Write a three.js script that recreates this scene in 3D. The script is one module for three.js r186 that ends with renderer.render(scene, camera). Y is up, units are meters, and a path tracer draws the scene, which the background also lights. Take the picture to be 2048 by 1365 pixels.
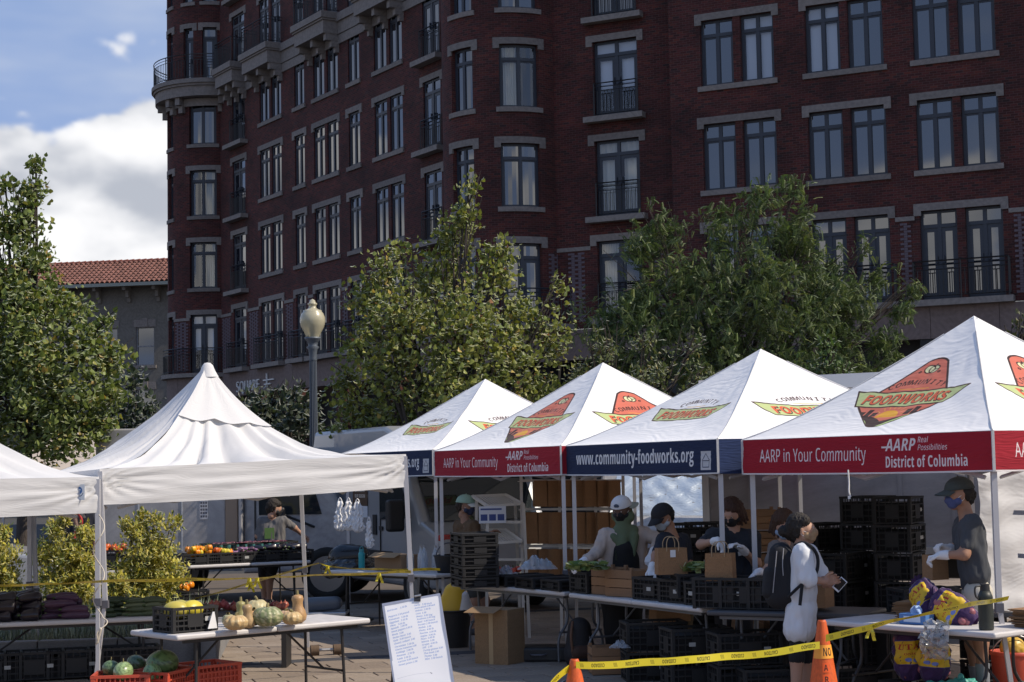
import * as THREE from 'three';
import { mergeGeometries, mergeVertices, toCreasedNormals } from 'three/addons/utils/BufferGeometryUtils.js';
import { RoundedBoxGeometry } from 'three/addons/geometries/RoundedBoxGeometry.js';
import { FontLoader } from 'three/addons/loaders/FontLoader.js';
import { TextGeometry } from 'three/addons/geometries/TextGeometry.js';
import { createNoise2D, createNoise3D } from 'simplex-noise';

// ---------------------------------------------------------------- camera, sky, sun, exposure
const FPX = 3400, EYE = 1.98, PITCH = 0.0758, ROLL = 0.0191;       // lens of the photograph (pixels), eye height, tilt
const scene = new THREE.Scene();
const camera = new THREE.PerspectiveCamera(2 * Math.atan(682.5 / FPX) * 180 / Math.PI, 1024 / 682, 0.1, 600);
camera.position.set(0, EYE, 0);
camera.rotation.order = 'YXZ';
camera.rotation.set(PITCH, 0, -ROLL);
const renderer = new THREE.WebGLRenderer({ antialias: true });
renderer.setSize(1024, 682);
renderer.toneMapping = THREE.LinearToneMapping;
renderer.toneMappingExposure = 1.0;
renderer.shadowMap.enabled = true;

function rng(seed) { let s = seed >>> 0; return () => { s = (s + 0x6D2B79F5) | 0; let t = Math.imul(s ^ (s >>> 15), 1 | s); t = (t + Math.imul(t ^ (t >>> 7), 61 | t)) ^ t; return ((t ^ (t >>> 14)) >>> 0) / 4294967296; }; }
const N2 = createNoise2D(rng(11)), N3 = createNoise3D(rng(12));
const fbm3 = (x, y, z, o = 5) => { let a = 0, s = 0.5, f = 1; for (let i = 0; i < o; i++) { a += s * N3(x * f, y * f, z * f); s *= 0.5; f *= 2.03; } return a; };
const sstep = (a, b, x) => { const t = Math.min(1, Math.max(0, (x - a) / (b - a))); return t * t * (3 - 2 * t); };
const lerp = (a, b, t) => a + (b - a) * t, R = Math.PI / 180;

{ // early autumn sky: blue with thin veils above, heaped white clouds low down
  const SKY = [39.5, 6.27, 3.5], W = 4096, Hh = 2048, d = new Float32Array(W * Hh * 4);
  for (let j = 0; j < Hh; j++) {
    const el = ((j + 0.5) / Hh - 0.5) * Math.PI, ce = Math.cos(el), y = Math.sin(el), e = Math.max(0, el / R), k = Math.pow(Math.max(0, 1 - e / 90), 2.2), low = el < -0.01, o1 = e < 25 ? 7 : 4;
    for (let i = 0; i < W; i++) {
      const o = (j * W + i) * 4; d[o + 3] = 1;
      if (low) { d[o] = 0.22; d[o + 1] = 0.215; d[o + 2] = 0.2; continue; }
      const az = ((i + 0.5) / W - 0.5) * 2 * Math.PI, x = ce * Math.cos(az), z = ce * Math.sin(az);
      let r = lerp(0.13, 0.47, k), g = lerp(0.28, 0.62, k), b = lerp(0.62, 0.98, k);
      // heaped clouds, shaded from below
      const big = fbm3(x * 1.3 + SKY[2], y * 2, z * 1.3 + SKY[0], 2), base = big * 0.9 + 0.26 - sstep(8.5, 13.5, e) * 0.85;
      let cov = 0, lit = 1;
      if (base > -0.75) { const n = fbm3(x * 6 + SKY[0], y * 12 + SKY[1], z * 6, o1); cov = sstep(-0.03, 0.08, n * 0.75 + base); if (cov > 0) { const up = fbm3(x * 6 + SKY[0], y * 12 + SKY[1] + 0.3, z * 6, 5); lit = sstep(-0.5, 0.5, n * 1.3 - up * 0.9 + 0.06); } }
      const v = 0.6 * sstep(-0.2, 0.65, fbm3(x * 3 + 9, y * 12, z * 3, 5)) * (0.45 + 0.55 * sstep(60, 12, e));   // thin veils
      r = lerp(lerp(r, 0.8, v), lerp(0.62, 1.26, lit), cov); g = lerp(lerp(g, 0.87, v), lerp(0.66, 1.26, lit), cov); b = lerp(lerp(b, 1.0, v), lerp(0.75, 1.28, lit), cov);
      d[o] = r * 0.8; d[o + 1] = g * 0.8; d[o + 2] = b * 0.8;
    }
  }
  const t = new THREE.DataTexture(d, W, Hh, THREE.RGBAFormat, THREE.FloatType);
  t.mapping = THREE.EquirectangularReflectionMapping; t.magFilter = THREE.LinearFilter; t.needsUpdate = true;
  scene.background = t; scene.environment = t;
}
const sun = new THREE.DirectionalLight(0xfff1dc, 5);
{ const el = 46 * R, s = new THREE.Vector3(0.97 * Math.cos(el), Math.sin(el), 0.24 * Math.cos(el)).multiplyScalar(60);
  sun.position.set(s.x, s.y, s.z - 18); sun.target.position.set(0, 0, -18); scene.add(sun, sun.target);
  sun.castShadow = true; const c = sun.shadow.camera; c.left = -45; c.right = 45; c.top = 45; c.bottom = -45; c.far = 160; sun.shadow.mapSize.set(4096, 4096); }

// ---------------------------------------------------------------- helpers
const V = (x, y, z) => new THREE.Vector3(x, y, z);
const { cr, sr, cp, sp } = { cr: Math.cos(ROLL), sr: Math.sin(ROLL), cp: Math.cos(PITCH), sp: Math.sin(PITCH) };
function sight(px, py) { const dx = px - 1024, dy = 682.5 - py, X = dx * cr + dy * sr, Y = -dx * sr + dy * cr; return V(X, FPX * sp + Y * cp, -FPX * cp + Y * sp); }
function at(px, py, depth) { const s = sight(px, py); return s.multiplyScalar(depth / -s.z).add(V(0, EYE, 0)); }        // a point that far off
function on(px, py, y = 0) { const s = sight(px, py); return s.multiplyScalar((y - EYE) / s.y).add(V(0, EYE, 0)); }      // a point at that height
const used = {};
function numbered(n) { const k = used[n] = (used[n] ?? -1) + 1; return k ? `${n}_${String(k).padStart(3, '0')}` : n; }
function tag(o, label, category, group) { o.userData.label = label; o.userData.category = category; if (group) o.userData.group = group; return o; }
function thing(name, label, category, p = V(0, 0, 0), turn = 0, group) {
  const o = new THREE.Group(); o.name = numbered(name); o.position.copy(p); o.rotation.y = turn; scene.add(o); return tag(o, label, category, group);
}
function copy(src, name, p, turn, label, group) { const c = src.clone(); c.name = numbered(name); c.userData = { ...src.userData }; if (p) c.position.copy(p); if (turn !== undefined) c.rotation.y = turn; if (label) c.userData.label = label; if (group) c.userData.group = group; scene.add(c); return c; }
const norm = (g) => { if (g.index) g = g.toNonIndexed(); for (const k of Object.keys(g.attributes)) if (!['position', 'normal', 'uv', 'color'].includes(k)) g.deleteAttribute(k); if (!g.attributes.uv) g.setAttribute('uv', new THREE.BufferAttribute(new Float32Array(g.attributes.position.count * 2), 2)); g.morphAttributes = {}; return g; };
function join(list) { const l = list.flat(9).filter(Boolean).map(norm), col = l.some((g) => g.attributes.color); if (col) for (const g of l) if (!g.attributes.color) g.setAttribute('color', new THREE.BufferAttribute(new Float32Array(g.attributes.position.count * 3).fill(1), 3)); return l.length === 1 ? l[0] : mergeGeometries(l, false); }
function part(name, parent, geos, m, kind) {
  const o = new THREE.Mesh(Array.isArray(geos) ? join(geos) : geos, m); o.castShadow = o.receiveShadow = true;
  o.name = parent === scene ? numbered(name) : name; parent.add(o); if (kind) o.userData.kind = kind; return o;
}
function mat(c, rough = 0.8, o = {}) { const m = new THREE.MeshPhysicalMaterial({ roughness: rough, ...o }); if (Array.isArray(c)) m.color.setRGB(...c); else m.color.set(c); return m; }
const box = (w, h, d, x = 0, y = 0, z = 0, ry = 0, rz = 0, rx = 0) => { const g = new THREE.BoxGeometry(w, h, d); if (rx) g.rotateX(rx); if (rz) g.rotateZ(rz); if (ry) g.rotateY(ry); return g.translate(x, y, z); };
const rbox = (w, h, d, r, x = 0, y = 0, z = 0, s = 2) => new RoundedBoxGeometry(w, h, d, s, r).translate(x, y, z);
const cyl = (r0, r1, h, x = 0, y = 0, z = 0, n = 12) => new THREE.CylinderGeometry(r1, r0, h, n).translate(x, y + h / 2, z);   // from y upward
function rod(a, b, r, r2 = r, n = 8) { const d = b.clone().sub(a), g = new THREE.CylinderGeometry(r2, r, d.length(), n); g.applyQuaternion(new THREE.Quaternion().setFromUnitVectors(V(0, 1, 0), d.clone().normalize())); const m = a.clone().add(b).multiplyScalar(0.5); return g.translate(m.x, m.y, m.z); }
function bar(a, b, w, t = w) { const d = b.clone().sub(a), g = new THREE.BoxGeometry(w, d.length(), t); g.applyQuaternion(new THREE.Quaternion().setFromUnitVectors(V(0, 1, 0), d.clone().normalize())); const m = a.clone().add(b).multiplyScalar(0.5); return g.translate(m.x, m.y, m.z); }
const tube = (pts, r, n = 24, k = 6) => new THREE.TubeGeometry(new THREE.CatmullRomCurve3(pts), n, r, k);
const ball = (r, x = 0, y = 0, z = 0, n = 12, sx = 1, sy = 1, sz = 1) => new THREE.SphereGeometry(r, n, Math.max(6, n * 0.7 | 0)).scale(sx, sy, sz).translate(x, y, z);
const lathe = (pts, n = 24) => new THREE.LatheGeometry(pts.map((p) => new THREE.Vector2(p[0], p[1])), n);
function grid(nu, nv, f, uvf) { // a sheet of points f(u, v)
  const p = [], uv = [], id = [];
  for (let j = 0; j <= nv; j++) for (let i = 0; i <= nu; i++) { const q = f(i / nu, j / nv); p.push(q.x, q.y, q.z); const t = uvf ? uvf(i / nu, j / nv) : [i / nu, j / nv]; uv.push(t[0], t[1]); }
  for (let j = 0; j < nv; j++) for (let i = 0; i < nu; i++) { const a = j * (nu + 1) + i, b = a + 1, c = a + nu + 1, d = c + 1; id.push(a, b, d, a, d, c); }
  const g = new THREE.BufferGeometry(); g.setAttribute('position', new THREE.Float32BufferAttribute(p, 3)); g.setAttribute('uv', new THREE.Float32BufferAttribute(uv, 2)); g.setIndex(id); g.computeVertexNormals(); return g;
}
function tint(g, c) { const n = g.attributes.position.count, a = new Float32Array(n * 3); for (let i = 0; i < n; i++) a.set(c, i * 3); g.setAttribute('color', new THREE.BufferAttribute(a, 3)); return g; }
function canvasTex(w, h, draw, srgb = true) { const c = document.createElement('canvas'); c.width = w; c.height = h; draw(c.getContext('2d'), w, h); const t = new THREE.CanvasTexture(c); if (srgb) t.colorSpace = THREE.SRGBColorSpace; t.wrapS = t.wrapT = THREE.RepeatWrapping; return t; }
const rgb = (r, g, b) => `rgb(${r | 0},${g | 0},${b | 0})`;
function noiseTex(w, h, f) { const d = new Uint8Array(w * h * 4); for (let j = 0; j < h; j++) for (let i = 0; i < w; i++) { const v = Math.max(0, Math.min(255, f(i / w, j / h) * 255)); d.set([v, v, v, 255], (j * w + i) * 4); } const t = new THREE.DataTexture(d, w, h); t.magFilter = THREE.LinearFilter; t.wrapS = t.wrapT = THREE.RepeatWrapping; t.needsUpdate = true; return t; }
// a smooth skin round tapered capsules [ax,ay,az, bx,by,bz, ra, rb]: naive surface nets
function nets(prims, cell, k = 0.03) {
  const lo = [1e9, 1e9, 1e9], hi = [-1e9, -1e9, -1e9];
  for (const p of prims) for (let a = 0; a < 3; a++) { lo[a] = Math.min(lo[a], p[a] - p[6], p[a + 3] - p[7]); hi[a] = Math.max(hi[a], p[a] + p[6], p[a + 3] + p[7]); }
  for (let a = 0; a < 3; a++) { lo[a] -= cell * 2.5; hi[a] += cell * 2.5; }
  const n = [0, 1, 2].map((a) => Math.ceil((hi[a] - lo[a]) / cell) + 1), [nx, ny, nz] = n, F = new Float32Array(nx * ny * nz).fill(9);
  for (const p of prims) {
    const r = Math.max(p[6], p[7]) + k + cell * 2, i0 = [], i1 = [];
    for (let a = 0; a < 3; a++) { i0[a] = Math.max(0, Math.floor((Math.min(p[a], p[a + 3]) - r - lo[a]) / cell)); i1[a] = Math.min(n[a] - 1, Math.ceil((Math.max(p[a], p[a + 3]) + r - lo[a]) / cell)); }
    const dx = p[3] - p[0], dy = p[4] - p[1], dz = p[5] - p[2], dd = dx * dx + dy * dy + dz * dz || 1e-9;
    for (let z = i0[2]; z <= i1[2]; z++) for (let y = i0[1]; y <= i1[1]; y++) for (let x = i0[0]; x <= i1[0]; x++) {
      const qx = lo[0] + x * cell - p[0], qy = lo[1] + y * cell - p[1], qz = lo[2] + z * cell - p[2];
      const t = Math.min(1, Math.max(0, (qx * dx + qy * dy + qz * dz) / dd));
      const d = Math.hypot(qx - t * dx, qy - t * dy, qz - t * dz) - (p[6] + (p[7] - p[6]) * t), o = (z * ny + y) * nx + x, e = F[o], h = Math.max(k - Math.abs(d - e), 0) / k;
      F[o] = Math.min(d, e) - h * h * k * 0.25;
    }
  }
  const id = new Int32Array(nx * ny * nz).fill(-1), P = [], I = [], O = [0, 1, nx, nx + 1, nx * ny, nx * ny + 1, nx * ny + nx, nx * ny + nx + 1];
  const E = [[0, 1], [2, 3], [4, 5], [6, 7], [0, 2], [1, 3], [4, 6], [5, 7], [0, 4], [1, 5], [2, 6], [3, 7]];
  for (let z = 0; z < nz - 1; z++) for (let y = 0; y < ny - 1; y++) for (let x = 0; x < nx - 1; x++) {
    const o = (z * ny + y) * nx + x; let m = 0; for (let c = 0; c < 8; c++) if (F[o + O[c]] < 0) m |= 1 << c;
    if (m === 0 || m === 255) continue;
    let sx = 0, sy = 0, sz = 0, s = 0;
    for (const [a, b] of E) { const fa = F[o + O[a]], fb = F[o + O[b]]; if ((fa < 0) === (fb < 0)) continue; const t = fa / (fa - fb); sx += lerp(a & 1, b & 1, t); sy += lerp((a >> 1) & 1, (b >> 1) & 1, t); sz += lerp(a >> 2, b >> 2, t); s++; }
    id[o] = P.length / 3; P.push(lo[0] + (x + sx / s) * cell, lo[1] + (y + sy / s) * cell, lo[2] + (z + sz / s) * cell);
  }
  const quad = (a, b, c, d, flip) => { if (a < 0 || b < 0 || c < 0 || d < 0) return; if (flip) I.push(a, c, b, a, d, c); else I.push(a, b, c, a, c, d); };
  for (let z = 1; z < nz - 1; z++) for (let y = 1; y < ny - 1; y++) for (let x = 1; x < nx - 1; x++) {
    const o = (z * ny + y) * nx + x, f = F[o] < 0;
    if (f !== F[o + 1] < 0) quad(id[o], id[o - nx], id[o - nx - nx * ny], id[o - nx * ny], !f);
    if (f !== F[o + nx] < 0) quad(id[o], id[o - nx * ny], id[o - nx * ny - 1], id[o - 1], !f);
    if (f !== F[o + nx * ny] < 0) quad(id[o], id[o - 1], id[o - 1 - nx], id[o - nx], !f);
  }
  const g = new THREE.BufferGeometry(); g.setAttribute('position', new THREE.Float32BufferAttribute(P, 3)); g.setIndex(I); g.computeVertexNormals(); return g;
}

// ---------------------------------------------------------------- materials of the buildings
const brickTex = (() => {
  const r = rng(5), W = 2048, cols = 30, rows = 90, bw = W / cols, bh = W / rows, cells = [];
  for (let j = 0; j < rows; j++) for (let i = 0; i < cols; i++) { const s = 0.8 + r() * 0.38, k = r(); cells.push([i, j, s, k]); }
  const draw = (colour) => (c) => {
    c.fillStyle = colour ? rgb(128, 100, 96) : '#5a5a5a'; c.fillRect(0, 0, W, W);
    for (const [i, j, s, k] of cells) {
      c.fillStyle = colour ? (k < 0.09 ? rgb(86 * s, 54 * s, 54 * s) : k < 0.3 ? rgb(122 * s, 60 * s, 50 * s) : rgb(110 * s, 52 * s, 50 * s)) : rgb(150 + 80 * s * 0.8, 150 + 80 * s * 0.8, 150 + 80 * s * 0.8);
      const x = i * bw + (j % 2) * bw / 2 + 2, w = bw - 4.5; c.fillRect(x, j * bh + 1.8, w, bh - 3.8); if (x + w > W) c.fillRect(x - W, j * bh + 1.8, w, bh - 3.8);
    }
    if (colour) for (let i = 0; i < 90; i++) { const x = r() * W, y = r() * W, q = 60 + r() * 260; for (const ox of [-W, 0, W]) for (const oy of [-W, 0, W]) { if (Math.abs(x + ox - W / 2) > W || Math.abs(y + oy - W / 2) > W) continue; const gr = c.createRadialGradient(x + ox, y + oy, 0, x + ox, y + oy, q); gr.addColorStop(0, i % 3 ? 'rgba(30,16,18,0.14)' : 'rgba(190,150,140,0.09)'); gr.addColorStop(1, 'rgba(0,0,0,0)'); c.fillStyle = gr; c.fillRect(x + ox - q, y + oy - q, 2 * q, 2 * q); } }
  };
  const a = canvasTex(W, W, draw(true)), b = canvasTex(W, W, draw(false), false); for (const t of [a, b]) t.repeat.set(1 / 6, 1 / 6); return [a, b];
})();
const grain = noiseTex(512, 512, (u, v) => { const a = u * 2 * Math.PI, b = v * 2 * Math.PI; return 0.78 + 0.22 * fbm3(Math.cos(a) * 2 + Math.sin(b), Math.sin(a) * 2 + Math.cos(b) * 2, Math.sin(b) * 2 + 3, 5) + 0.05 * N3(Math.cos(a) * 30, Math.sin(a) * 30 + Math.cos(b) * 30, Math.sin(b) * 30); });
const grainOf = (s) => { const t = grain.clone(); t.repeat.set(s, s); t.needsUpdate = true; return t; };
const grainS = grainOf(0.5), grainT = grainOf(2);
const M = {
  brick: mat([0.46, 0.43, 0.41], 0.9, { map: brickTex[0], bumpMap: brickTex[1], bumpScale: 0.006 }),
  darkBrick: mat([0.05, 0.026, 0.026], 0.9), paleBrick: mat([0.13, 0.1, 0.115], 0.9),
  stone: mat([0.285, 0.25, 0.228], 0.88, { map: grainS, bumpMap: grainS, bumpScale: 0.004 }),
  stones: [[0.29, 0.25, 0.225], [0.25, 0.22, 0.2], [0.27, 0.235, 0.215], [0.225, 0.195, 0.178]].map((c, i) => mat(c, 0.88, { map: grainS, bumpMap: grainS, bumpScale: 0.004 + i * 0.001 })),
  pinkStone: mat([0.22, 0.165, 0.15], 0.88, { map: grainS }),
  frame: mat([0.03, 0.037, 0.052], 0.5), rail: mat([0.011, 0.012, 0.015], 0.45),
  glass: mat([0.9, 0.94, 0.98], 0.02, { transmission: 1, thickness: 0, ior: 1.9 }), mirror: mat([0.012, 0.014, 0.02], 0.03, { ior: 2.25 }),
  room: mat([0.03, 0.03, 0.034], 0.95), curtain: mat([0.5, 0.46, 0.37], 0.95), blind: mat([0.5, 0.5, 0.52], 0.95),
  dark: mat([0.012, 0.012, 0.014], 0.6), white: mat([0.75, 0.75, 0.75], 0.5), panelBlue: mat([0.02, 0.028, 0.06], 0.5),
};
// a face of a building: p(u, y, d) is the point u metres along it, y up and d out from it
function flat(P0, t, out) { const n = V(-t.z, 0, t.x).multiplyScalar(-1), o = n.z < 0 ? n.negate() : n; return { p: (u, y, d) => V(P0.x + t.x * u + o.x * (d + out), y, P0.z + t.z * u + o.z * (d + out)), step: 99, u(px, py) { const s = sight(px, py), q = P0.clone().addScaledVector(o, out), k = (q.x * o.x + q.z * o.z) / (s.x * o.x + s.z * o.z); return (s.x * k - q.x) * t.x + (s.z * k - q.z) * t.z; } }; }
function round(cx, depth, r, dy = 0) { return { r, p: (u, y, d) => V(cx + (r + d) * Math.sin(u / r), y + dy, -depth + (r + d) * Math.cos(u / r)), step: 0.16 }; }
const LEFT = flat(V(-5.769, 0, -60.54), V(0.5303, 0, 0.8478), 0), RIGHT = flat(V(8.03, 0, -47.4), V(0.8966, 0, 0.4428), 0), MID = flat(V(8.03, 0, -47.4), V(0.8966, 0, 0.4428), -0.66);
const BAY = round(-0.05, 52.75, 2), TOWER = round(-12.71, 72.62, 2, -0.09);
function quadsGeo(Q) { const p = [], uv = []; for (const [a, b, c, d, ta, tb, tc, td] of Q) { for (const q of [a, b, c, a, c, d]) p.push(q.x, q.y, q.z); for (const t of [ta, tb, tc, ta, tc, td]) uv.push(t[0], t[1]); } const g = new THREE.BufferGeometry(); g.setAttribute('position', new THREE.Float32BufferAttribute(p, 3)); g.setAttribute('uv', new THREE.Float32BufferAttribute(uv, 2)); g.computeVertexNormals(); return g; }
function sheetOn(f, a, c, y, z, d) { const us = cuts(f, a, c); return quadsGeo(us.slice(1).map((b, i) => [f.p(us[i], y, d), f.p(b, y, d), f.p(b, z, d), f.p(us[i], z, d), [0, 0], [1, 0], [1, 1], [0, 1]])); }
function cuts(f, u0, u1) { const n = Math.max(1, Math.ceil((u1 - u0) / f.step)); return Array.from({ length: n + 1 }, (_, i) => lerp(u0, u1, i / n)); }
function fbox(f, u0, u1, y0, y1, d0, d1) {
  const Q = [], us = cuts(f, u0, u1), p = f.p;
  for (let i = 0; i + 1 < us.length; i++) { const a = us[i], b = us[i + 1];
    Q.push([p(a, y0, d1), p(b, y0, d1), p(b, y1, d1), p(a, y1, d1), [a, y0], [b, y0], [b, y1], [a, y1]], [p(a, y1, d1), p(b, y1, d1), p(b, y1, d0), p(a, y1, d0), [a, d1], [b, d1], [b, d0], [a, d0]], [p(a, y0, d0), p(b, y0, d0), p(b, y0, d1), p(a, y0, d1), [a, d0], [b, d0], [b, d1], [a, d1]], [p(b, y0, d0), p(a, y0, d0), p(a, y1, d0), p(b, y1, d0), [b, y0], [a, y0], [a, y1], [b, y1]]); }
  Q.push([p(u0, y0, d0), p(u0, y0, d1), p(u0, y1, d1), p(u0, y1, d0), [d0, y0], [d1, y0], [d1, y1], [d0, y1]], [p(u1, y0, d1), p(u1, y0, d0), p(u1, y1, d0), p(u1, y1, d1), [d1, y0], [d0, y0], [d0, y1], [d1, y1]]);
  return quadsGeo(Q);
}
function wallGeo(f, u0, u1, y0, y1, holes, deep = 0.28) {
  const hs = holes.filter((h) => h[1] > u0 && h[0] < u1 && h[3] > y0 && h[2] < y1), us = new Set(cuts(f, u0, u1)), ys = new Set([y0, y1]), Q = [], p = f.p;
  for (const h of hs) { for (const u of cuts(f, h[0], h[1])) if (u > u0 && u < u1) us.add(u); for (const y of [h[2], h[3]]) if (y > y0 && y < y1) ys.add(y); }
  const U = [...us].sort((a, b) => a - b), Y = [...ys].sort((a, b) => a - b);
  for (let i = 0; i + 1 < U.length; i++) for (let j = 0; j + 1 < Y.length; j++) {
    const a = U[i], b = U[i + 1], c = Y[j], e = Y[j + 1], mu = (a + b) / 2, my = (c + e) / 2;
    if (hs.some((h) => mu > h[0] && mu < h[1] && my > h[2] && my < h[3])) continue;
    Q.push([p(a, c, 0), p(b, c, 0), p(b, e, 0), p(a, e, 0), [a, c], [b, c], [b, e], [a, e]]);
  }
  for (const [a, b, c, e] of hs) {
    Q.push([p(a, c, 0), p(a, e, 0), p(a, e, -deep), p(a, c, -deep), [a, c], [a, e], [a + deep, e], [a + deep, c]], [p(b, c, -deep), p(b, e, -deep), p(b, e, 0), p(b, c, 0), [b - deep, c], [b - deep, e], [b, e], [b, c]]);
    for (const [y, s] of [[c, 0], [e, 1]]) { const us2 = cuts(f, a, b); for (let i = 0; i + 1 < us2.length; i++) { const x = us2[i], z = us2[i + 1]; Q.push([p(x, y, 0), p(z, y, 0), p(z, y, -deep), p(x, y, -deep), [x, y], [z, y], [z, y + deep], [x, y + deep]]); } }
  }
  return quadsGeo(Q);
}
// window or glazed door in a hole: frame part, its panes (and what hangs behind them) below it
function glaze(parent, f, [u0, u1, y0, y1], o = {}) {
  const g = [], dz = o.set ?? (f === LEFT ? -0.05 : -0.14), d0 = dz - 0.07, e = 0.07, W = u1 - u0, tr = y1 - (o.door ? 0.42 : 0.44), leaf = o.door ? 0.15 : 0.07, um = (u0 + u1) / 2, panes = [];
  const b = (a, c, y, z, q = dz) => g.push(fbox(f, a, c, y, z, d0, q));
  b(u0, u0 + e, y0, y1); b(u1 - e, u1, y0, y1); b(u0 + e, u1 - e, y1 - e, y1); b(u0 + e, u1 - e, y0, y0 + (o.door ? 0.2 : 0.08)); b(u0 + e, u1 - e, tr - 0.05, tr + 0.05, dz + 0.012);
  const n = o.one ? 1 : 2;
  if (n === 2) { b(um - e * 0.75, um + e * 0.75, y0, tr - 0.05, dz + 0.006); b(um - e * 0.75, um + e * 0.75, tr + 0.05, y1 - e, dz + 0.006); }
  for (let k = 0; k < n; k++) {
    const a = k ? um : u0 + e, c = n === 1 ? u1 - e : k ? u1 - e : um, l = a + leaf * (k ? 1 : 0.6), r = c - leaf * (k ? 0.6 : 1);
    b(a, l, y0, tr - 0.05, dz - 0.015); b(r, c, y0, tr - 0.05, dz - 0.015); b(l, r, tr - 0.05 - leaf * 0.7, tr - 0.05, dz - 0.015);
    panes.push([a + 0.004, c - 0.004, y0 + 0.03, tr - 0.004], [a + 0.004, c - 0.004, tr + 0.004, y1 - 0.02]);
    if (o.door) { const h = k ? l - 0.06 : r + 0.06; g.push(fbox(f, h - 0.02, h + 0.02, y0 + 1.0, y0 + 1.2, dz, dz + 0.05)); }
  }
  const w = part('window', parent, g, M.frame);
  for (const [a, c, y, z] of panes) part('pane', w, sheetOn(f, a, c, y, z, dz - 0.03), o.curtain || o.blind ? M.glass : M.mirror);
  if (!o.curtain && !o.blind) return w;
  const Q = [], p = f.p, q = (a, b2, c, d) => Q.push([a, b2, c, d, [0, 0], [1, 0], [1, 1], [0, 1]]), bk = d0 - 0.7;
  q(p(u0, y0, bk), p(u1, y0, bk), p(u1, y1, bk), p(u0, y1, bk)); q(p(u0, y0, d0), p(u0, y0, bk), p(u0, y1, bk), p(u0, y1, d0)); q(p(u1, y0, bk), p(u1, y0, d0), p(u1, y1, d0), p(u1, y1, bk)); q(p(u0, y0, d0), p(u1, y0, d0), p(u1, y0, bk), p(u0, y0, bk)); q(p(u0, y1, d0), p(u1, y1, d0), p(u1, y1, bk), p(u0, y1, bk));
  part('room', w, quadsGeo(Q), M.room);
  if (o.curtain) { const [s, t] = o.curtain === 'full' ? [0, 1] : o.curtain; part('curtain', w, grid(40, 1, (a, v) => f.p(lerp(u0 + W * s, u0 + W * t, a), lerp(y0, y1 - 0.05, v), d0 - 0.1 + 0.03 * Math.sin(a * 40))), M.curtain); }
  if (o.blind) part('blind', w, fbox(f, u0 + 0.05, u1 - 0.05, lerp(y1, y0, o.blind), y1, d0 - 0.05, d0 - 0.04), M.blind);
  return w;
}
let stoneTurn = 0;
function lintel(parent, f, a, b, y, ear = 0.2) { part('lintel', parent, [fbox(f, a, b, y - 0.2, y, -0.02, 0.035), fbox(f, a, a + ear, y - 0.33, y - 0.2, -0.02, 0.035), fbox(f, b - ear, b, y - 0.33, y - 0.2, -0.02, 0.035)], M.stones[stoneTurn++ * 7 % 4]); }
function sill(parent, f, a, b, y) { part('sill', parent, fbox(f, a, b, y - 0.15, y, -0.16, 0.06), M.stones[stoneTurn++ * 5 % 4]); }
function slab(parent, f, a, b, y, out = 0.32) { part('balcony_slab', parent, [fbox(f, a, b, y - 0.17, y, 0, out)], M.stone); }
function railing(parent, f, a, b, y, d, returns = true, hgt = 1.04) {
  const g = [], us = cuts(f, a, b), t = 0.02;
  for (let i = 0; i + 1 < us.length; i++) for (const [h, w] of [[hgt, 0.034], [hgt - 0.12, 0.02], [hgt - 0.24, 0.02], [0.09, 0.022]]) g.push(bar(f.p(us[i], y + h, d), f.p(us[i + 1], y + h, d), w));
  const n = Math.round((b - a) / 0.115); for (let i = 0; i <= n; i++) { const u = lerp(a, b, i / n), post = i === 0 || i === n || (n > 20 && i === n >> 1); g.push(bar(f.p(u, y + (post ? 0 : 0.09), d), f.p(u, y + hgt - (post ? 0 : 0.24), d), post ? 0.036 : t)); }
  if (returns && d > 0.15) for (const u of [a, b]) { for (const h of [hgt, hgt - 0.12, 0.09]) g.push(bar(f.p(u, y + h, d), f.p(u, y + h, 0), 0.018)); for (let k = 1; k < d / 0.115; k++) g.push(bar(f.p(u, y + 0.09, d - k * 0.115), f.p(u, y + hgt, d - k * 0.115), t)); }
  part('railing', parent, g, M.rail);
}
function checker(parent, f, a, b, y0, y1) {
  const pale = [], n = Math.max(2, Math.round((b - a) / 0.105)), m = Math.round((y1 - y0) / 0.067), w = (b - a) / n, h = (y1 - y0) / m;
  for (let j = 0; j < m; j++) for (let i = 0; i < n; i++) if (!((i % 2 === 0) && (j % 2 === (i % 4 ? 0 : 1)))) pale.push(fbox(f, a + i * w + 0.003, a + (i + 1) * w - 0.003, y0 + j * h + 0.003, y0 + (j + 1) * h - 0.004, -0.01, 0.018));
  part('checker_panel', parent, pale, M.paleBrick);
}
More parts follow.
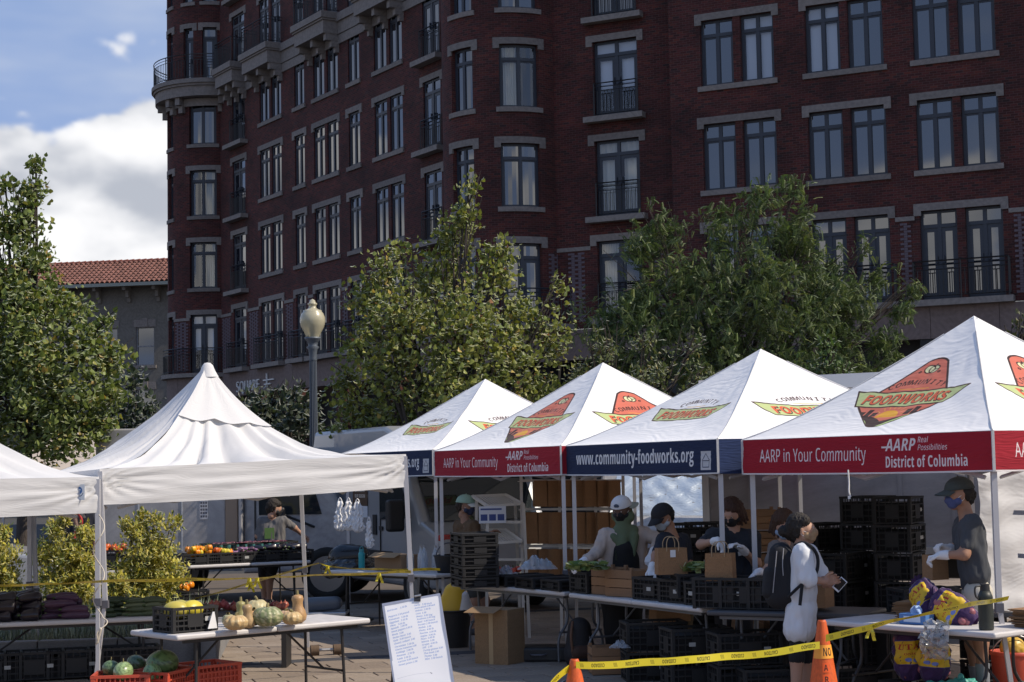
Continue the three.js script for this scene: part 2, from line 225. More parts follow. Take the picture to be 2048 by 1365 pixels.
// ---------------------------------------------------------------- the brick apartment house
const Y = (k) => 8.99 + 3.05 * (k - 3), TOPY = 25, house = thing('apartment_house', 'dark red brick apartment house with round bays, stone lintels and black railings', 'building');
{
  const rr = rng(77), holes = { L: [], R: [], M: [], B: [], T: [] }, faces = { L: LEFT, R: RIGHT, M: MID, B: BAY, T: TOWER };
  const win = (F, a, b, k, o = {}) => { const y1 = Y(k) - 0.2, y0 = o.door ? (o.base ?? y1 - 2.32) : Y(k) - 2.14; holes[F].push([a, b, y0, y1]); glaze(house, faces[F], [a, b, y0, y1], { ...o }); return [y0, y1]; };
  // right wing: pairs of windows
  for (const [i, a] of [-2.83, 0.3, 3.33, 6.45].entries()) for (let k = 3; k <= 7; k++) {
    const door = k === 3, o = { door, base: 6.35 };
    const bl = { '0,4': 0, '0,5': 1, '1,5': 1 }[i + ',' + k];
    win('R', a + 0.15, a + 1.15, k, { ...o, blind: bl && i === 1 ? 1 : 0 }); win('R', a + 1.37, a + 2.36, k, { ...o, blind: bl && i === 0 ? 0.98 : 0 });
    lintel(house, RIGHT, a, a + 2.52, Y(k));
    if (door) { slab(house, RIGHT, a - 0.15, a + 2.6, 6.34, 0.3); railing(house, RIGHT, a - 0.02, a + 2.5, 6.34, 0.24); } else sill(house, RIGHT, a + 0.06, a + 2.45, Y(k) - 2.14);
    if (door) checker(house, RIGHT, a + 2.64, a + 2.94, 6.4, 8.5);
    if (door) part('string_course', house, fbox(RIGHT, a + 2.52, a + 3.05, Y(3) - 0.44, Y(3) - 0.32, 0, 0.03), M.stone);
  }
  // the part set back between bay and right wing: french doors behind railings
  const m0 = MID.u(1108, 200), m1 = MID.u(1372, 200), ja = MID.u(1171.5, 63.6), jb = MID.u(1285, 48.4);
  for (let k = 3; k <= 7; k++) {
    win('M', ja + 0.22, jb - 0.2, k, { door: true, base: k === 3 ? 6.35 : undefined, curtain: k === 4 ? 'full' : k === 3 ? [0, 0.4] : undefined, blind: k === 5 ? 0.62 : 0 });
    lintel(house, MID, ja, jb, Y(k)); slab(house, MID, ja - 0.03, jb + 0.03, Y(k) - 2.53, 0.3); railing(house, MID, ja + 0.24, jb - 0.22, Y(k) - 2.53, 0.05, false);
  }
  checker(house, MID, ja - 0.75, ja - 0.2, 6.4, 8.5); checker(house, MID, jb + 0.2, jb + 0.6, 6.4, 8.5);
  part('string_course', house, fbox(MID, m0, ja, Y(3) - 0.44, Y(3) - 0.32, 0, 0.03), M.stone); part('string_course', house, fbox(MID, jb, m1 - 0.1, Y(3) - 0.44, Y(3) - 0.32, 0, 0.03), M.stone);
  // round bay
  const bw = (deg) => deg * R * 2;
  for (let k = 3; k <= 7; k++) {
    for (const [c, w] of [[-43, 26], [12.6, 36]]) {
      const a = bw(c - w / 2), b = bw(c + w / 2), door = k === 3;
      win('B', a, b, k, { door, base: 6.35, curtain: w > 30 && k === 5 ? [0, 0.45] : undefined }); lintel(house, BAY, a - 0.18, b + 0.18, Y(k)); if (!door) sill(house, BAY, a - 0.1, b + 0.1, Y(k) - 2.14);
    }
  }
  slab(house, BAY, bw(-100), bw(52), 6.34, 0.5); railing(house, BAY, bw(-100), bw(50), 6.34, 0.42);
  part('string_course', house, fbox(BAY, bw(-24), bw(-8), Y(3) - 0.44, Y(3) - 0.32, 0, 0.03), M.stone);
  checker(house, BAY, bw(-24), bw(-9), 6.4, 8.5); checker(house, BAY, bw(37), bw(50), 6.4, 8.5);
  // left wing
  const cols = [[-10.87, 1.7, 'J'], [-8.04, 2.42, 'P'], [-4.76, 1.28, 'S'], [-3.03, 2.4, 'P'], [-0.14, 1.28, 'S'], [1.91, 2.4, 'P'], [5.41, 1.55, 'J']];
  for (const [a, w, t] of cols) for (let k = 3; k <= 8; k++) {
    const door = t === 'J' || k === 3 || k === 7, base = k === 3 ? 6.35 : k === 7 ? 18.8 : undefined;
    if (t === 'P') { win('L', a + 0.17, a + 1.1, k, { door, base }); win('L', a + 1.32, a + 2.24, k, { door, base }); } else win('L', a + 0.2, a + w - 0.2, k, { door, base });
    if (k !== 6) lintel(house, LEFT, a, a + w, Y(k));
    if (k === 3) { slab(house, LEFT, a - 0.15, a + w + 0.1, 6.34, 0.34); railing(house, LEFT, a + 0.02, a + w - 0.05, 6.34, 0.26); }
    else if (door && k !== 7) { slab(house, LEFT, a - 0.1, a + w + 0.08, Y(k) - 2.53, 0.34); railing(house, LEFT, a + 0.1, a + w - 0.12, Y(k) - 2.53, 0.08, false); }
    else if (k !== 7) sill(house, LEFT, a + 0.06, a + w - 0.08, Y(k) - 2.14);
  }
  const strips = [[-12, -10.87], [-9.17, -8.04], [-5.62, -4.76], [-3.48, -3.03], [-0.63, -0.14], [1.14, 1.91], [4.31, 5.41]];
  for (const [a, b] of strips) { part('string_course', house, fbox(LEFT, a, b, Y(3) - 0.44, Y(3) - 0.32, 0, 0.03), M.stone); if (b - a > 0.6) checker(house, LEFT, a + 0.12, b - 0.1, 6.4, 8.5); else checker(house, LEFT, a + 0.04, b - 0.04, 6.4, 8.5); }
  // cornice with box balconies on brackets
  const boxes = [[-10.9, -9.15], [-8.1, -5.6], [-3.1, -0.6], [1.85, 4.35]];
  part('cornice', house, [fbox(LEFT, -12.6, 8.6, 17.62, 17.95, 0, 0.05), fbox(LEFT, -12.6, 8.6, 17.97, 18.42, 0, 0.08), fbox(LEFT, -12.6, 8.6, 18.42, 18.72, 0, 0.16)], M.stone);
  for (const [a, b] of boxes) {
    const bal = part('balcony', house, [fbox(LEFT, a, b, 17.97, 18.45, 0, 0.66), fbox(LEFT, a - 0.06, b + 0.06, 18.45, 18.52, 0, 0.72), fbox(LEFT, a - 0.1, b + 0.1, 18.52, 18.76, 0, 0.78)], M.stone);
    for (const u of [a + 0.12, (a + b) / 2, b - 0.12]) part('bracket', bal, [fbox(LEFT, u - 0.1, u + 0.1, 17.72, 17.97, 0, 0.55), fbox(LEFT, u - 0.09, u + 0.09, 17.5, 17.72, 0, 0.32), fbox(LEFT, u - 0.08, u + 0.08, 17.3, 17.5, 0, 0.16)], M.stone);
    railing(house, LEFT, a + 0.02, b - 0.02, 18.76, 0.68);
  }
  // corner tower
  for (let k = 3; k <= 8; k++) {
    const door = k === 3 || k === 7, base = k === 3 ? 6.35 : 18.5, list = k >= 7 ? [[-59, 18, 1], [-22.5, 14, 1], [5, 18, 1]] : [[-59, 18, 1], [-4.5, 34, 0]];
    for (const [c, w, one] of list) {
      const a = bw(c - w / 2), b = bw(c + w / 2);
      win('T', a, b, k, { door, base, one, curtain: !one && k === 5 ? [0.55, 1] : !one && k === 4 ? [0.5, 1] : undefined, blind: k === 3 && !one ? 0.6 : 0 });
      if (k !== 6) lintel(house, TOWER, a - 0.17, b + 0.17, Y(k)); if (!door) sill(house, TOWER, a - 0.1, b + 0.1, Y(k) - 2.14);
    }
  }
  part('cornice', house, [fbox(TOWER, bw(-120), bw(48), 17.62, 17.95, 0, 0.08), fbox(TOWER, bw(-120), bw(48), 17.97, 18.4, 0, 0.5), fbox(TOWER, bw(-120), bw(46), 18.4, 18.5, 0, 0.58), fbox(TOWER, bw(-120), bw(45), 18.5, 18.68, 0, 0.66)], M.stone);
  for (const c of [-75, -45, -30, 17, 30]) part('bracket', house, [fbox(TOWER, bw(c) - 0.1, bw(c) + 0.1, 17.66, 17.97, 0, 0.4), fbox(TOWER, bw(c) - 0.1, bw(c) + 0.1, 17.35, 17.66, 0, 0.2)], M.stone);
  railing(house, TOWER, bw(-120), bw(40), 18.68, 0.56, false); slab(house, TOWER, bw(-120), bw(48), 6.34, 0.3); railing(house, TOWER, bw(-120), bw(44), 6.34, 0.2, false);
  part('string_course', house, fbox(TOWER, bw(-49), bw(-22), Y(3) - 0.44, Y(3) - 0.32, 0, 0.03), M.stone); checker(house, TOWER, bw(-46), bw(-24), 6.4, 8.5);
  // brick faces, stone band over the ground floor, dark shop fronts below
  part('wall', house, wallGeo(RIGHT, -3.64, 11, 6.18, TOPY, holes.R), M.brick); part('wall', house, wallGeo(MID, m0 - 0.6, m1 + 0.4, 6.18, TOPY, holes.M), M.brick);
  part('wall', house, fbox(RIGHT, -3.645, -3.6, 6.18, TOPY, -0.9, -0.004), M.brick);
  part('wall', house, wallGeo(BAY, bw(-110), bw(75), 6.18, TOPY, holes.B), M.brick); part('wall', house, wallGeo(LEFT, -12.9, 9.2, 6.18, TOPY, holes.L), M.brick); part('wall', house, wallGeo(TOWER, bw(-150), bw(80), 6.18, TOPY + 0.1, holes.T), M.brick);
  for (const [f, a, b, y0] of [[RIGHT, -3.64, 11, 5.3], [MID, m0 - 0.6, m1 + 0.3, 5.25], [LEFT, -12.7, 9, 5.2], [BAY, bw(-110), bw(60), 5.2], [TOWER, bw(-140), bw(60), 5.1]]) {
    const n = Math.max(1, Math.round((b - a) / 1.9)), w = (b - a) / n; for (let i = 0; i < n; i++) part('stone_panel', house, fbox(f, a + i * w + 0.006, a + (i + 1) * w - 0.006, y0, 6.17, -0.3, 0.06), M.pinkStone);
    part('shop_front', house, fbox(f, a, b, 0, y0 + 0.5, -1.2, -0.9), M.dark);
    for (let i = 0; i <= n; i += 2) part('pier', house, fbox(f, a + i * w - 0.3, a + i * w + 0.3, 0, y0, -0.9, 0.02), f === TOWER || f === LEFT ? M.brick : M.dark);
  }
  // letters over the entrance
  const font = await new FontLoader().loadAsync('fonts/droid/droid_sans_regular.typeface.json'), tg = new TextGeometry('SQUARE', { font, size: 0.42, depth: 0.05, curveSegments: 3 });
  tg.computeBoundingBox(); const tw = tg.boundingBox.max.x, ua = LEFT.u(478, 772), ub = LEFT.u(524, 762), ang = Math.atan2(-0.8478, 0.5303), s = (ub - ua) / tw;
  tg.scale(s, 1, 1); tg.rotateY(ang); const lp = LEFT.p(ua, 5.35, 0.1); tg.translate(lp.x, lp.y, lp.z);
  const plus = (u) => [fbox(LEFT, u, u + 1.0, 5.66, 5.71, 0.08, 0.13), fbox(LEFT, u + 0.3, u + 0.38, 5.4, 5.95, 0.08, 0.13), fbox(LEFT, u + 0.1, u + 0.7, 5.5, 5.55, 0.08, 0.13)];
  part('sign_letters', house, [tg, ...plus(ub + 0.35)], mat([0.6, 0.6, 0.6], 0.5));
}

// ---------------------------------------------------------------- the older house with a tiled roof, far left
{
  const h = thing('tile_roofed_house', 'pale brick house with red clay tile roof behind the left tree', 'building');
  const F = flat(V(-20, 0, -88), V(0.985, 0, 0.17), 0), py = mat([0.2, 0.185, 0.165], 0.9, { map: grainS }), u = (x) => F.u(x, 600), hs = [];
  const eave = 11.75, cols = [u(60), u(122), u(198), u(271), u(345)];
  const rows = [[7.75, 9.75], [4.55, 6.5], [1.3, 3.2]];
  for (const c of cols) for (const [a, b] of rows) hs.push([c, c + 1.0, a, b]);
  part('wall', h, wallGeo(F, u(-120), u(420), 0, eave + 0.1, hs), py);
  for (const q of hs) {
    const [a, b, y0, y1] = q, w = part('window', h, [fbox(F, a, a + 0.06, y0, y1, -0.2, -0.1), fbox(F, b - 0.06, b, y0, y1, -0.2, -0.1), fbox(F, a + 0.06, b - 0.06, y1 - 0.06, y1, -0.2, -0.1), fbox(F, a + 0.06, b - 0.06, (y0 + y1) / 2 - 0.03, (y0 + y1) / 2 + 0.03, -0.2, -0.1), fbox(F, a + 0.06, b - 0.06, y0, y0 + 0.06, -0.2, -0.1)], mat([0.25, 0.25, 0.26], 0.6));
    part('pane', w, sheetOn(F, a, b, y0, y1, -0.17), M.mirror);
    part('sill', h, fbox(F, a - 0.12, b + 0.12, y0 - 0.16, y0, -0.05, 0.08), M.stone);
    part('lintel', h, [fbox(F, a - 0.1, b + 0.1, y1, y1 + 0.38, -0.02, 0.03), fbox(F, a + 0.34, a + 0.66, y1, y1 + 0.46, 0.03, 0.07)], M.stone);
  }
  part('gutter', h, fbox(F, u(-130), u(430), eave + 0.05, eave + 0.22, 1.0, 1.14), mat([0.2, 0.23, 0.22], 0.5)); part('soffit', h, fbox(F, u(-130), u(430), eave + 0.1, eave + 0.16, 0, 1.0), mat([0.16, 0.12, 0.09], 0.8));
  for (let x = 20; x < 420; x += 59) part('bracket', h, [fbox(F, u(x), u(x) + 0.16, eave - 0.12, eave + 0.1, 0, 0.85), fbox(F, u(x), u(x) + 0.16, eave - 0.45, eave - 0.12, 0, 0.4), fbox(F, u(x), u(x) + 0.16, eave - 0.7, eave - 0.45, 0, 0.15)], mat([0.2, 0.18, 0.16], 0.8));
  // clay barrel tiles, row above row
  const r = rng(3), tiles = [], a0 = u(-130), a1 = u(430), rise = 1.42, depth = 2.6, n = 9;
  for (let j = 0; j < n; j++) for (let x = a0; x < a1; x += 0.27) {
    const y = eave + 0.2 + rise * j / n, d = 1.08 - depth * j / n, c = 0.8 + r() * 0.4, g = [];
    const q = []; for (let k = 0; k < 4; k++) { const A0 = k / 4 * Math.PI, A1 = (k + 1) / 4 * Math.PI, P = (A, e) => F.p(x + 0.13 - 0.12 * Math.cos(A), y + 0.11 * Math.sin(A) + (e ? rise / n + 0.0 : 0.03), d - (e ? depth / n + 0.05 : 0)); q.push([P(A0, 0), P(A1, 0), P(A1, 1), P(A0, 1), [0, 0], [0, 0], [0, 0], [0, 0]]); }
    tiles.push(tint(quadsGeo(q), [0.175 * c, 0.078 * c, 0.062 * c]));
  }
  const sheet = quadsGeo([[F.p(a0, eave + 0.18, 1.06), F.p(a1, eave + 0.18, 1.06), F.p(a1, eave + 0.18 + rise, 1.06 - depth), F.p(a0, eave + 0.18 + rise, 1.06 - depth), [0, 0], [1, 0], [1, 1], [0, 1]]]);
  const roof = part('roof', h, sheet, mat([0.13, 0.05, 0.035], 0.9)); part('roof_tile', roof, tiles, mat([1, 1, 1], 0.8, { vertexColors: true }), 'stuff');
  part('ridge', roof, Array.from({ length: Math.floor((a1 - a0) / 0.34) }, (_, i) => { const p = F.p(a0 + i * 0.34, eave + 0.24 + rise, 1.06 - depth); return rod(p, F.p(a0 + i * 0.34 + 0.32, eave + 0.27 + rise, 1.06 - depth), 0.1, 0.11, 6); }), mat([0.24, 0.08, 0.055], 0.85));
}

// ---------------------------------------------------------------- ground: street, plaza, pavers, planting bed
const asphalt = mat([0.06, 0.06, 0.062], 0.95, { map: grainT });
part('ground', scene, new THREE.PlaneGeometry(400, 400).rotateX(-Math.PI / 2).translate(0, -0.03, -100), asphalt, 'structure');
const plaza = part('plaza', scene, box(26, 0.1, 34, 1, -0.075, -18), mat([0.13, 0.105, 0.085], 0.95, { map: grainT }), 'structure');
{
  const r = rng(21), t = V(0.957, 0, -0.29), n = V(0.29, 0, 0.957), O = on(800, 1313), list = [], stuff = [];
  const cols = [[0.31, 0.25, 0.198], [0.285, 0.228, 0.18], [0.34, 0.278, 0.225], [0.26, 0.208, 0.168]].map((c) => mat(c, 0.9, { map: grainT, bumpMap: grainT, bumpScale: 0.003 }));
  const dark = [[0.05, 0.052, 0.062], [0.06, 0.06, 0.07]].map((c) => mat(c, 0.85, { map: grainT }));
  const shape = (w, d) => { const g = rbox(w - 0.012, 0.06, d - 0.012, 0.008, 0, 0, 0, 1); const p = g.attributes.position, uv = g.attributes.uv; for (let i = 0; i < p.count; i++) uv.setXY(i, p.getX(i), p.getZ(i)); return g; };
  const G = [shape(0.6, 0.3), shape(0.6, 0.22)], ang = Math.atan2(-t.z, t.x);
  const rows = []; { let d = 0; for (let j = -24; j < 40; j++) rows.push(j); }
  const q = new THREE.Quaternion().setFromAxisAngle(V(0, 1, 0), ang), C = [[], [], [], [], [], []];
  for (const j of rows) for (let i = -26; i < 26; i++) {
    const isDark = j === 0 || j === -16 || j === 17, p = O.clone().addScaledVector(t, (i + (j % 2 ? 0.5 : 0)) * 0.6).addScaledVector(n, j * 0.3), s = p.clone().project((camera.updateMatrixWorld(), camera));
    if (p.z > -7 || p.z < -33 || p.x < -11 || p.x > 13) continue;
    p.y = -0.027 + r() * 0.004; const m = isDark ? 4 + (r() * 2 | 0) : r() * 4 | 0;
    const sx = (s.x + 1) * 1024, sy = (1 - s.y) * 682.5;
    list.push({ p, m, seen: sx > -40 && sx < 2090 && sy < 1400, near: -p.z });
  }
  const vis = list.filter((o) => o.seen).sort((a, b) => a.near - b.near), keep = new Set(vis.slice(0, 300));
  for (const o of list) if (keep.has(o)) { const mm = part('paver', plaza, G[0], o.m > 3 ? dark[o.m - 4] : cols[o.m]); mm.position.copy(o.p).sub(plaza.position); mm.quaternion.copy(q); } else C[o.m].push(o.p);
  C.forEach((ps, m) => { if (!ps.length) return; const im = new THREE.InstancedMesh(G[0], m > 3 ? dark[m - 4] : cols[m], ps.length); im.name = 'paving'; im.userData.kind = 'stuff'; im.receiveShadow = true; ps.forEach((p, i) => im.setMatrixAt(i, new THREE.Matrix4().compose(p, q, V(1, 1, 1)))); plaza.add(im); });
  // chalk rings to stand in
  for (const [x, y, s, nm] of [[1045, 1318, 0.27, 'left'], [1215, 1366, 0.42, 'right']]) { const c = on(x, y); const g = new THREE.TorusGeometry(s, 0.013, 3, 40).rotateX(Math.PI / 2).scale(1, 0.3, 1).translate(c.x, 0.008, c.z); part('chalk_ring', scene, g, mat([0.32, 0.32, 0.31], 1), 'structure'); }
}
const kerbMat = mat([0.26, 0.26, 0.27], 0.85, { map: grainT }), bedO = on(432, 1337), bedTurn = 0.12, bedW = 5.2, bedD = 4.6;   // front right corner
const bedAt = (x, y, z) => V(x, y, z).applyAxisAngle(V(0, 1, 0), bedTurn).add(V(bedO.x, 0, bedO.z));
{ const g = box(bedW - 0.2, 0.28, bedD - 0.2, -bedW / 2, 0.14, -bedD / 2).rotateY(bedTurn).translate(bedO.x, 0, bedO.z); part('planting_bed', scene, g, mat([0.05, 0.04, 0.03], 1), 'structure'); }
{ // grey granite kerb round the bed
  const k = thing('granite_kerb', 'low grey granite kerb round the planting bed left of the squash table', 'kerb', V(bedO.x, 0, bedO.z), bedTurn);
  const G = rbox(0.79, 0.34, 0.17, 0.015, 0, 0.16, 0), P = rbox(0.17, 0.34, 0.64, 0.015, 0, 0.16, 0);
  for (let i = 0; i < 6; i++) for (const z of [-0.085, -bedD + 0.085]) part('kerb_stone', k, G, kerbMat).position.set(-0.6 - i * 0.8, 0, z);
  for (let i = 0; i < 7; i++) for (const x of [-0.086, -bedW + 0.086]) part('kerb_stone', k, P, kerbMat).position.set(x, 0, -0.33 - i * 0.655);
}
{ // grass on the bed: blades
  const r = rng(9), g = new THREE.BufferGeometry(), P = [], Cc = [], Nn = [];
  for (let i = 0; i < 16000; i++) {
    const q = bedAt(-0.2 - r() * (bedW - 0.4), 0.28, -0.2 - r() * (bedD - 0.4)), x = q.x, z = q.z, h = 0.05 + r() * 0.12 + (r() < 0.06 ? 0.16 : 0), a = r() * 6.28, w = 0.006, lx = (r() - 0.5) * 0.12, lz = (r() - 0.5) * 0.12, c = 0.6 + r() * 0.7;
    P.push(x - w * Math.cos(a), 0.28, z - w * Math.sin(a), x + w * Math.cos(a), 0.28, z + w * Math.sin(a), x + lx, 0.28 + h, z + lz); for (let k = 0; k < 3; k++) { Cc.push(0.12 * c, 0.19 * c, 0.025 * c); Nn.push(lx, 1, lz); }
  }
  g.setAttribute('position', new THREE.Float32BufferAttribute(P, 3)); g.setAttribute('color', new THREE.Float32BufferAttribute(Cc, 3)); g.setAttribute('normal', new THREE.Float32BufferAttribute(Nn, 3));
  tag(part('grass', scene, g, mat([1, 1, 1], 0.95, { vertexColors: true, transmission: 0.3, side: THREE.DoubleSide }), 'stuff'), 'short green grass on the planting bed behind the watermelons', 'grass');
}

// ---------------------------------------------------------------- trees and shrubs
const barkMat = mat([0.075, 0.06, 0.05], 0.95, { map: grainT, bumpMap: grainT, bumpScale: 0.02 }), leafMat = mat([1, 1, 1], 0.95, { vertexColors: true, transmission: 0.4, side: THREE.DoubleSide, clearcoat: 0.4, clearcoatRoughness: 0.35 });
// leaves round blobs [x, y, z, r, share]; each leaf is a folded blade of its own size, turn and tone
function foliage(blobs, count, size, tones, seed, o = {}) {
  const r = rng(seed), P = [], C = [], I = [], tot = blobs.reduce((s, b) => s + (b[4] ?? b[3] ** 2), 0), q = new THREE.Quaternion(), e = new THREE.Euler(), v = V(0, 0, 0);
  const put = (c, L, W, tone, qq) => {
    const base = P.length / 3, pts = o.round ? [[0, 0, 0], [-W * 0.42, 0.22 * L, W * 0.16], [-W * 0.5, 0.5 * L, W * 0.2], [0, L, -0.14 * L], [W * 0.5, 0.5 * L, W * 0.2], [W * 0.42, 0.22 * L, W * 0.16], [0, 0.5 * L, 0]] : [[0, 0, 0], [-W * 0.5, 0.45 * L, W * 0.15], [0, L, -0.1 * L], [W * 0.5, 0.45 * L, W * 0.15]];
    for (const a of pts) { v.set(...a).applyQuaternion(qq).add(c); P.push(v.x, v.y, v.z); C.push(...tone); }
    if (o.round) I.push(base, base + 6, base + 1, base + 1, base + 6, base + 2, base + 2, base + 6, base + 3, base + 6, base, base + 5, base + 6, base + 5, base + 4, base + 6, base + 4, base + 3); else I.push(base, base + 2, base + 1, base, base + 3, base + 2);
  };
  for (const b of blobs) {
    const n = Math.round(count * (b[4] ?? b[3] ** 2) / tot);
    for (let i = 0; i < n; i++) {
      const th = r() * 6.283, ph = Math.acos(2 * r() - 1), rad = b[3] * Math.pow(r(), 0.45) * (0.82 + 0.4 * N3(b[0] + Math.sin(ph) * Math.cos(th) * 1.4, b[1] + Math.cos(ph) * 1.4, b[2] + Math.sin(ph) * Math.sin(th) * 1.4 + seed));
      const c = V(b[0] + rad * Math.sin(ph) * Math.cos(th), b[1] + rad * Math.cos(ph) * (o.tall ?? 1), b[2] + rad * Math.sin(ph) * Math.sin(th));
      if (N3(c.x * o.gap * 1.2 || c.x, c.y * (o.gap || 1) * 1.2, c.z * (o.gap || 1) * 1.2 + seed * 3) < (o.thin ?? -0.45)) continue;
      const k = r(); let t = tones[0]; for (const x of tones) if (k < x[3]) { t = x; break; }
      const s = (0.7 + r() * 0.6), tone = [t[0] * s, t[1] * s, t[2] * s], L = size * (0.6 + r() * 0.7);
      e.set(Math.PI * (0.45 + (r() - 0.5) * 1.0), r() * 6.283, (r() - 0.5) * 1.2, 'YXZ'); q.setFromEuler(e);
      if (!o.frond) { put(c, L, L * (o.wide ?? 0.75), tone, q); continue; }
      // a feathered leaf: leaflets along a drooping stalk
      const dir = V(0, 1, 0).applyQuaternion(q), side = V(1, 0, 0).applyQuaternion(q), m = 9;
      for (let a = 1; a <= m; a++) { const u = a / m, p0 = c.clone().addScaledVector(dir, L * (u - 0.5)); p0.y -= 0.25 * L * u * u; for (const sg of [-1, 1]) { const d = dir.clone().multiplyScalar(0.45).addScaledVector(side, sg).normalize(); const q2 = new THREE.Quaternion().setFromUnitVectors(V(0, 1, 0), d); put(p0, L * 0.3 * (1.1 - 0.5 * u), L * 0.095, tone, q2); } }
    }
  }
  const g = new THREE.BufferGeometry(); g.setAttribute('position', new THREE.Float32BufferAttribute(P, 3)); g.setAttribute('color', new THREE.Float32BufferAttribute(C, 3)); g.setIndex(I); g.computeVertexNormals(); return g;
}
function limb(a, b, r0, r1, sag, seed) { const r = rng(seed), m = a.clone().lerp(b, 0.5).add(V((r() - 0.5) * sag, sag * 0.3, (r() - 0.5) * sag)), c = new THREE.CatmullRomCurve3([a, m, b]), n = 8, k = 7, g = new THREE.TubeGeometry(c, n, 1, k), p = g.attributes.position; for (let i = 0; i <= n; i++) { const o = c.getPointAt(i / n), s = lerp(r0, r1, i / n); for (let j = 0; j <= k; j++) { const x = i * (k + 1) + j; p.setXYZ(x, o.x + (p.getX(x) - o.x) * s, o.y + (p.getY(x) - o.y) * s, o.z + (p.getZ(x) - o.z) * s); } } return g; }
function tree(name, label, foot, fork, blobs, o) {
  const t = thing(name, label, 'tree', V(foot.x, 0, foot.z), 0, o.group), L = (v) => v.clone().sub(t.position), f = L(fork), r = rng(o.seed);
  part('trunk', t, limb(V(0, -0.1, 0), f, o.girth, o.girth * 0.72, 0.12, o.seed), barkMat);
  const bs = blobs.map((b) => { const q = b[2] + (o.behind ?? 0), p = at(b[0], b[1], q).sub(t.position), s = b[3] * q / FPX; return [p.x, p.y, p.z, s, b[4] !== undefined ? b[4] * s * s : undefined]; });
  const twigs = []; for (const b of bs) { const e = V(b[0], b[1] + b[3] * 0.4, b[2]), st = f.clone().add(V((r() - 0.5) * 0.1, (r() - 0.3) * 0.2, (r() - 0.5) * 0.1)); twigs.push(limb(st, e, o.girth * 0.4, 0.009, 0.3, o.seed + twigs.length)); for (let k = 0; k < 5; k++) { const s = st.clone().lerp(e, 0.45 + r() * 0.5); twigs.push(limb(s, V(b[0] + (r() - 0.5) * 1.7 * b[3], b[1] + (r() - 0.2) * 1.3 * b[3], b[2] + (r() - 0.5) * 1.7 * b[3]), 0.014, 0.004, 0.1, o.seed + 50 + k)); } }
  part('branches', t, twigs, barkMat); part('crown', t, foliage(bs, o.leaves, o.size, o.tones, o.seed, o), leafMat); return t;
}
const pear = [[0.2, 0.225, 0.024, 0.55], [0.13, 0.175, 0.022, 0.86], [0.29, 0.29, 0.04, 0.968], [0.4, 0.29, 0.045, 0.992], [0.3, 0.13, 0.04, 1.01]];
tree('pear_tree', 'green and yellow leaved young tree with a pointed crown behind the street lamp', on(890, 1200), at(880, 1030, 26.6), [
  [940, 372, 24, 34, 0.7], [930, 430, 24, 44], [905, 480, 24.3, 60], [800, 505, 24.2, 34, 0.6], [770, 545, 23.8, 60], [870, 560, 24.6, 90], [985, 545, 24, 70], [1010, 500, 24, 36, 0.6], [735, 600, 24, 58], [800, 640, 23.4, 100], [930, 650, 23.2, 110], [1030, 630, 24, 70], [1120, 570, 24.2, 34, 0.5], [1105, 640, 24, 52], [718, 690, 24.2, 58], [785, 740, 23.6, 104], [900, 760, 23.2, 120], [1020, 730, 23.6, 100], [1110, 700, 24, 50], [692, 765, 24.4, 46], [704, 830, 24.2, 66], [780, 850, 24, 90], [890, 860, 23.8, 100], [1010, 830, 24, 90], [1085, 790, 24, 60], [960, 980, 24.4, 60, 0.25], [1010, 975, 24.3, 40, 0.3]],
  { seed: 31, behind: 3.2, girth: 0.13, leaves: 16500, size: 0.086, tones: pear, gap: 1.5, thin: -0.48, round: true, wide: 0.8 });
tree('pear_tree', 'tall green tree at the left edge in front of the tile roofed house', on(40, 1215), at(50, 900, 27), [
  [72, 330, 27, 26, 0.8], [62, 390, 27, 44], [10, 370, 27, 30, 0.7], [40, 450, 27, 66], [-20, 460, 27, 70], [70, 520, 27, 48], [20, 560, 26.6, 100], [-70, 600, 27, 110], [90, 600, 27, 60], [150, 615, 27, 50, 0.7], [60, 680, 26.4, 120], [170, 690, 26.8, 66], [215, 640, 27, 30, 0.5], [225, 720, 27, 46], [-40, 740, 26.8, 130], [110, 770, 26.4, 120], [210, 790, 26.8, 60], [20, 850, 26.6, 130], [130, 860, 26.6, 100], [200, 850, 27, 50]],
  { seed: 47, girth: 0.15, leaves: 17500, size: 0.095, tones: [[0.15, 0.2, 0.024, 0.62], [0.1, 0.15, 0.022, 0.86], [0.27, 0.27, 0.035, 0.975], [0.38, 0.26, 0.04, 1.01]], gap: 1.0, thin: -0.42, round: true, wide: 0.8 });
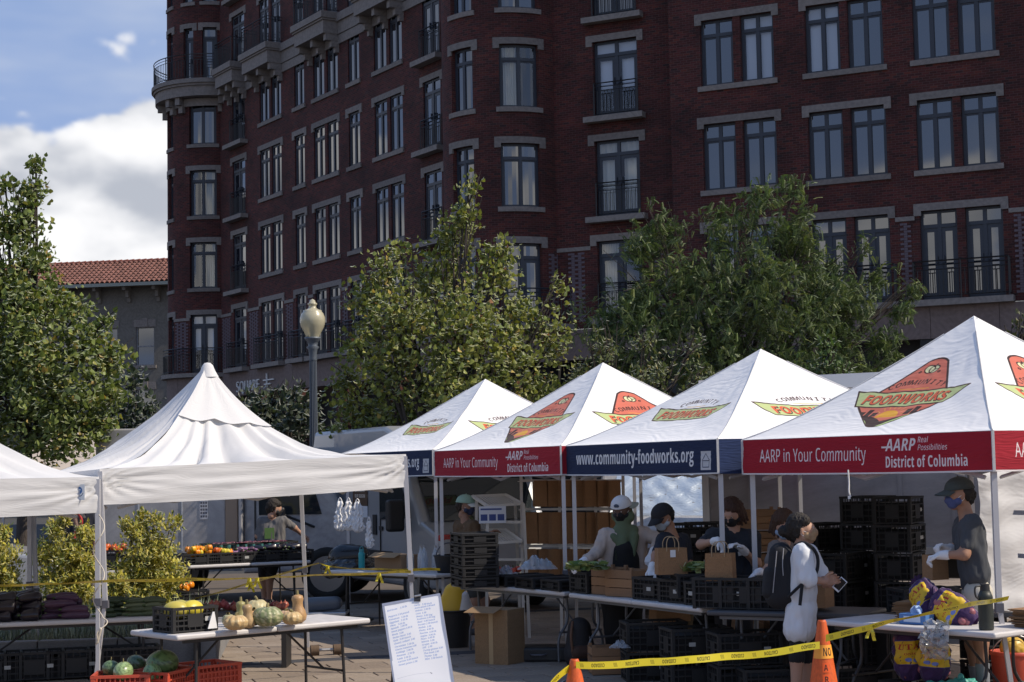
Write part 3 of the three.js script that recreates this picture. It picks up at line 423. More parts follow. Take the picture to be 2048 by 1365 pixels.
tree('locust_tree', 'dark green feathery leaved tree in front of the right wing', on(1440, 1085), at(1470, 900, 33), [
  [1590, 385, 32.5, 46, 0.8], [1520, 400, 33, 50, 0.7], [1560, 450, 32.4, 80], [1440, 430, 33.4, 46, 0.6], [1300, 440, 33, 44, 0.8], [1340, 480, 33.2, 60, 0.8], [1470, 490, 33, 80], [1280, 500, 33, 60, 0.7], [1600, 500, 32.6, 70], [1660, 540, 33, 60, 0.5], [1740, 490, 33, 34, 0.9], [1700, 620, 32.6, 74, 0.9], [1760, 680, 32.8, 54, 0.9], [1790, 730, 33, 40, 0.8], [1800, 620, 33, 40, 0.8], [1400, 560, 32.6, 110], [1520, 570, 32, 110], [1280, 590, 33, 90, 0.8], [1640, 600, 32.4, 90], [1760, 560, 33, 44, 0.9], [1825, 582, 33, 30, 0.9], [1210, 640, 33.4, 80, 0.7], [1330, 670, 32.4, 110], [1460, 680, 32, 120], [1590, 680, 32, 110], [1680, 660, 32.6, 70], [1250, 740, 33, 90], [1400, 770, 32.2, 110], [1540, 770, 32, 100], [1690, 740, 32.4, 70], [1760, 760, 32.6, 44, 0.5], [1190, 800, 33, 70], [1640, 800, 33, 60, 0.6]],
  { seed: 59, girth: 0.16, leaves: 19000, size: 0.185, tones: [[0.1, 0.155, 0.028, 0.5], [0.065, 0.108, 0.025, 0.86], [0.17, 0.21, 0.038, 1.01]], gap: 0.9, thin: -0.28, frond: true });
tree('young_tree', 'yellow green young tree behind the blue trimmed tent', on(1240, 1140), at(1260, 950, 27), [
  [1210, 665, 27, 34, 0.4], [1290, 690, 27, 40, 0.6], [1220, 720, 27, 44, 0.7], [1390, 690, 27.2, 40, 0.5], [1180, 700, 27, 40, 0.4], [1330, 740, 27, 56, 0.6], [1410, 750, 27, 40, 0.5], [1170, 760, 27, 60], [1280, 780, 27, 70], [1390, 790, 27, 50, 0.7]],
  { seed: 63, girth: 0.06, leaves: 2600, size: 0.085, tones: [[0.1, 0.125, 0.018, 0.6], [0.06, 0.09, 0.016, 0.9], [0.2, 0.16, 0.03, 1.01]], gap: 1.2, thin: -0.3, wide: 0.55 });
tree('sapling', 'bright green sapling above the white truck roof', on(1660, 1080), at(1660, 900, 31), [
  [1655, 690, 31, 26, 0.7], [1660, 730, 31, 40], [1610, 745, 31, 34, 0.7], [1640, 770, 31, 50], [1690, 755, 31, 34, 0.6], [1735, 765, 31, 22, 0.4]],
  { seed: 71, girth: 0.05, leaves: 900, size: 0.11, tones: [[0.085, 0.15, 0.025, 0.7], [0.06, 0.11, 0.02, 1.01]], gap: 1.4, thin: -0.3, wide: 0.6 });
tree('sapling', 'thin dark sapling at the right edge behind the tallest tent', on(2030, 1090), at(2030, 850, 30), [
  [2010, 660, 30, 24, 0.4], [2040, 645, 30, 30, 0.4], [2030, 690, 30, 30, 0.3], [2060, 720, 30, 50, 0.8], [2005, 700, 30, 20, 0.2]],
  { seed: 73, girth: 0.05, leaves: 420, size: 0.12, tones: [[0.07, 0.09, 0.02, 0.7], [0.14, 0.13, 0.03, 1.01]], gap: 1.4, thin: -0.3, wide: 0.6 });
tree('street_tree', 'dark leaved tree between the lamp post and the white tent peak', on(570, 1080), at(570, 900, 36), [
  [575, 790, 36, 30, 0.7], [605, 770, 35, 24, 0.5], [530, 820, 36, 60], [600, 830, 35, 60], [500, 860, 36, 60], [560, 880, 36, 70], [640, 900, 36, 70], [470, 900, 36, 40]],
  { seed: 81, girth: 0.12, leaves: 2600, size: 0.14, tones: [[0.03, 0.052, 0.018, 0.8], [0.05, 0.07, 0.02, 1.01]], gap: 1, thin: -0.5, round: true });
tree('street_tree', 'dark leaved tree behind the beige tent at left', on(280, 1080), at(270, 950, 40), [
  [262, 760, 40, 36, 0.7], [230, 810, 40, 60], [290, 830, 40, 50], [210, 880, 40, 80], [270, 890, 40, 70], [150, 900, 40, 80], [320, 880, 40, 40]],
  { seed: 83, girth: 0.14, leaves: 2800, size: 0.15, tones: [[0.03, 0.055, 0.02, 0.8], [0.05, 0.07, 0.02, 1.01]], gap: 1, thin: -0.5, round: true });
// golden variegated shrubs in the bed
function shrub(label, blobs, depth, seed) {
  const foot = on(blobs[0][0], 1235, 0.34), s = thing('golden_shrub', label, 'shrub', V(at(blobs[0][0], 1200, depth).x, 0.28, -depth)), r = rng(seed);
  const bs = blobs.map((b) => { const p = at(b[0], b[1], depth + (b[3] ?? 0)).sub(s.position); return [p.x, p.y, p.z, b[2] * depth / FPX]; });
  part('stems', s, bs.map((b, i) => limb(V((r() - 0.5) * 0.2, -0.1, (r() - 0.5) * 0.2), V(b[0], b[1] + b[3] * 0.6, b[2]), 0.015, 0.004, 0.12, seed + i)), barkMat);
  part('leaves', s, foliage(bs, 8500, 0.06, [[0.52, 0.46, 0.05, 0.5], [0.34, 0.35, 0.05, 0.78], [0.14, 0.19, 0.03, 0.9], [0.72, 0.62, 0.18, 1.01]], seed, { wide: 0.5, thin: -0.6, gap: 2 }), leafMat);
}
shrub('rounded golden green shrub under the big white tent', [[300, 1100, 62], [270, 1060, 30], [310, 1040, 20], [345, 1050, 22], [250, 1050, 16], [330, 1150, 54], [265, 1150, 50], [300, 1190, 60], [282, 1030, 12], [357, 1042, 10]], 21.4, 91);
shrub('golden green shrub between the grey tent poles', [[140, 1110, 50], [110, 1060, 24], [130, 1040, 16], [170, 1070, 26], [90, 1110, 34], [170, 1140, 40], [110, 1170, 50], [150, 1190, 50], [128, 1028, 10]], 21, 93);
shrub('golden green shrub cut by the left edge', [[5, 1120, 44], [0, 1070, 24], [-20, 1150, 50], [15, 1170, 34], [5, 1210, 40]], 21, 95);
shrub('low dark leafy shrub between the two tall golden shrubs', [[215, 1200, 30], [235, 1170, 24], [200, 1225, 26]], 20.6, 97);

// ---------------------------------------------------------------- street lamp
{
  const d = 30, base = at(630, 1140, d), l = thing('street_lamp', 'grey fluted lamp post with a cream acorn globe', 'lamp', V(base.x, 0, -d)), y = (py) => at(625, py, d).y, iron = mat([0.105, 0.125, 0.155], 0.5, { metalness: 0.3 });
  const k = d / FPX, top = y(598), gb = y(675), w = (px) => px * k;
  part('globe', l, lathe([[0, top], [w(5), top - w(3)], [w(7), top - w(8)], [w(9.5), top - w(9)], [w(9.5), top - w(12)], [w(7), top - w(14)], [w(8), top - w(19)], [w(13), top - w(22)], [w(18.5), top - w(23.5)], [w(18.5), top - w(26)], [w(22), top - w(30)], [w(25), top - w(38)], [w(25.5), top - w(46)], [w(23), top - w(57)], [w(17), top - w(68)], [w(13), gb]].reverse(), 32), mat([0.62, 0.58, 0.42], 0.3, { transmission: 0.35, clearcoat: 0.6 }));
  part('bulb', l, ball(w(7), 0, gb + w(12), 0, 12, 1, 1.5, 1), mat([0.3, 0.26, 0.16], 0.4));
  const p = [[w(12), gb], [w(16.5), gb], [w(16.5), gb - w(4)], [w(11), gb - w(9)], [w(9), gb - w(17)], [w(13), gb - w(20)], [w(9), gb - w(25)], [w(7.5), gb - w(42)], [w(8.5), gb - w(45)], [w(7), gb - w(48)]];
  part('capital', l, lathe(p.reverse(), 24), iron);
  const h = gb - w(48), fl = []; for (let i = 0; i < 14; i++) { const a = i / 14 * 6.283; fl.push(rod(V(Math.cos(a) * w(8.5), 0.9, Math.sin(a) * w(8.5)), V(Math.cos(a) * w(6.4), h, Math.sin(a) * w(6.4)), 0.011, 0.009, 5)); }
  part('shaft', l, [cyl(w(8), w(6), h - 0.8, 0, 0.8, 0, 20), ...fl], iron); part('base', l, lathe([[0.2, 0], [0.2, 0.25], [0.16, 0.3], [0.15, 0.7], [0.1, 0.85], [w(8), 0.9]], 20), iron);
}

// ---------------------------------------------------------------- market tents
const weave = noiseTex(256, 256, (u, v) => 0.6 + 0.25 * N2(u * 9, v * 9) + 0.15 * N2(u * 40, v * 40));
const creased = (() => { const t = noiseTex(512, 512, (u, v) => 0.5 + 0.34 * N2(u * 5 + 1.5 * N2(u * 2, v * 3), v * 16 + 2 * N2(u * 3, v * 2)) + 0.12 * N2(u * 26, v * 40)); return t; })();
const cloth = (o = {}) => mat(o.map ? [0.86, 0.86, 0.87] : o.c ?? [0.8, 0.8, 0.82], 1, { transmission: 0.14, side: THREE.DoubleSide, bumpMap: creased, bumpScale: o.bump ?? 0.004, ...(o.map ? { map: o.map } : {}) });
const steelPaint = mat([0.5, 0.5, 0.53], 0.45, { metalness: 0.25 }), greyPlastic = mat([0.1, 0.1, 0.12], 0.6), zinc = mat([0.45, 0.45, 0.46], 0.4, { metalness: 0.7 });
function logo(c, full) { // 1024 x 640 covers a roof side of 3.05 m by 1.9 m
  c.fillStyle = '#fff'; c.fillRect(0, 0, 1024, 640); c.strokeStyle = '#eceff4'; c.lineWidth = 2; c.beginPath(); c.moveTo(0, 640 - 500); c.lineTo(1024, 640 - 500); c.stroke();
  c.save(); c.translate(512, 640 - 265); c.lineJoin = 'round';
  const ink = '#3a1d1c';
  if (full) {
    c.beginPath(); c.moveTo(-40, -172); c.quadraticCurveTo(0, -205, 40, -172); c.lineTo(168, 20); c.quadraticCurveTo(176, 40, 160, 56); c.lineTo(30, 178); c.quadraticCurveTo(0, 200, -30, 178); c.lineTo(-160, 56); c.quadraticCurveTo(-176, 40, -168, 20); c.closePath();
    c.fillStyle = '#dd7660'; c.fill(); c.lineWidth = 7; c.strokeStyle = ink; c.stroke(); c.save(); c.clip();
    c.fillStyle = '#f0b02c'; c.beginPath(); c.arc(0, 122, 44, Math.PI, 0); c.fill(); c.strokeStyle = '#f0a050'; c.lineWidth = 4; for (let k = 0; k < 9; k++) { const a = Math.PI * (1.1 + 0.1 * k); c.beginPath(); c.moveTo(52 * Math.cos(a), 122 + 52 * Math.sin(a)); c.lineTo(74 * Math.cos(a), 122 + 74 * Math.sin(a)); c.stroke(); }
    c.fillStyle = ink; for (const [x, w, h] of [[-128, 22, 30], [-100, 20, 44], [-74, 24, 26], [62, 24, 34], [90, 20, 46], [116, 22, 26]]) c.fillRect(x, 112 - h, w, h);
    c.beginPath(); c.moveTo(-180, 108); c.quadraticCurveTo(-60, 90, 0, 150); c.lineTo(60, 124); c.quadraticCurveTo(120, 106, 180, 110); c.lineTo(0, 260); c.closePath(); c.fill();
    c.fillStyle = '#bcd98a'; c.beginPath(); c.moveTo(-150, 110); c.quadraticCurveTo(-50, 120, -30, 200); c.lineTo(-80, 200); c.quadraticCurveTo(-80, 140, -150, 130); c.fill(); c.beginPath(); c.moveTo(150, 104); c.quadraticCurveTo(50, 130, 20, 200); c.lineTo(0, 200); c.quadraticCurveTo(50, 120, 140, 98); c.fill();
    c.restore();
    c.fillStyle = '#e6e6b4'; c.strokeStyle = ink; c.lineWidth = 4; c.beginPath(); c.arc(-9, -138, 18, 0, 7); c.arc(9, -138, 18, 0, 7); c.fill(); c.stroke(); c.beginPath(); c.moveTo(0, -148); c.lineTo(8, -164); c.stroke(); for (const x of [-38, 38]) { c.beginPath(); c.arc(x, -122, 4, 0, 7); c.stroke(); }
  }
  // the word in an arc above the banner
  c.fillStyle = ink; c.font = 'bold 34px sans-serif'; c.textAlign = 'center'; const word = 'COMMUNITY'; for (let i = 0; i < 9; i++) { const a = (i - 4) * 0.098; c.save(); c.translate(Math.sin(a) * 270, -52 + 270 - Math.cos(a) * 270 - 10); c.rotate(a * 0.9); c.fillText(word[i], 0, 0); c.restore(); }
  c.fillStyle = '#f0b02c'; c.fillRect(-60, -38, 120, 3);
  c.beginPath(); c.moveTo(-226, -30); c.quadraticCurveTo(0, -16, 226, -30); c.lineTo(178, 52); c.quadraticCurveTo(0, 60, -178, 52); c.closePath(); c.fillStyle = '#c9d796'; c.fill(); c.lineWidth = 6; c.strokeStyle = ink; c.stroke();
  c.font = 'bold 66px sans-serif'; c.lineWidth = 5; c.strokeStyle = ink; c.strokeText('FOODWORKS', 3, 40, 340); c.fillStyle = '#e8603f'; c.fillText('FOODWORKS', 0, 37, 340);
  c.restore();
}
const roofTex = [canvasTex(1024, 640, (c) => logo(c, false)), canvasTex(1024, 640, (c) => logo(c, true))];
const valanceTex = {
  red: canvasTex(2048, 216, (c, w, h) => {
    c.fillStyle = '#a8142c'; c.fillRect(0, 0, w, h); c.fillStyle = '#e9e4e6'; c.fillRect(0, h - 9, w, 9); c.fillRect(0, 0, w, 3);
    c.fillStyle = '#f2e9ec'; c.font = '106px sans-serif'; c.textAlign = 'left'; c.fillText('AARP in Your Community', 165, 140, 930);
    c.font = 'italic bold 92px sans-serif'; c.fillText('AARP', 1250, 92, 230); c.fillRect(1222, 66, 60, 10); c.font = 'italic 42px sans-serif'; c.fillText('Real', 1500, 50); c.fillText('Possibilities', 1500, 92, 230);
    c.font = 'bold 84px sans-serif'; c.fillText('District of Columbia', 1250, 182, 620);
  }),
  navy: canvasTex(2048, 216, (c, w, h) => {
    c.fillStyle = '#10254d'; c.fillRect(0, 0, w, h); c.fillStyle = '#e4e6ea'; c.fillRect(0, h - 9, w, 9); c.fillRect(0, 0, w, 3);
    c.fillStyle = '#eef0f4'; c.font = 'bold 122px sans-serif'; c.fillText('www.community-foodworks.org', 170, 138, 1600);
    c.fillStyle = '#cfd2d8'; c.fillRect(1850, 72, 116, 118); c.strokeStyle = '#5a6072'; c.lineWidth = 6; c.beginPath(); c.moveTo(1866, 130); c.lineTo(1908, 88); c.lineTo(1950, 130); c.stroke(); c.strokeRect(1872, 132, 72, 40);
  }),
};
for (const t of [...roofTex, ...Object.values(valanceTex)]) t.wrapS = t.wrapT = THREE.ClampToEdgeWrapping;
const roofCloth = [cloth({ map: roofTex[0] }), cloth({ map: roofTex[1] })], plainCloth = cloth({ c: [0.68, 0.68, 0.69], bump: 0.0015 }), beigeCloth = cloth({ c: [0.5, 0.44, 0.39] }), valCloth = { red: cloth({ map: valanceTex.red, bump: 0.004 }), navy: cloth({ map: valanceTex.navy, bump: 0.004 }) }, navyCloth = cloth({ c: [0.012, 0.03, 0.105], bump: 0.004 });
// corners are [x, depth]; n the near corner, e1 the way from it to the left corner
function tent(label, n, a, o) {
  const S = o.size ?? 3.05, e1 = [Math.cos(a), Math.sin(a)], e2 = [-e1[1], e1[0]]; if (e2[1] < 0) { e2[0] *= -1; e2[1] *= -1; }
  const c0 = [n[0] + S / 2 * (e1[0] + e2[0]), n[1] + S / 2 * (e1[1] + e2[1])], W = (x, y, d) => V(x - c0[0], y, -(d - c0[1]));
  const t = thing('market_tent', label, 'tent', V(c0[0], 0, -c0[1]), 0, o.group); if (o.lean) t.rotation.z = o.lean;
  const C = [[n[0] + S * e1[0], n[1] + S * e1[1]], n, [n[0] + S * e2[0], n[1] + S * e2[1]], [n[0] + S * (e1[0] + e2[0]), n[1] + S * (e1[1] + e2[1])]];
  const { eave, drop, peak } = o, pws = o.pows ?? Array(4).fill(o.curve ?? 1.2), wr = o.wrinkle ?? 0.007, sd = o.seed ?? 1;
  for (let k = 0; k < 4; k++) {
    const A = C[k], B = C[(k + 1) % 4], rough = (u, v) => wr * (N2(u * 5 + k * 7 + sd, v * 3) + 0.35 * N2(u * 22 + k + sd, v * 5) + 0.3 * Math.pow(Math.max(0, N2(u * 11 - v * 6 + sd, u * 3 + v * 8 + k)), 2)) * Math.sin(Math.PI * Math.min(1, v * 1.2)) + (o.folds ?? 0) * Math.sin(u * 37 + 2.2 * Math.sin(u * 9 + sd)) * v * (1 - v) * (1 - v) * 3.2 * Math.sin(Math.PI * u);
    const roofP = (u, v) => { const w = v < 1 ? 1 - v : 0, q = w === 0 ? 0 : w; const b = [lerp(A[0], B[0], u), lerp(A[1], B[1], u)]; const r = o.blunt ? lerp(1, 0.012, v) : q; const h = eave + (peak - eave) * Math.pow(v, lerp(pws[k], pws[(k + 1) % 4], u)) - (o.sag ?? 0.035) * Math.sin(Math.PI * u) * Math.sin(Math.PI * v) + rough(u, v); return W(c0[0] + (b[0] - c0[0]) * r, h, c0[1] + (b[1] - c0[1]) * r); };
    part('roof_panel', t, grid(40, 26, roofP, (u, v) => [0.5 + (u - 0.5) * (1 - v), v]), o.roof);
    const nx = (B[1] - A[1]) / S, nd = -(B[0] - A[0]) / S, f = o.flutter ?? 0.008;
    const val = part('valance', t, grid(110, 18, (u, v) => { const b = [lerp(A[0], B[0], u), lerp(A[1], B[1], u)], out = f * (1 - v) * (N2(u * 4 + k * 5 + sd, v * 1.2) + 0.4) + (o.crease ?? 0.003) * [0, 1].reduce((s, e) => { const du = e ? 1 - u : u, an = Math.atan2(du * 3, 0.15 + (0.5 - v) * (e ? 1 : 0.8)); return s + Math.sin(an * 15 + k + e * 2 + sd) * Math.exp(-du * 4.5); }, 0.7 * N2(u * 2.2 + sd + k * 3, v * 2.6)) * Math.sin(Math.PI * Math.min(1, (1 - v) * 1.15)); return W(b[0] - nx * -out + 0, eave - drop * (1 - v) - (1 - v) * 0.02 * Math.sin(Math.PI * u) * (o.crease ? 1 : 0.4), b[1] - nd * -out); }), k === 1 && o.plainSide ? o.plainSide : o.valance);
    if (o.trim) { const d = V(0, 0, 0); part('piping', val, [bar(W(B[0], eave - drop, B[1]), W(B[0], eave, B[1]), 0.02)], plainCloth); part('ridge_seam', t, [tube(Array.from({ length: 8 }, (_, i) => roofP(1, i / 8).add(d)), 0.008, 16, 4)], plainCloth); }
    // legs with a clamp at table height and a foot, scissor bars under the eave
    const iN = o.blunt ? 0.006 : 0.04, P = (y) => W(lerp(B[0], c0[0], iN), y, lerp(B[1], c0[1], iN)), ext = o.foot?.[(k + 1) % 4] ?? 0, sh = o.shift?.[(k + 1) % 4] ?? 0, F0 = P(ext); F0.x += sh;
    const leg = part('leg', t, [bar(P(0.85), P(eave - 0.02), 0.042), bar(F0, P(0.9), 0.033)], steelPaint); part('clamp', leg, box(0.06, 0.07, 0.06, P(0).x, 0.86, P(0).z), greyPlastic); part('foot', leg, box(0.09, 0.012, 0.09, F0.x, ext + 0.006, F0.z), zinc);
    const Q = (s, y) => { const x = lerp(A[0], B[0], lerp(0.03, 0.97, s)), z = lerp(A[1], B[1], lerp(0.03, 0.97, s)); return W(lerp(x, c0[0], 0.06), y, lerp(z, c0[1], 0.06)); };
    const hi = eave - 0.1, lo = eave - 0.36; part('scissor_bar', t, [bar(Q(0, hi), Q(0.5, lo), 0.02, 0.03), bar(Q(0, lo), Q(0.5, hi), 0.02, 0.03), bar(Q(0.5, hi), Q(1, lo), 0.02, 0.03), bar(Q(0.5, lo), Q(1, hi), 0.02, 0.03)], steelPaint);
  }
  part('centre_pole', t, bar(V(0, eave - 0.2, 0), V(0, peak - 0.02, 0), 0.05), steelPaint);
  if (o.blunt) part('peak_cap', t, lathe([[0.001, peak + 0.035], [0.03, peak + 0.03], [0.055, peak + 0.005], [0.075, peak - 0.05], [0.11, peak - 0.12]].reverse(), 18), o.roof);
  return { t, W, C, c0 };
}
const rad = (d) => d * R, row = 'printed canopy tents in a staggered row', farGroup = 'plain white tents at left';
tent('white canopy tent with navy web address valance, farthest left of the printed row', [-1.02, 21.36], rad(117.7), { eave: 2.254, drop: 0.327, peak: 3.241, roof: roofCloth[0], valance: valCloth.navy, plainSide: navyCloth, trim: true, seed: 3, group: row });
tent('smaller canopy tent with red valance and orange logos beside the pear tree trunk', [0.502, 18.32], rad(119.2), { eave: 2.232, drop: 0.318, peak: 3.25, roof: roofCloth[1], valance: valCloth.red, trim: true, seed: 5, group: row });
tent('white canopy tent with navy valance reading the whole web address', [1.868, 15.618], rad(115.5), { eave: 2.229, drop: 0.32, peak: 3.19, roof: roofCloth[0], valance: valCloth.navy, plainSide: navyCloth, trim: true, seed: 8, group: row });
tent('white canopy tent with red valance and large orange logos, nearest at right', [3.664, 13.02], rad(122.6), { size: 2.943, eave: 2.214, drop: 0.316, peak: 3.27, shift: [0, 0.1, 0, 0], roof: roofCloth[1], valance: valCloth.red, trim: true, seed: 13, group: row });
const tw = tent('big plain white tent with blunt peak and crumpled valance over the squash table', [-1.0, 16.94], rad(207.2), { eave: 2.085, drop: 0.325, peak: 3.12, roof: plainCloth, valance: plainCloth, blunt: true, pows: [2.05, 2.85, 2.4, 1.75], folds: 0.17, wrinkle: 0.02, sag: 0.05, crease: 0.014, flutter: 0.012, lean: 0.036, seed: 17, foot: [0.06, -0.05, -0.05, 0.06], shift: [-0.13, 0, 0, 0] });
tent('plain white tent cut off by the left edge', [-3.78, 15.5], rad(207.2), { eave: 1.99, drop: 0.325, peak: 3.1, roof: plainCloth, valance: plainCloth, blunt: true, curve: 1.75, folds: 0.12, wrinkle: 0.02, sag: 0.05, crease: 0.012, flutter: 0.01, seed: 23 });
tent('beige tent peeping out behind the big white tent', [at(330, 900, 30).x, 29.6], rad(190), { eave: 2.05, drop: 0.3, peak: 3.02, roof: beigeCloth, valance: beigeCloth, curve: 1.25, seed: 29 });
{ // flap over the vent of the big white tent, hanging in scallops
  const { t, C, c0, W } = tw, A = C[0], B = C[1], f = (u, v) => { const r = lerp(0.30 + 0.02 * Math.abs(Math.sin(u * Math.PI * 2.5)), 0.02, v), b = [lerp(A[0], B[0], u), lerp(A[1], B[1], u)], y = 2.085 + 1.035 * Math.pow(1 - r, lerp(2.05, 2.85, u)) + 0.018 * (1 - v) + 0.006 * Math.sin(u * 20); return W(c0[0] + (b[0] - c0[0]) * (r + 0.006), y, c0[1] + (b[1] - c0[1]) * (r + 0.006)); };
  part('vent_flap', t, grid(30, 10, f), plainCloth);
}
{ // round blue badge on the valance of the left tent
  const p = at(160, 985, 15.45), b = part('sticker', scene, new THREE.PlaneGeometry(0.12, 0.14), mat([1, 1, 1], 0.6, { map: canvasTex(128, 150, (c) => { c.fillStyle = '#e6ebee'; c.fillRect(0, 0, 128, 150); c.fillStyle = '#3f6ea8'; c.beginPath(); c.arc(64, 58, 34, 0, 7); c.fill(); c.fillStyle = '#dfe8ee'; c.beginPath(); c.arc(64, 62, 18, 3.4, 6); c.fill(); c.strokeStyle = '#2c4a6a'; c.lineWidth = 7; c.beginPath(); c.arc(64, 70, 44, 0.3, 2.84); c.stroke(); }) }));
  b.position.set(p.x, p.y, p.z + 0.03); b.rotation.y = -0.47 + 0; tag(b, 'small blue round badge stuck on the left tent valance', 'sticker');
}

// ---------------------------------------------------------------- vehicles
const paintW = mat([0.42, 0.41, 0.42], 0.4, { clearcoat: 0.25, map: grainS }), paintS = mat([0.34, 0.35, 0.37], 0.4, { metalness: 0.3, clearcoat: 0.5 }), tyreM = mat([0.02, 0.02, 0.02], 0.9), rimM = mat([0.35, 0.35, 0.36], 0.35, { metalness: 0.8 }), autoGlass = mat([0.02, 0.025, 0.028], 0.05, { ior: 1.7 }), blackP = mat([0.02, 0.02, 0.022], 0.55), alu = mat([0.55, 0.56, 0.58], 0.4, { metalness: 0.75 }), redLens = mat([0.4, 0.02, 0.02], 0.2), clearLens = mat([0.6, 0.6, 0.6], 0.1);
function prof(pts, w, bevel = 0.04) { const s = new THREE.Shape(pts.map((p) => new THREE.Vector2(p[0], p[1]))); return new THREE.ExtrudeGeometry(s, { depth: w - 2 * bevel, bevelEnabled: true, bevelSize: bevel, bevelThickness: bevel, bevelSegments: 3 }).translate(0, 0, -w / 2 + bevel); }
function wheel(t, x, z, r, w = 0.22) { const p = part('wheel', t, new THREE.TorusGeometry(r - 0.09, 0.1, 10, 24).scale(1, 1, w / 0.2).translate(x, r, z), tyreM); part('rim', p, [cyl(r - 0.12, r - 0.12, w * 0.8, 0, -w * 0.4, 0, 20).rotateX(Math.PI / 2).translate(x, r, z)], rimM); }
const heading = (dx, dd) => Math.atan2(dd, dx);   // local +x runs along (dx, depth dd)
{ // box truck behind the packing tables: local x along its side, z toward us
  const p = at(1405, 930, 21), t = thing('box_truck', 'white box truck parked across behind the packing tables at right', 'truck', V(p.x, 0, p.z), heading(0.866, -0.5) * 1);
  t.rotation.y = Math.atan2(0.5, 0.866) * -1;
  const shadeW = mat([0.3, 0.29, 0.3], 0.45, { map: grainS }); part('cargo_box', t, rbox(6.2, 2.15, 2.2, 0.03, 3.1, 1.95, -1.1), shadeW);  // white paint, its colour darkened to stand for shade under the canopies
  part('roof_rail', t, [box(6.22, 0.12, 0.03, 3.1, 2.98, 0.012), box(6.22, 0.05, 0.04, 3.1, 2.9, 0.014), box(6.22, 0.12, 0.03, 3.1, 0.95, 0.012), box(0.09, 2.05, 0.03, 0.045, 1.95, 0.016), box(0.09, 2.05, 0.03, 6.15, 1.95, 0.016)], alu);
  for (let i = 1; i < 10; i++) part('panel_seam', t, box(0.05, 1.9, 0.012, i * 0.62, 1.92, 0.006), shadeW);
  part('rivets', t, Array.from({ length: 40 }, (_, i) => ball(0.012, 0.2 + i * 0.15, 2.8, 0.02, 6)).concat(Array.from({ length: 20 }, (_, i) => ball(0.012, 0.25 + i * 0.3, 2.45, 0.01, 6))), alu, 'stuff');
  part('chassis', t, box(6, 0.25, 1.2, 3, 0.75, -1.1), blackP); for (const x of [1.2, 5.2]) { wheel(t, x, -0.15, 0.42); wheel(t, x, -2.05, 0.42); }
}
{ // van seen from the front, silver shade behind its windscreen
  const p = at(1330, 960, 22.6), t = thing('parked_van', 'white van facing us with a silver sunshade behind its windscreen', 'van', V(p.x, 0, p.z), -0.15);
  part('body', t, prof([[0, 0.35], [0.15, 0.35], [0.2, 0.9], [-0.02, 1.05], [-0.75, 1.27], [-1.35, 1.93], [-1.5, 2.0], [-4.6, 2.0], [-4.65, 0.4]].map((q) => [q[0], q[1]]), 1.95, 0.06).rotateY(-Math.PI / 2), paintW);
  const ws = (u, v, o) => V(lerp(-0.82, 0.82, u) * lerp(1, 0.9, v), lerp(1.3, 1.9, v), lerp(-0.76, -1.31, v) + 0.075 + o);
  part('sunshade', t, grid(30, 16, (u, v) => ws(u, v, 0.012 + 0.03 * N2(u * 4 + v * 3, v * 4 - u * 3))), mat([0.8, 0.82, 0.84], 0.38, { metalness: 0.6, side: THREE.DoubleSide, bumpMap: creased, bumpScale: 0.005 })); part('windscreen', t, grid(1, 1, (u, v) => ws(u, v, 0.04)), mat([0.92, 0.95, 0.96], 0.03, { transmission: 1, thickness: 0, ior: 1.6 }));
  part('grille', t, rbox(1.2, 0.25, 0.06, 0.03, 0, 0.72, 0.19), blackP); for (const s of [-1, 1]) { part('headlight', t, rbox(0.3, 0.22, 0.1, 0.05, s * 0.72, 0.85, 0.12), clearLens); part('mirror', t, rbox(0.16, 0.24, 0.1, 0.04, s * 1.08, 1.35, -0.9), blackP); wheelF(t, s * 0.85, -0.7); }
  function wheelF(tt, x, z) { const w = part('wheel', tt, new THREE.TorusGeometry(0.24, 0.1, 10, 24).rotateY(Math.PI / 2).translate(x, 0.34, z), tyreM); part('rim', w, cyl(0.2, 0.2, 0.14, 0, -0.07, 0, 16).rotateZ(Math.PI / 2).translate(x, 0.34, z), rimM); }
}
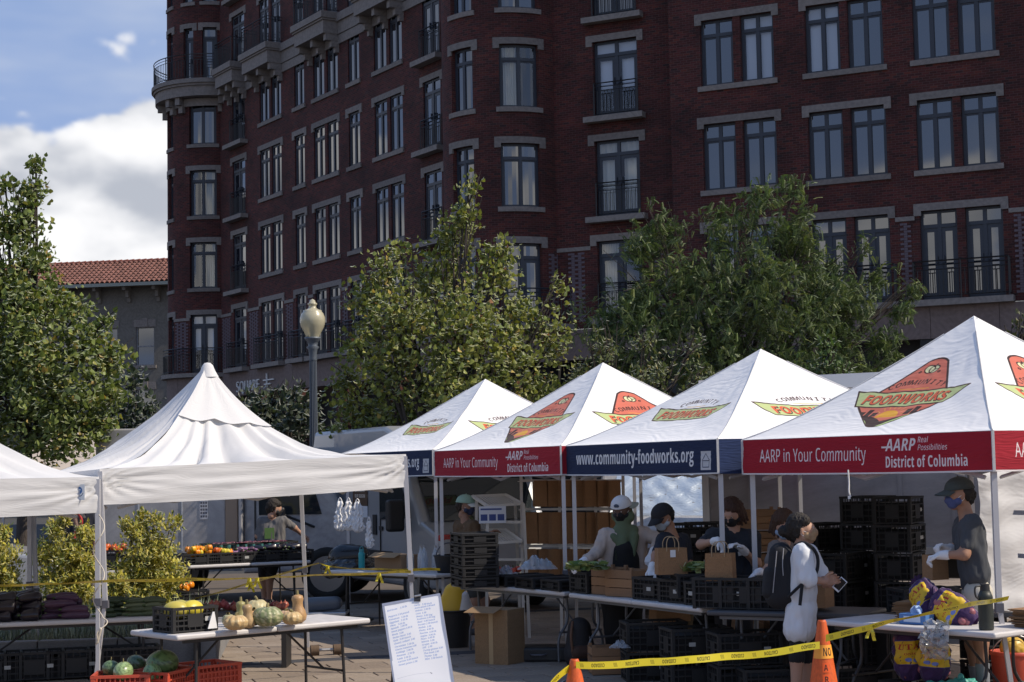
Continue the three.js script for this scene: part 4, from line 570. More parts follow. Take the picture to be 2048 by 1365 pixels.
{ // silver high roof van in the middle, nose to the right
  const p = at(838, 1100, 24.2), t = thing('cargo_van', 'silver high roof cargo van behind the tree trunk, nose to the right', 'van', V(p.x, 0, p.z), -1.12);
  part('body', t, prof([[0.75, 0.4], [0.8, 0.75], [0.72, 1.0], [0.0, 1.22], [-0.75, 2.3], [-0.95, 2.5], [-1.3, 2.6], [-4.4, 2.6], [-4.5, 2.4], [-4.55, 0.4]], 2.0, 0.07).translate(0, 0, -1.0), paintS);
  const sd = (pts, m, n, z = 0.004) => part(n, t, new THREE.ExtrudeGeometry(new THREE.Shape(pts.map((q) => new THREE.Vector2(...q))), { depth: 0.012, bevelEnabled: false }).translate(0, 0, z), m);
  sd([[-0.28, 1.32], [-0.82, 2.06], [-1.42, 2.06], [-1.46, 1.28]], autoGlass, 'side_window'); sd([[-1.46, 0.55], [-1.48, 0.55], [-1.48, 2.2], [-1.46, 2.2]], blackP, 'door_seam'); sd([[-2.8, 0.55], [-2.82, 0.55], [-2.82, 2.25], [-2.8, 2.25]], blackP, 'door_seam'); sd([[-4.5, 0.62], [-1.0, 0.62], [-1.0, 0.82], [-4.5, 0.82]], blackP, 'side_moulding');
  sd([[-1.36, 1.12], [-1.5, 1.12], [-1.5, 1.18], [-1.36, 1.18]], blackP, 'handle', 0.01); sd([[-1.62, 1.05], [-1.76, 1.05], [-1.76, 1.35], [-1.62, 1.35]], blackP, 'handle', 0.01);
  part('poster', t, box(0.62, 0.9, 0.01, -2.3, 1.75, 0.012), mat([1, 1, 1], 0.7, { map: canvasTex(256, 360, (c) => { c.fillStyle = '#5a4636'; c.fillRect(0, 0, 256, 360); c.fillStyle = '#d8d0c4'; c.font = 'bold 30px sans-serif'; c.textAlign = 'center'; ['WE ACCEPT', 'SNAP / EBT', 'POP-UP FOOD', 'HUB AND', 'EXTENDING', 'OUR SEASON'].forEach((s, i) => c.fillText(s, 128, 60 + i * 36, 230)); c.fillStyle = '#cfd3da'; c.fillRect(0, 290, 256, 70); c.fillStyle = '#3c5a9a'; c.fillRect(20, 305, 40, 40); }) }));
  part('mirror', t, rbox(0.16, 0.46, 0.26, 0.05, -0.4, 1.36, 0.2), blackP); part('windscreen', t, grid(1, 1, (u, v) => V(lerp(0.03, -0.7, v) + 0.075, lerp(1.28, 2.25, v), lerp(-1.85, -0.15, u))), autoGlass); part('headlight', t, rbox(0.2, 0.22, 0.3, 0.05, 0.68, 0.92, -0.2), clearLens); part('turn_lamp', t, rbox(0.12, 0.1, 0.2, 0.03, 0.72, 1.06, -0.1), redLens);
  wheel(t, -0.2, -0.06, 0.36); wheel(t, -3.6, -0.06, 0.36); wheel(t, -0.2, -1.9, 0.36); wheel(t, -3.6, -1.9, 0.36);
}
{ // white box truck at left with its cab to the right
  const p = at(190, 1000, 27), t = thing('box_truck', 'white box truck behind the golden shrubs at left', 'truck', V(p.x, 0, p.z), -0.08);
  part('cargo_box', t, rbox(2.1, 2.0, 2.0, 0.03, 1.05, 1.75, -1), paintW); part('end_post', t, rbox(0.2, 2.1, 0.12, 0.02, 2.2, 1.75, -0.02), mat([0.3, 0.22, 0.16], 0.7)); part('end_post', t, rbox(0.06, 2.1, 0.12, 0.02, 2.35, 1.75, 0.03), paintW);
  part('panel_seam', t, [box(0.02, 1.9, 0.01, 0.7, 1.75, 0.004)], alu); part('panel_seam', t, [box(0.02, 1.9, 0.01, 1.4, 1.75, 0.004)], alu); part('notice', t, box(0.13, 0.4, 0.006, 1.75, 1.5, 0.005), mat([1, 1, 1], 0.7, { map: canvasTex(128, 256, (c) => { c.fillStyle = '#b8b8bc'; c.fillRect(0, 0, 128, 256); c.fillStyle = '#5a5a62'; for (let i = 0; i < 7; i++) for (let j = 0; j < 3; j++) c.fillRect(10 + j * 38, 12 + i * 34, 30, 22); }) }));
  part('cab', t, prof([[2.42, 0.5], [4.2, 0.5], [4.25, 1.2], [3.9, 1.35], [3.55, 2.2], [3.3, 2.35], [2.42, 2.35]], 1.9, 0.06).translate(0, 0, -1), paintW); part('side_window', t, new THREE.ExtrudeGeometry(new THREE.Shape([[2.62, 1.35], [3.62, 1.35], [3.4, 2.1], [2.62, 2.1]].map((q) => new THREE.Vector2(...q))), { depth: 0.012, bevelEnabled: false }).translate(0, 0, -0.048), autoGlass);
  part('mirror', t, [rbox(0.2, 0.2, 0.1, 0.05, 3.0, 1.38, 0.24), rod(V(3.0, 1.38, 0.2), V(3.5, 1.15, -0.05), 0.02)], blackP); part('door_seam', t, box(0.03, 1.5, 0.01, 2.56, 1.5, -0.045), blackP);
  part('wheel_arch', t, [new THREE.TorusGeometry(0.44, 0.05, 6, 16, Math.PI).translate(0.9, 0.5, 0.0)], blackP); wheel(t, 0.9, -0.1, 0.42); wheel(t, 3.7, -0.1, 0.42); wheel(t, 0.9, -1.9, 0.42); wheel(t, 3.7, -1.9, 0.42);
}
{ // pale blue screen beside that cab
  const p = at(562, 1020, 27.5), t = thing('notice_board', 'pale blue and white board standing between the truck cab and the silver van', 'board', V(p.x, 0, p.z), 0); part('panel', t, rbox(0.5, 0.62, 0.03, 0.01, 0, 1.62, 0), mat([0.55, 0.72, 0.72], 0.6)); part('panel', t, rbox(0.5, 0.5, 0.032, 0.01, 0, 1.06, 0), mat([0.1, 0.2, 0.32], 0.6)); for (const s of [-1, 1]) part('post', t, cyl(0.02, 0.02, 0.82, s * 0.2), alu);
}
{ // saloon car at the far left
  const p = at(55, 1080, 25), t = thing('parked_car', 'silver car half hidden by the shrubs at the left edge', 'car', V(p.x, 0, p.z), 0.1);
  part('body', t, prof([[0.6, 0.3], [0.62, 0.6], [0.45, 0.82], [-0.4, 0.95], [-1.2, 1.4], [-2.5, 1.42], [-3.3, 1.0], [-3.8, 0.95], [-3.9, 0.35]], 1.7, 0.06), paintS); part('side_window', t, new THREE.ExtrudeGeometry(new THREE.Shape([[-0.62, 0.97], [-1.25, 1.34], [-2.45, 1.36], [-3.05, 1.0]].map((q) => new THREE.Vector2(...q))), { depth: 0.012, bevelEnabled: false }).translate(0, 0, 0.846), autoGlass); part('windscreen', t, grid(1, 1, (u, v) => V(lerp(-0.42, -1.15, v) + 0.06, lerp(1.0, 1.4, v) + 0.03, lerp(-0.75, 0.75, u))), autoGlass);
  for (const x of [-0.2, -3.0]) for (const z of [-0.75, 0.75]) wheel(t, x, z, 0.31);
}

// ---------------------------------------------------------------- folding tables
const tableTop = (() => { const c = noiseTex(256, 256, (u, v) => 0.86 + 0.1 * N2(u * 4, v * 60) + 0.08 * N2(u * 7, v * 9)); return mat([0.62, 0.6, 0.6], 0.55, { map: c }); })(), darkTop = mat([0.06, 0.06, 0.066], 0.5), legM = mat([0.035, 0.033, 0.033], 0.45, { metalness: 0.4 }), legG = mat([0.13, 0.14, 0.16], 0.45, { metalness: 0.4 });
function table(label, pa, pb, o = {}) { // front edge of the top between two places in the picture
  const h = o.h ?? 0.74, a = on(...pa, h), b = on(...pb, h), L = a.distanceTo(b), D = o.d ?? 0.74, ang = Math.atan2(-(b.z - a.z), b.x - a.x), mid = a.clone().lerp(b, 0.5), back = V(-Math.sin(ang), 0, -Math.cos(ang));
  mid.addScaledVector(back, D / 2); const t = thing('folding_table', label, 'table', V(mid.x, 0, mid.z), ang, 'folding tables of the market'), lm = o.legs ?? legM;
  if (o.split) { for (const s of [-1, 1]) part('table_top', t, rbox(L / 2 - 0.006, 0.045, D, 0.018, s * L / 4, h - 0.0225, 0, 3), o.top ?? tableTop); } else part('table_top', t, rbox(L, 0.045, D, 0.018, 0, h - 0.0225, 0, 3), o.top ?? tableTop);
  part('rail', t, [box(L - 0.2, 0.03, 0.02, 0, h - 0.06, D / 2 - 0.07), box(L - 0.2, 0.03, 0.02, 0, h - 0.06, -D / 2 + 0.07)], lm);
  for (const s of [-1, 1]) { const x = s * (L / 2 - 0.24);
    for (const z of [-1, 1]) part('leg', t, o.bent ? tube([V(x, h - 0.05, z * (D / 2 - 0.2)), V(x, h * 0.55, z * (D / 2 - 0.2)), V(x, h * 0.36, z * (D / 2 - 0.1)), V(x, 0.01, z * (D / 2 - 0.09))], 0.014, 12, 6) : rod(V(x, h - 0.05, z * (D / 2 - 0.1)), V(x + s * 0.02, 0.005, z * (D / 2 - 0.08)), 0.013), lm);
    part('crossbar', t, [rod(V(x, h * 0.42, -(D / 2 - 0.1)), V(x, h * 0.42, D / 2 - 0.1), 0.011), rod(V(x, h - 0.07, -(D / 2 - 0.1)), V(x, h - 0.07, D / 2 - 0.1), 0.011)], lm);
    part('brace', t, [rod(V(x, h * 0.42, 0), V(x - s * L * 0.22, h - 0.06, 0), 0.01)], lm);
  }
  return { t, L, h, D, ang, put: (u, v, y = h) => { const q = V(u * L / 2, y, v * D / 2).applyAxisAngle(V(0, 1, 0), ang); return V(mid.x + q.x, q.y, mid.z + q.z); } };
}
const T1 = table('white folding table with squash and pumpkins on it', [352, 1272], [742, 1237], { split: true }), T2 = table('white folding table with eggplants and zucchini under the left tents', [-70, 1250], [335, 1233], { h: 0.6 }), T3 = table('folding table with crates of peppers and eggplants before the trucks', [378, 1132], [622, 1121], { split: true }), T4 = table('folding table with water bottles behind the leaning tent legs', [658, 1141], [872, 1150], {});
const T5 = table('folding table with black folding crates under the smaller red tent', [902, 1166], [1128, 1185], { bent: true, legs: legG }), T6 = table('white table with wooden and black crates in front of the packers', [1136, 1187], [1404, 1217], { bent: true, legs: legG, split: true }), T7 = table('dark topped table behind the woman in the white shirt', [1412, 1222], [1720, 1230], { bent: true, legs: legG, top: darkTop }), T8 = table('white table with onion sacks beside the capped man', [1640, 1240], [1990, 1267], { bent: true });

// ---------------------------------------------------------------- crates, baskets, boxes
const linerM = mat([0.009, 0.009, 0.01], 0.9), blackCrate = mat([0.012, 0.012, 0.013], 0.62), redPlastic = mat([0.5, 0.07, 0.035], 0.5), greyCrate = mat([0.012, 0.012, 0.014], 0.65);
function crateParts(t, w, h, d, m, nx = 9, ny = 4, solid = 0, fill = 0) {
  const e = 0.018; part('floor', t, box(w - 0.02, 0.012, d - 0.02, 0, 0.012, 0), m);
  for (const x of [-1, 1]) for (const z of [-1, 1]) part('corner_post', t, rbox(0.035, h, 0.035, 0.006, x * (w / 2 - 0.018), h / 2, z * (d / 2 - 0.018), 1), m);
  part('rim', t, [box(w, 0.022, 0.024, 0, h - 0.011, d / 2 - 0.011), box(w, 0.022, 0.024, 0, h - 0.011, -d / 2 + 0.011), box(0.024, 0.022, d, w / 2 - 0.011, h - 0.011), box(0.024, 0.022, d, -w / 2 + 0.011, h - 0.011)], m);
  if (fill) part('liner', t, box(w - 0.05, h * fill, d - 0.05, 0, 0.02 + h * fill / 2, 0), linerM);
  const lat = (len, n) => { const g = []; for (let i = 1; i < n; i++) g.push(box(0.008, h - 0.03, 0.008, -len / 2 + len * i / n, h / 2, 0)); for (let j = 0; j < ny; j++) g.push(box(len - 0.04, 0.012, 0.009, 0, 0.012 + j * (h - 0.03) / ny, 0)); if (solid) g.push(box(len * 0.34, h * 0.5, 0.01, 0, h * 0.45, 0.002)); return g; };
  for (const s of [-1, 1]) { part('side_panel', t, lat(w, nx).map((g) => g.translate(0, 0, s * (d / 2 - 0.008))), m); part('side_panel', t, lat(d, Math.round(nx * d / w)).map((g) => g.rotateY(Math.PI / 2).translate(s * (w / 2 - 0.008), 0, 0)), m); }
}
const protos = {}, paperM = mat([0.4, 0.4, 0.38], 0.8); let crateN = 0;
function crate(kind, label, p, turn, group) {
  const K = { lug: [0.58, 0.27, 0.38, blackCrate, 9, 4, 1, 0.72], tall: [0.5, 0.21, 0.36, blackCrate, 8, 4, 1, 0.75], low: [0.58, 0.155, 0.38, blackCrate, 9, 3, 1, 0.5], small: [0.42, 0.2, 0.32, blackCrate, 8, 4, 1, 0.35], fold: [0.6, 0.112, 0.4, greyCrate, 3, 2, 1, 0.7], red: [0.46, 0.43, 0.4, redPlastic, 12, 9, 0, 0] }[kind];
  let c; if (!protos[kind]) { c = protos[kind] = thing(kind === 'red' ? 'red_basket' : 'black_crate', label, kind === 'red' ? 'basket' : 'crate', p, turn, group); crateParts(c, ...K); if (kind === 'red') part('basket_wall', c, [box(0.44, 0.36, 0.004, 0, 0.2, 0.182), box(0.44, 0.36, 0.004, 0, 0.2, -0.182), box(0.004, 0.36, 0.36, 0.212, 0.2), box(0.004, 0.36, 0.36, -0.212, 0.2)], redPlastic); }
  else c = copy(protos[kind], kind === 'red' ? 'red_basket' : 'black_crate', p, turn, label, group);
  if (!group) delete c.userData.group; if (kind !== 'red' && kind !== 'fold' && crateN++ % 3 === 0) part('sticker', c, box(0.06, 0.035, 0.003, ((crateN * 37) % 20 - 10) / 60, K[1] * 0.5, K[2] / 2 - 0.001), paperM); return c;
}
function woodCrate(label, p, turn, w = 0.42, h = 0.26, d = 0.3) {
  const t = thing('wooden_crate', label, 'crate', p, turn), m = [mat([0.36, 0.2, 0.1], 0.85, { map: grainT }), mat([0.3, 0.17, 0.09], 0.85, { map: grainT })];
  for (let j = 0; j < 3; j++) for (const s of [-1, 1]) { part('slat', t, box(w, h / 3 - 0.008, 0.01, 0, h / 6 + j * h / 3, s * (d / 2 - 0.005)), m[(j + 1) % 2]); part('slat', t, box(0.012, h / 3 - 0.02, d - 0.03, s * (w / 2 - 0.01), h / 6 + j * h / 3, 0), m[j % 2]); }
  for (const x of [-1, 1]) for (const z of [-1, 1]) part('corner_post', t, box(0.03, h + 0.02, 0.03, x * (w / 2 - 0.025), h / 2 + 0.01, z * (d / 2 - 0.03)), m[1]); part('floor', t, box(w - 0.03, 0.01, d - 0.03, 0, 0.02, 0), m[1]); return t;
}
const face = (T, u, v, dy = 0) => T.put(u, v, T.h + 0.002 + dy);
// black crates on and under the tables (u along the table, v towards us)
crate('small', 'black crate holding yellow squash at the left end of the squash table', face(T1, -0.74, 0.25), T1.ang);
for (const [i, u] of [-0.78, -0.4, -0.02, 0.36, 0.74].entries()) crate('low', ['crate of orange peppers, at left on the far table', 'crate of peppers and onions next to the orange peppers', 'crate of striped eggplants in the middle of the far table', 'crate of dark eggplants right of the striped ones', 'crate of dark eggplants at the right end of the far table'][i], face(T3, u, 0.44), T3.ang + (i % 2 ? 0.02 : -0.03));
for (const [i, u] of [-0.25, 0.2, 0.62].entries()) crate('lug', ['upturned crate carrying the left pint baskets on the far table', 'upturned crate carrying the middle pint baskets on the far table', 'upturned crate carrying the right pint baskets on the far table'][i], face(T3, u, -0.48), T3.ang);
for (let k = 0; k < 5; k++) crate('fold', ['bottom', 'second', 'third', 'fourth', 'top'][k] + ' folding crate of the dark stack before the green capped man', V(at(949, 1150, 18.35).x, T5.h + 0.002 + k * 0.116, -18.35), T5.ang - 0.35 + (k % 2) * 0.02);
for (const [i, u] of [-0.12, 0.36, 0.8].entries()) crate('fold', ['folding crate with red peppers right of the dark stack', 'folding crate under the clear plastic bags', 'folding crate at the right end by the tent legs'][i], face(T5, u, 0.2), T5.ang + Math.PI / 2 - 0.1);
crate('tall', 'black crate of lettuce at the left end by the tent legs', face(T6, -0.9, 0.2), T6.ang + Math.PI / 2);
woodCrate('narrow wooden crate beside the lettuce crate', face(T6, -0.66, 0.3), T6.ang + 0.2, 0.24); woodCrate('wider orange brown wooden crate left of the black crates', face(T6, -0.36, 0.32), T6.ang + 0.25, 0.36);
for (const [i, u] of [0.12, 0.5, 0.86].entries()) crate('tall', ['black crate right of the wooden crates', 'black crate under the paper bag of the bearded packer', 'black crate at the right end of the white packing table'][i], face(T6, u, 0.25), T6.ang + 0.12);
for (const [i, u] of [-0.86, -0.5, -0.12].entries()) crate('lug', ['black crate before the long haired packer, between two tent legs', 'black crate under the gloved hand', 'black crate beside the backpack'][i], face(T7, u, 0.1), T7.ang + 0.06);
crate('tall', 'black crate of salad greens behind the packing table', V(at(1400, 1140, 15.7).x, 0.8, -15.7), 0.1);
const stackG = (x, d, n, kind, name, turn, y0 = 0) => { const h = kind === 'lug' ? 0.275 : kind === 'tall' ? 0.215 : 0.16, ord = ['bottom', 'second', 'third', 'fourth', 'fifth', 'sixth', 'seventh', 'eighth']; for (let k = 0; k < n; k++) crate(kind, `${k === n - 1 ? 'topmost' : ord[k]} black crate of the ${name}`, V(at(x, 1000, d).x, y0 + k * h, -d), turn + (k % 2 ? 0.02 : -0.02)); };
stackG(1736, 17.6, 6, 'lug', 'tall stack left of the capped man', 0.95); stackG(1797, 17.0, 6, 'lug', 'tall stack nearest the capped man', 1.1); stackG(1680, 17.2, 4, 'lug', 'lower stack behind the woman with the phone', 0.9); stackG(1642, 17.8, 5, 'lug', 'stack right of the brown haired woman', 0.7);
stackG(1372, 18.6, 5, 'lug', 'stack behind the bearded packer', 0.2); stackG(1425, 18.8, 5, 'lug', 'stack behind the long haired packer', 0.1);
stackG(1300, 16.1, 2, 'lug', 'pair under the white packing table', 0.1); stackG(1385, 15.4, 2, 'lug', 'pair under its right end', 0.2); stackG(1480, 14.9, 2, 'lug', 'pair under the dark table', 0.15); stackG(1535, 14.6, 1, 'lug', 'single row behind the bare legs', 0.1);
crate('lug', 'crate under the two onion sacks below the white table', V(at(1842, 1300, 13.5).x, 0, -13.5), 0.15);
stackG(1700, 14.6, 1, 'lug', 'ground row behind the white table', 0.3); stackG(1770, 14.8, 2, 'lug', 'pair behind the white table', 0.1);
crate('lug', 'crate with teal bags under the white onion table', V(at(1905, 1330, 13.3).x, 0, -13.3), 0.25); crate('tall', 'crate of pale onions behind the onion sacks', V(at(1845, 1160, 14.4).x, 0.72, -14.4), 0.2); crate('tall', 'crate of onions behind the paper bag held by the man', V(at(1905, 1170, 14.6).x, 0.7, -14.6), 0.2);
{ const s = thing('low_stand', 'low stand under the onion crates behind the white table', 'stand', V(at(1875, 1160, 14.6).x, 0, -14.6), 0.2); part('board', s, rbox(1.2, 0.04, 0.5, 0.01, 0, 0.68, 0), darkTop); for (const x of [-0.5, 0.5]) part('leg', s, box(0.05, 0.66, 0.4, x, 0.33, 0), legM); }
crate('lug', 'dark crate behind the melon bucket at the right edge', V(at(2000, 1230, 14.6).x, 0.3, -14.6), 0.2); crate('lug', 'dark crate on the ground under the one by the melon bucket', V(at(2000, 1230, 14.6).x, 0.02, -14.6), 0.24);
for (let i = 0; i < 4; i++) crate('lug', ['first', 'second', 'third', 'fourth'][i] + ' black crate from the left under the eggplant table', V(face(T2, -0.75 + i * 0.42, 0.1).x, 0.02, face(T2, -0.75 + i * 0.42, 0.1).z), T2.ang);
{ const c = crate('lug', 'black crate with orange lining under the right end of the eggplant table', V(face(T2, 0.62, 0.55).x, 0.04, face(T2, 0.62, 0.55).z), T2.ang); }
crate('lug', 'dark crate with orange peppers beneath the round shrub', V(at(372, 1180, 22).x, 0.25, -22), 0.2); crate('lug', 'dark crate under the crate of orange peppers beneath the round shrub', V(at(372, 1180, 22).x, 0.0, -22), 0.15);
{ const st = thing('produce_stand', 'low stand with red peppers left of the round shrub', 'stand', V(at(222, 1120, 23.5).x, 0, -23.5)); part('board', st, rbox(1.0, 0.04, 0.6, 0.01, 0, 0.7, 0), tableTop); for (const x of [-0.42, 0.42]) part('leg', st, box(0.04, 0.68, 0.5, x, 0.34, 0), legM); crate('lug', 'crate of red peppers between white pole and round shrub', V(at(222, 1120, 23.5).x, 0.722, -23.5), 0); }
const dropTo = (px, d) => { const p = at(px, 1330, d); return V(p.x, 0, p.z); };
crate('red', 'red slotted basket under the squash table', dropTo(410, 14.3), T1.ang + 0.05); crate('red', 'red slotted basket of watermelons, left of the table legs', dropTo(322, 13.9), T1.ang + 0.5); crate('red', 'red slotted basket of watermelons cut by the lower edge', dropTo(246, 13.7), 0.1);

// ---------------------------------------------------------------- squash, melons, vegetables
function ribbed(r, sy, ribs, deep, col, col2, seed, o = {}) { // pumpkin skin, vertex colours for its flecks
  const rr = rng(seed), g = new THREE.SphereGeometry(1, 44, 26), p = g.attributes.position, c = [];
  for (let i = 0; i < p.count; i++) {
    const x = p.getX(i), y = p.getY(i), z = p.getZ(i), a = Math.atan2(z, x), q = Math.hypot(x, z), rib = 1 - deep * Math.pow(Math.abs(Math.cos(a * ribs / 2)), 3) * q, dent = 1 - (o.dent ?? 0.22) * Math.exp(-q * q * 9);
    const k = r * rib * (1 + 0.03 * N3(x * 2 + seed, y * 2, z * 2)); p.setXYZ(i, x * k, y * k * sy * dent, z * k);
    const f = sstep(0.1, 0.5, N3(x * 6 + seed, y * 6, z * 6) * 0.6 + 0.5 * N3(x * 2, y * 2 + seed, z * 2) + (o.line ? Math.pow(Math.abs(Math.cos(a * ribs / 2)), 8) * 0.5 : 0)); for (let m = 0; m < 3; m++) c.push(lerp(col[m], col2[m], f));
  }
  g.setAttribute('color', new THREE.Float32BufferAttribute(c, 3)); g.computeVertexNormals(); return g;
}
const skin = mat([1, 1, 1], 0.42, { vertexColors: true }), stemM = mat([0.2, 0.17, 0.08], 0.9);
function pumpkin(label, px, py, d, rpx, sy, col, col2, seed, o = {}) { // py: where it rests
  const p = o.at ?? at(px, py, d), r = rpx * d / FPX, t = thing(o.name ?? 'pumpkin', label, o.cat ?? 'squash', V(p.x, T1.h + 0.003, p.z), seed); const y = r * sy * 0.97;
  part('rind', t, ribbed(r, sy, o.ribs ?? 10, o.deep ?? 0.12, col, col2, seed, o).translate(0, y, 0), skin); if (o.stem !== 0) part('stem', t, tube([V(0, y + r * sy * 0.7, 0), V(0.004, y + r * sy * 0.98, 0), V(0.02, y + r * sy * 1.15, 0.01)], 0.012, 8, 6), stemM); return t;
}
const tan_ = [0.5, 0.34, 0.16], cream = [0.55, 0.44, 0.24], green = [0.17, 0.2, 0.09], pale = [0.42, 0.4, 0.24];
pumpkin('squat tan ribbed pumpkin beside the black crate', 471, 1252, 13.7, 25, 0.66, tan_, cream, 1, { deep: 0.14 });
pumpkin('grey green ribbed pumpkin, the widest on the table', 535, 1246, 13.95, 31, 0.7, green, pale, 2, { ribs: 12, deep: 0.1, line: 1 });
pumpkin('round cream pumpkin at the top of the pile', 514, 1236, 14.45, 25, 0.95, [0.5, 0.42, 0.22], pale, 3, { ribs: 12, deep: 0.05 });
pumpkin('tan pumpkin in front of the big butternut squash', 584, 1243, 14.1, 21, 0.68, [0.52, 0.36, 0.17], cream, 4, { deep: 0.12 });
pumpkin('small green tan squash between crate and striped squash', 457, 1242, 14.1, 14, 0.9, pale, [0.3, 0.3, 0.14], 5, { deep: 0.08 });
pumpkin('brownish orange squash half hidden behind the green pumpkin', 505, 1248, 14.05, 17, 1.0, [0.5, 0.29, 0.13], tan_, 6, { deep: 0.05 });
pumpkin('small pinkish squash behind the right hand tan pumpkin', 571, 1233, 14.5, 15, 0.75, [0.5, 0.33, 0.2], cream, 7, {});
function butternut(label, px, py, d, hpx, col, turn, lean = 0) { const k = d / FPX, h = hpx * k, p = at(px, py, d), t = thing('butternut_squash', label, 'squash', V(p.x, T1.h + 0.002, p.z), turn); t.rotation.z = lean; part('rind', t, lathe([[0.001, 0], [0.14 * h, 0.012 * h], [0.27 * h, 0.1 * h], [0.3 * h, 0.24 * h], [0.26 * h, 0.42 * h], [0.19 * h, 0.56 * h], [0.18 * h, 0.7 * h], [0.215 * h, 0.84 * h], [0.19 * h, 0.95 * h], [0.08 * h, 1.0 * h], [0.001, 1.0 * h]], 28), mat(col, 0.45, { map: grainT })); part('stem', t, cyl(0.014, 0.011, 0.04, 0, h * 0.985, 0, 8), stemM); return t; }
butternut('tall butternut squash at the right of the pile', 597, 1241, 14.3, 56, [0.52, 0.31, 0.14], 0, 0.04); butternut('tan long necked squash left of the green pumpkin', 497, 1250, 13.9, 48, [0.5, 0.34, 0.17], 1, 0.1); butternut('striped yellow green long squash behind the tan pumpkin', 482, 1242, 14.25, 46, [0.36, 0.32, 0.12], 2, -0.06);
for (const [i, q] of [[-0.8, 0.1], [-0.66, 0.18], [-0.7, -0.15]].entries()) { const p = face(T1, q[0] - 0.02, q[1] + 0.1, 0.1), t = thing('yellow_squash', ['left', 'front', 'rear'][i] + ' yellow squash in the black crate on the squash table', 'squash', p, i); part('rind', t, ball(0.085, 0, 0.07, 0, 18, 1.25, 0.85, 0.9), mat([[0.5, 0.42, 0.08], [0.6, 0.5, 0.05], [0.4, 0.36, 0.08]][i], 0.4)); part('stem', t, cyl(0.012, 0.008, 0.03, 0.1, 0.07, 0, 6), stemM); }
{ const p = face(T1, -0.6, 0.76, 0.02), t = thing('price_card', 'white card leaning on the black crate of yellow squash', 'card', p, T1.ang); part('card', t, prof([[-0.04, 0], [0.045, 0], [0.02, 0.13], [0.005, 0.13]], 0.006, 0.001), mat([0.75, 0.75, 0.75], 0.8)); }
function melon(label, px, py, d, rx, ry, tilt, seed, col = [0.06, 0.1, 0.03]) { // striped by vertex colour
  const k = d / FPX, g = new THREE.SphereGeometry(1, 48, 28), p = g.attributes.position, c = []; for (let i = 0; i < p.count; i++) { const x = p.getX(i), y = p.getY(i), z = p.getZ(i), a = Math.atan2(z, y) + 0.25 * N3(x * 4 + seed, y * 4, z * 4), f = sstep(0.1, 0.75, Math.cos(a * 9) + 0.7 * N3(x * 9, y * 9 + seed, z * 9)); for (let m = 0; m < 3; m++) c.push(lerp(col[m] * 2.1 + 0.015, col[m], f)); }
  g.setAttribute('color', new THREE.Float32BufferAttribute(c, 3)); g.scale(rx * k, ry * k, ry * k); g.rotateZ(tilt); g.rotateY(seed * 0.7); const q = at(px, py, d), t = thing('watermelon', label, 'watermelon', q); part('rind', t, g, mat([1, 1, 1], 0.3, { vertexColors: true, clearcoat: 0.3 })); part('stem', t, cyl(0.006, 0.004, 0.03, 0, ry * k * 0.97, 0, 6), stemM);
}
melon('largest watermelon, dark striped, in the red basket', 324, 1328, 14.0, 34, 27, 0.1, 1); melon('pale striped watermelon at the lower left in the red basket', 246, 1344, 13.6, 24, 19, 0.2, 2, [0.12, 0.17, 0.07]); melon('pale round watermelon in front of the largest one', 304, 1350, 13.75, 23, 19, 1.2, 3, [0.1, 0.16, 0.06]); melon('dark green watermelon behind the two pale ones', 272, 1328, 14.1, 20, 17, 0.3, 4, [0.035, 0.06, 0.025]); melon('dark watermelon cut by the badge of the lower corner', 222, 1338, 13.8, 18, 16, 0.3, 5, [0.05, 0.085, 0.035]);
// eggplants and zucchini piled on the left table
const auber = mat([0.012, 0.008, 0.014], 0.3, { clearcoat: 0.3 }), violet = mat([0.07, 0.03, 0.06], 0.4), zucM = [mat([0.03, 0.05, 0.02], 0.5), mat([0.07, 0.09, 0.04], 0.5), mat([0.12, 0.14, 0.07], 0.5)], calyx = mat([0.06, 0.1, 0.03], 0.8);
function longVeg(name, cat, label, p, turn, L, r, m, group, fat = 1.25) {
  const t = thing(name, label, cat, p, turn, group), g = lathe([[0.001, -L / 2], [r * 0.7 * fat, -L * 0.47], [r * fat, -L * 0.32], [r * 1.05, 0], [r * 0.9, L * 0.3], [r * 0.62, L * 0.46], [0.001, L / 2]], 12).rotateZ(Math.PI / 2), q = g.attributes.position; for (let i = 0; i < q.count; i++) q.setY(i, q.getY(i) - 0.35 * q.getX(i) * q.getX(i)); g.computeVertexNormals(); part('skin', t, g.translate(0, r, 0), m); part('stem', t, cyl(0.012, 0.008, 0.035).rotateZ(Math.PI / 2).translate(-L / 2 + 0.01, r, 0), calyx); return t;
}
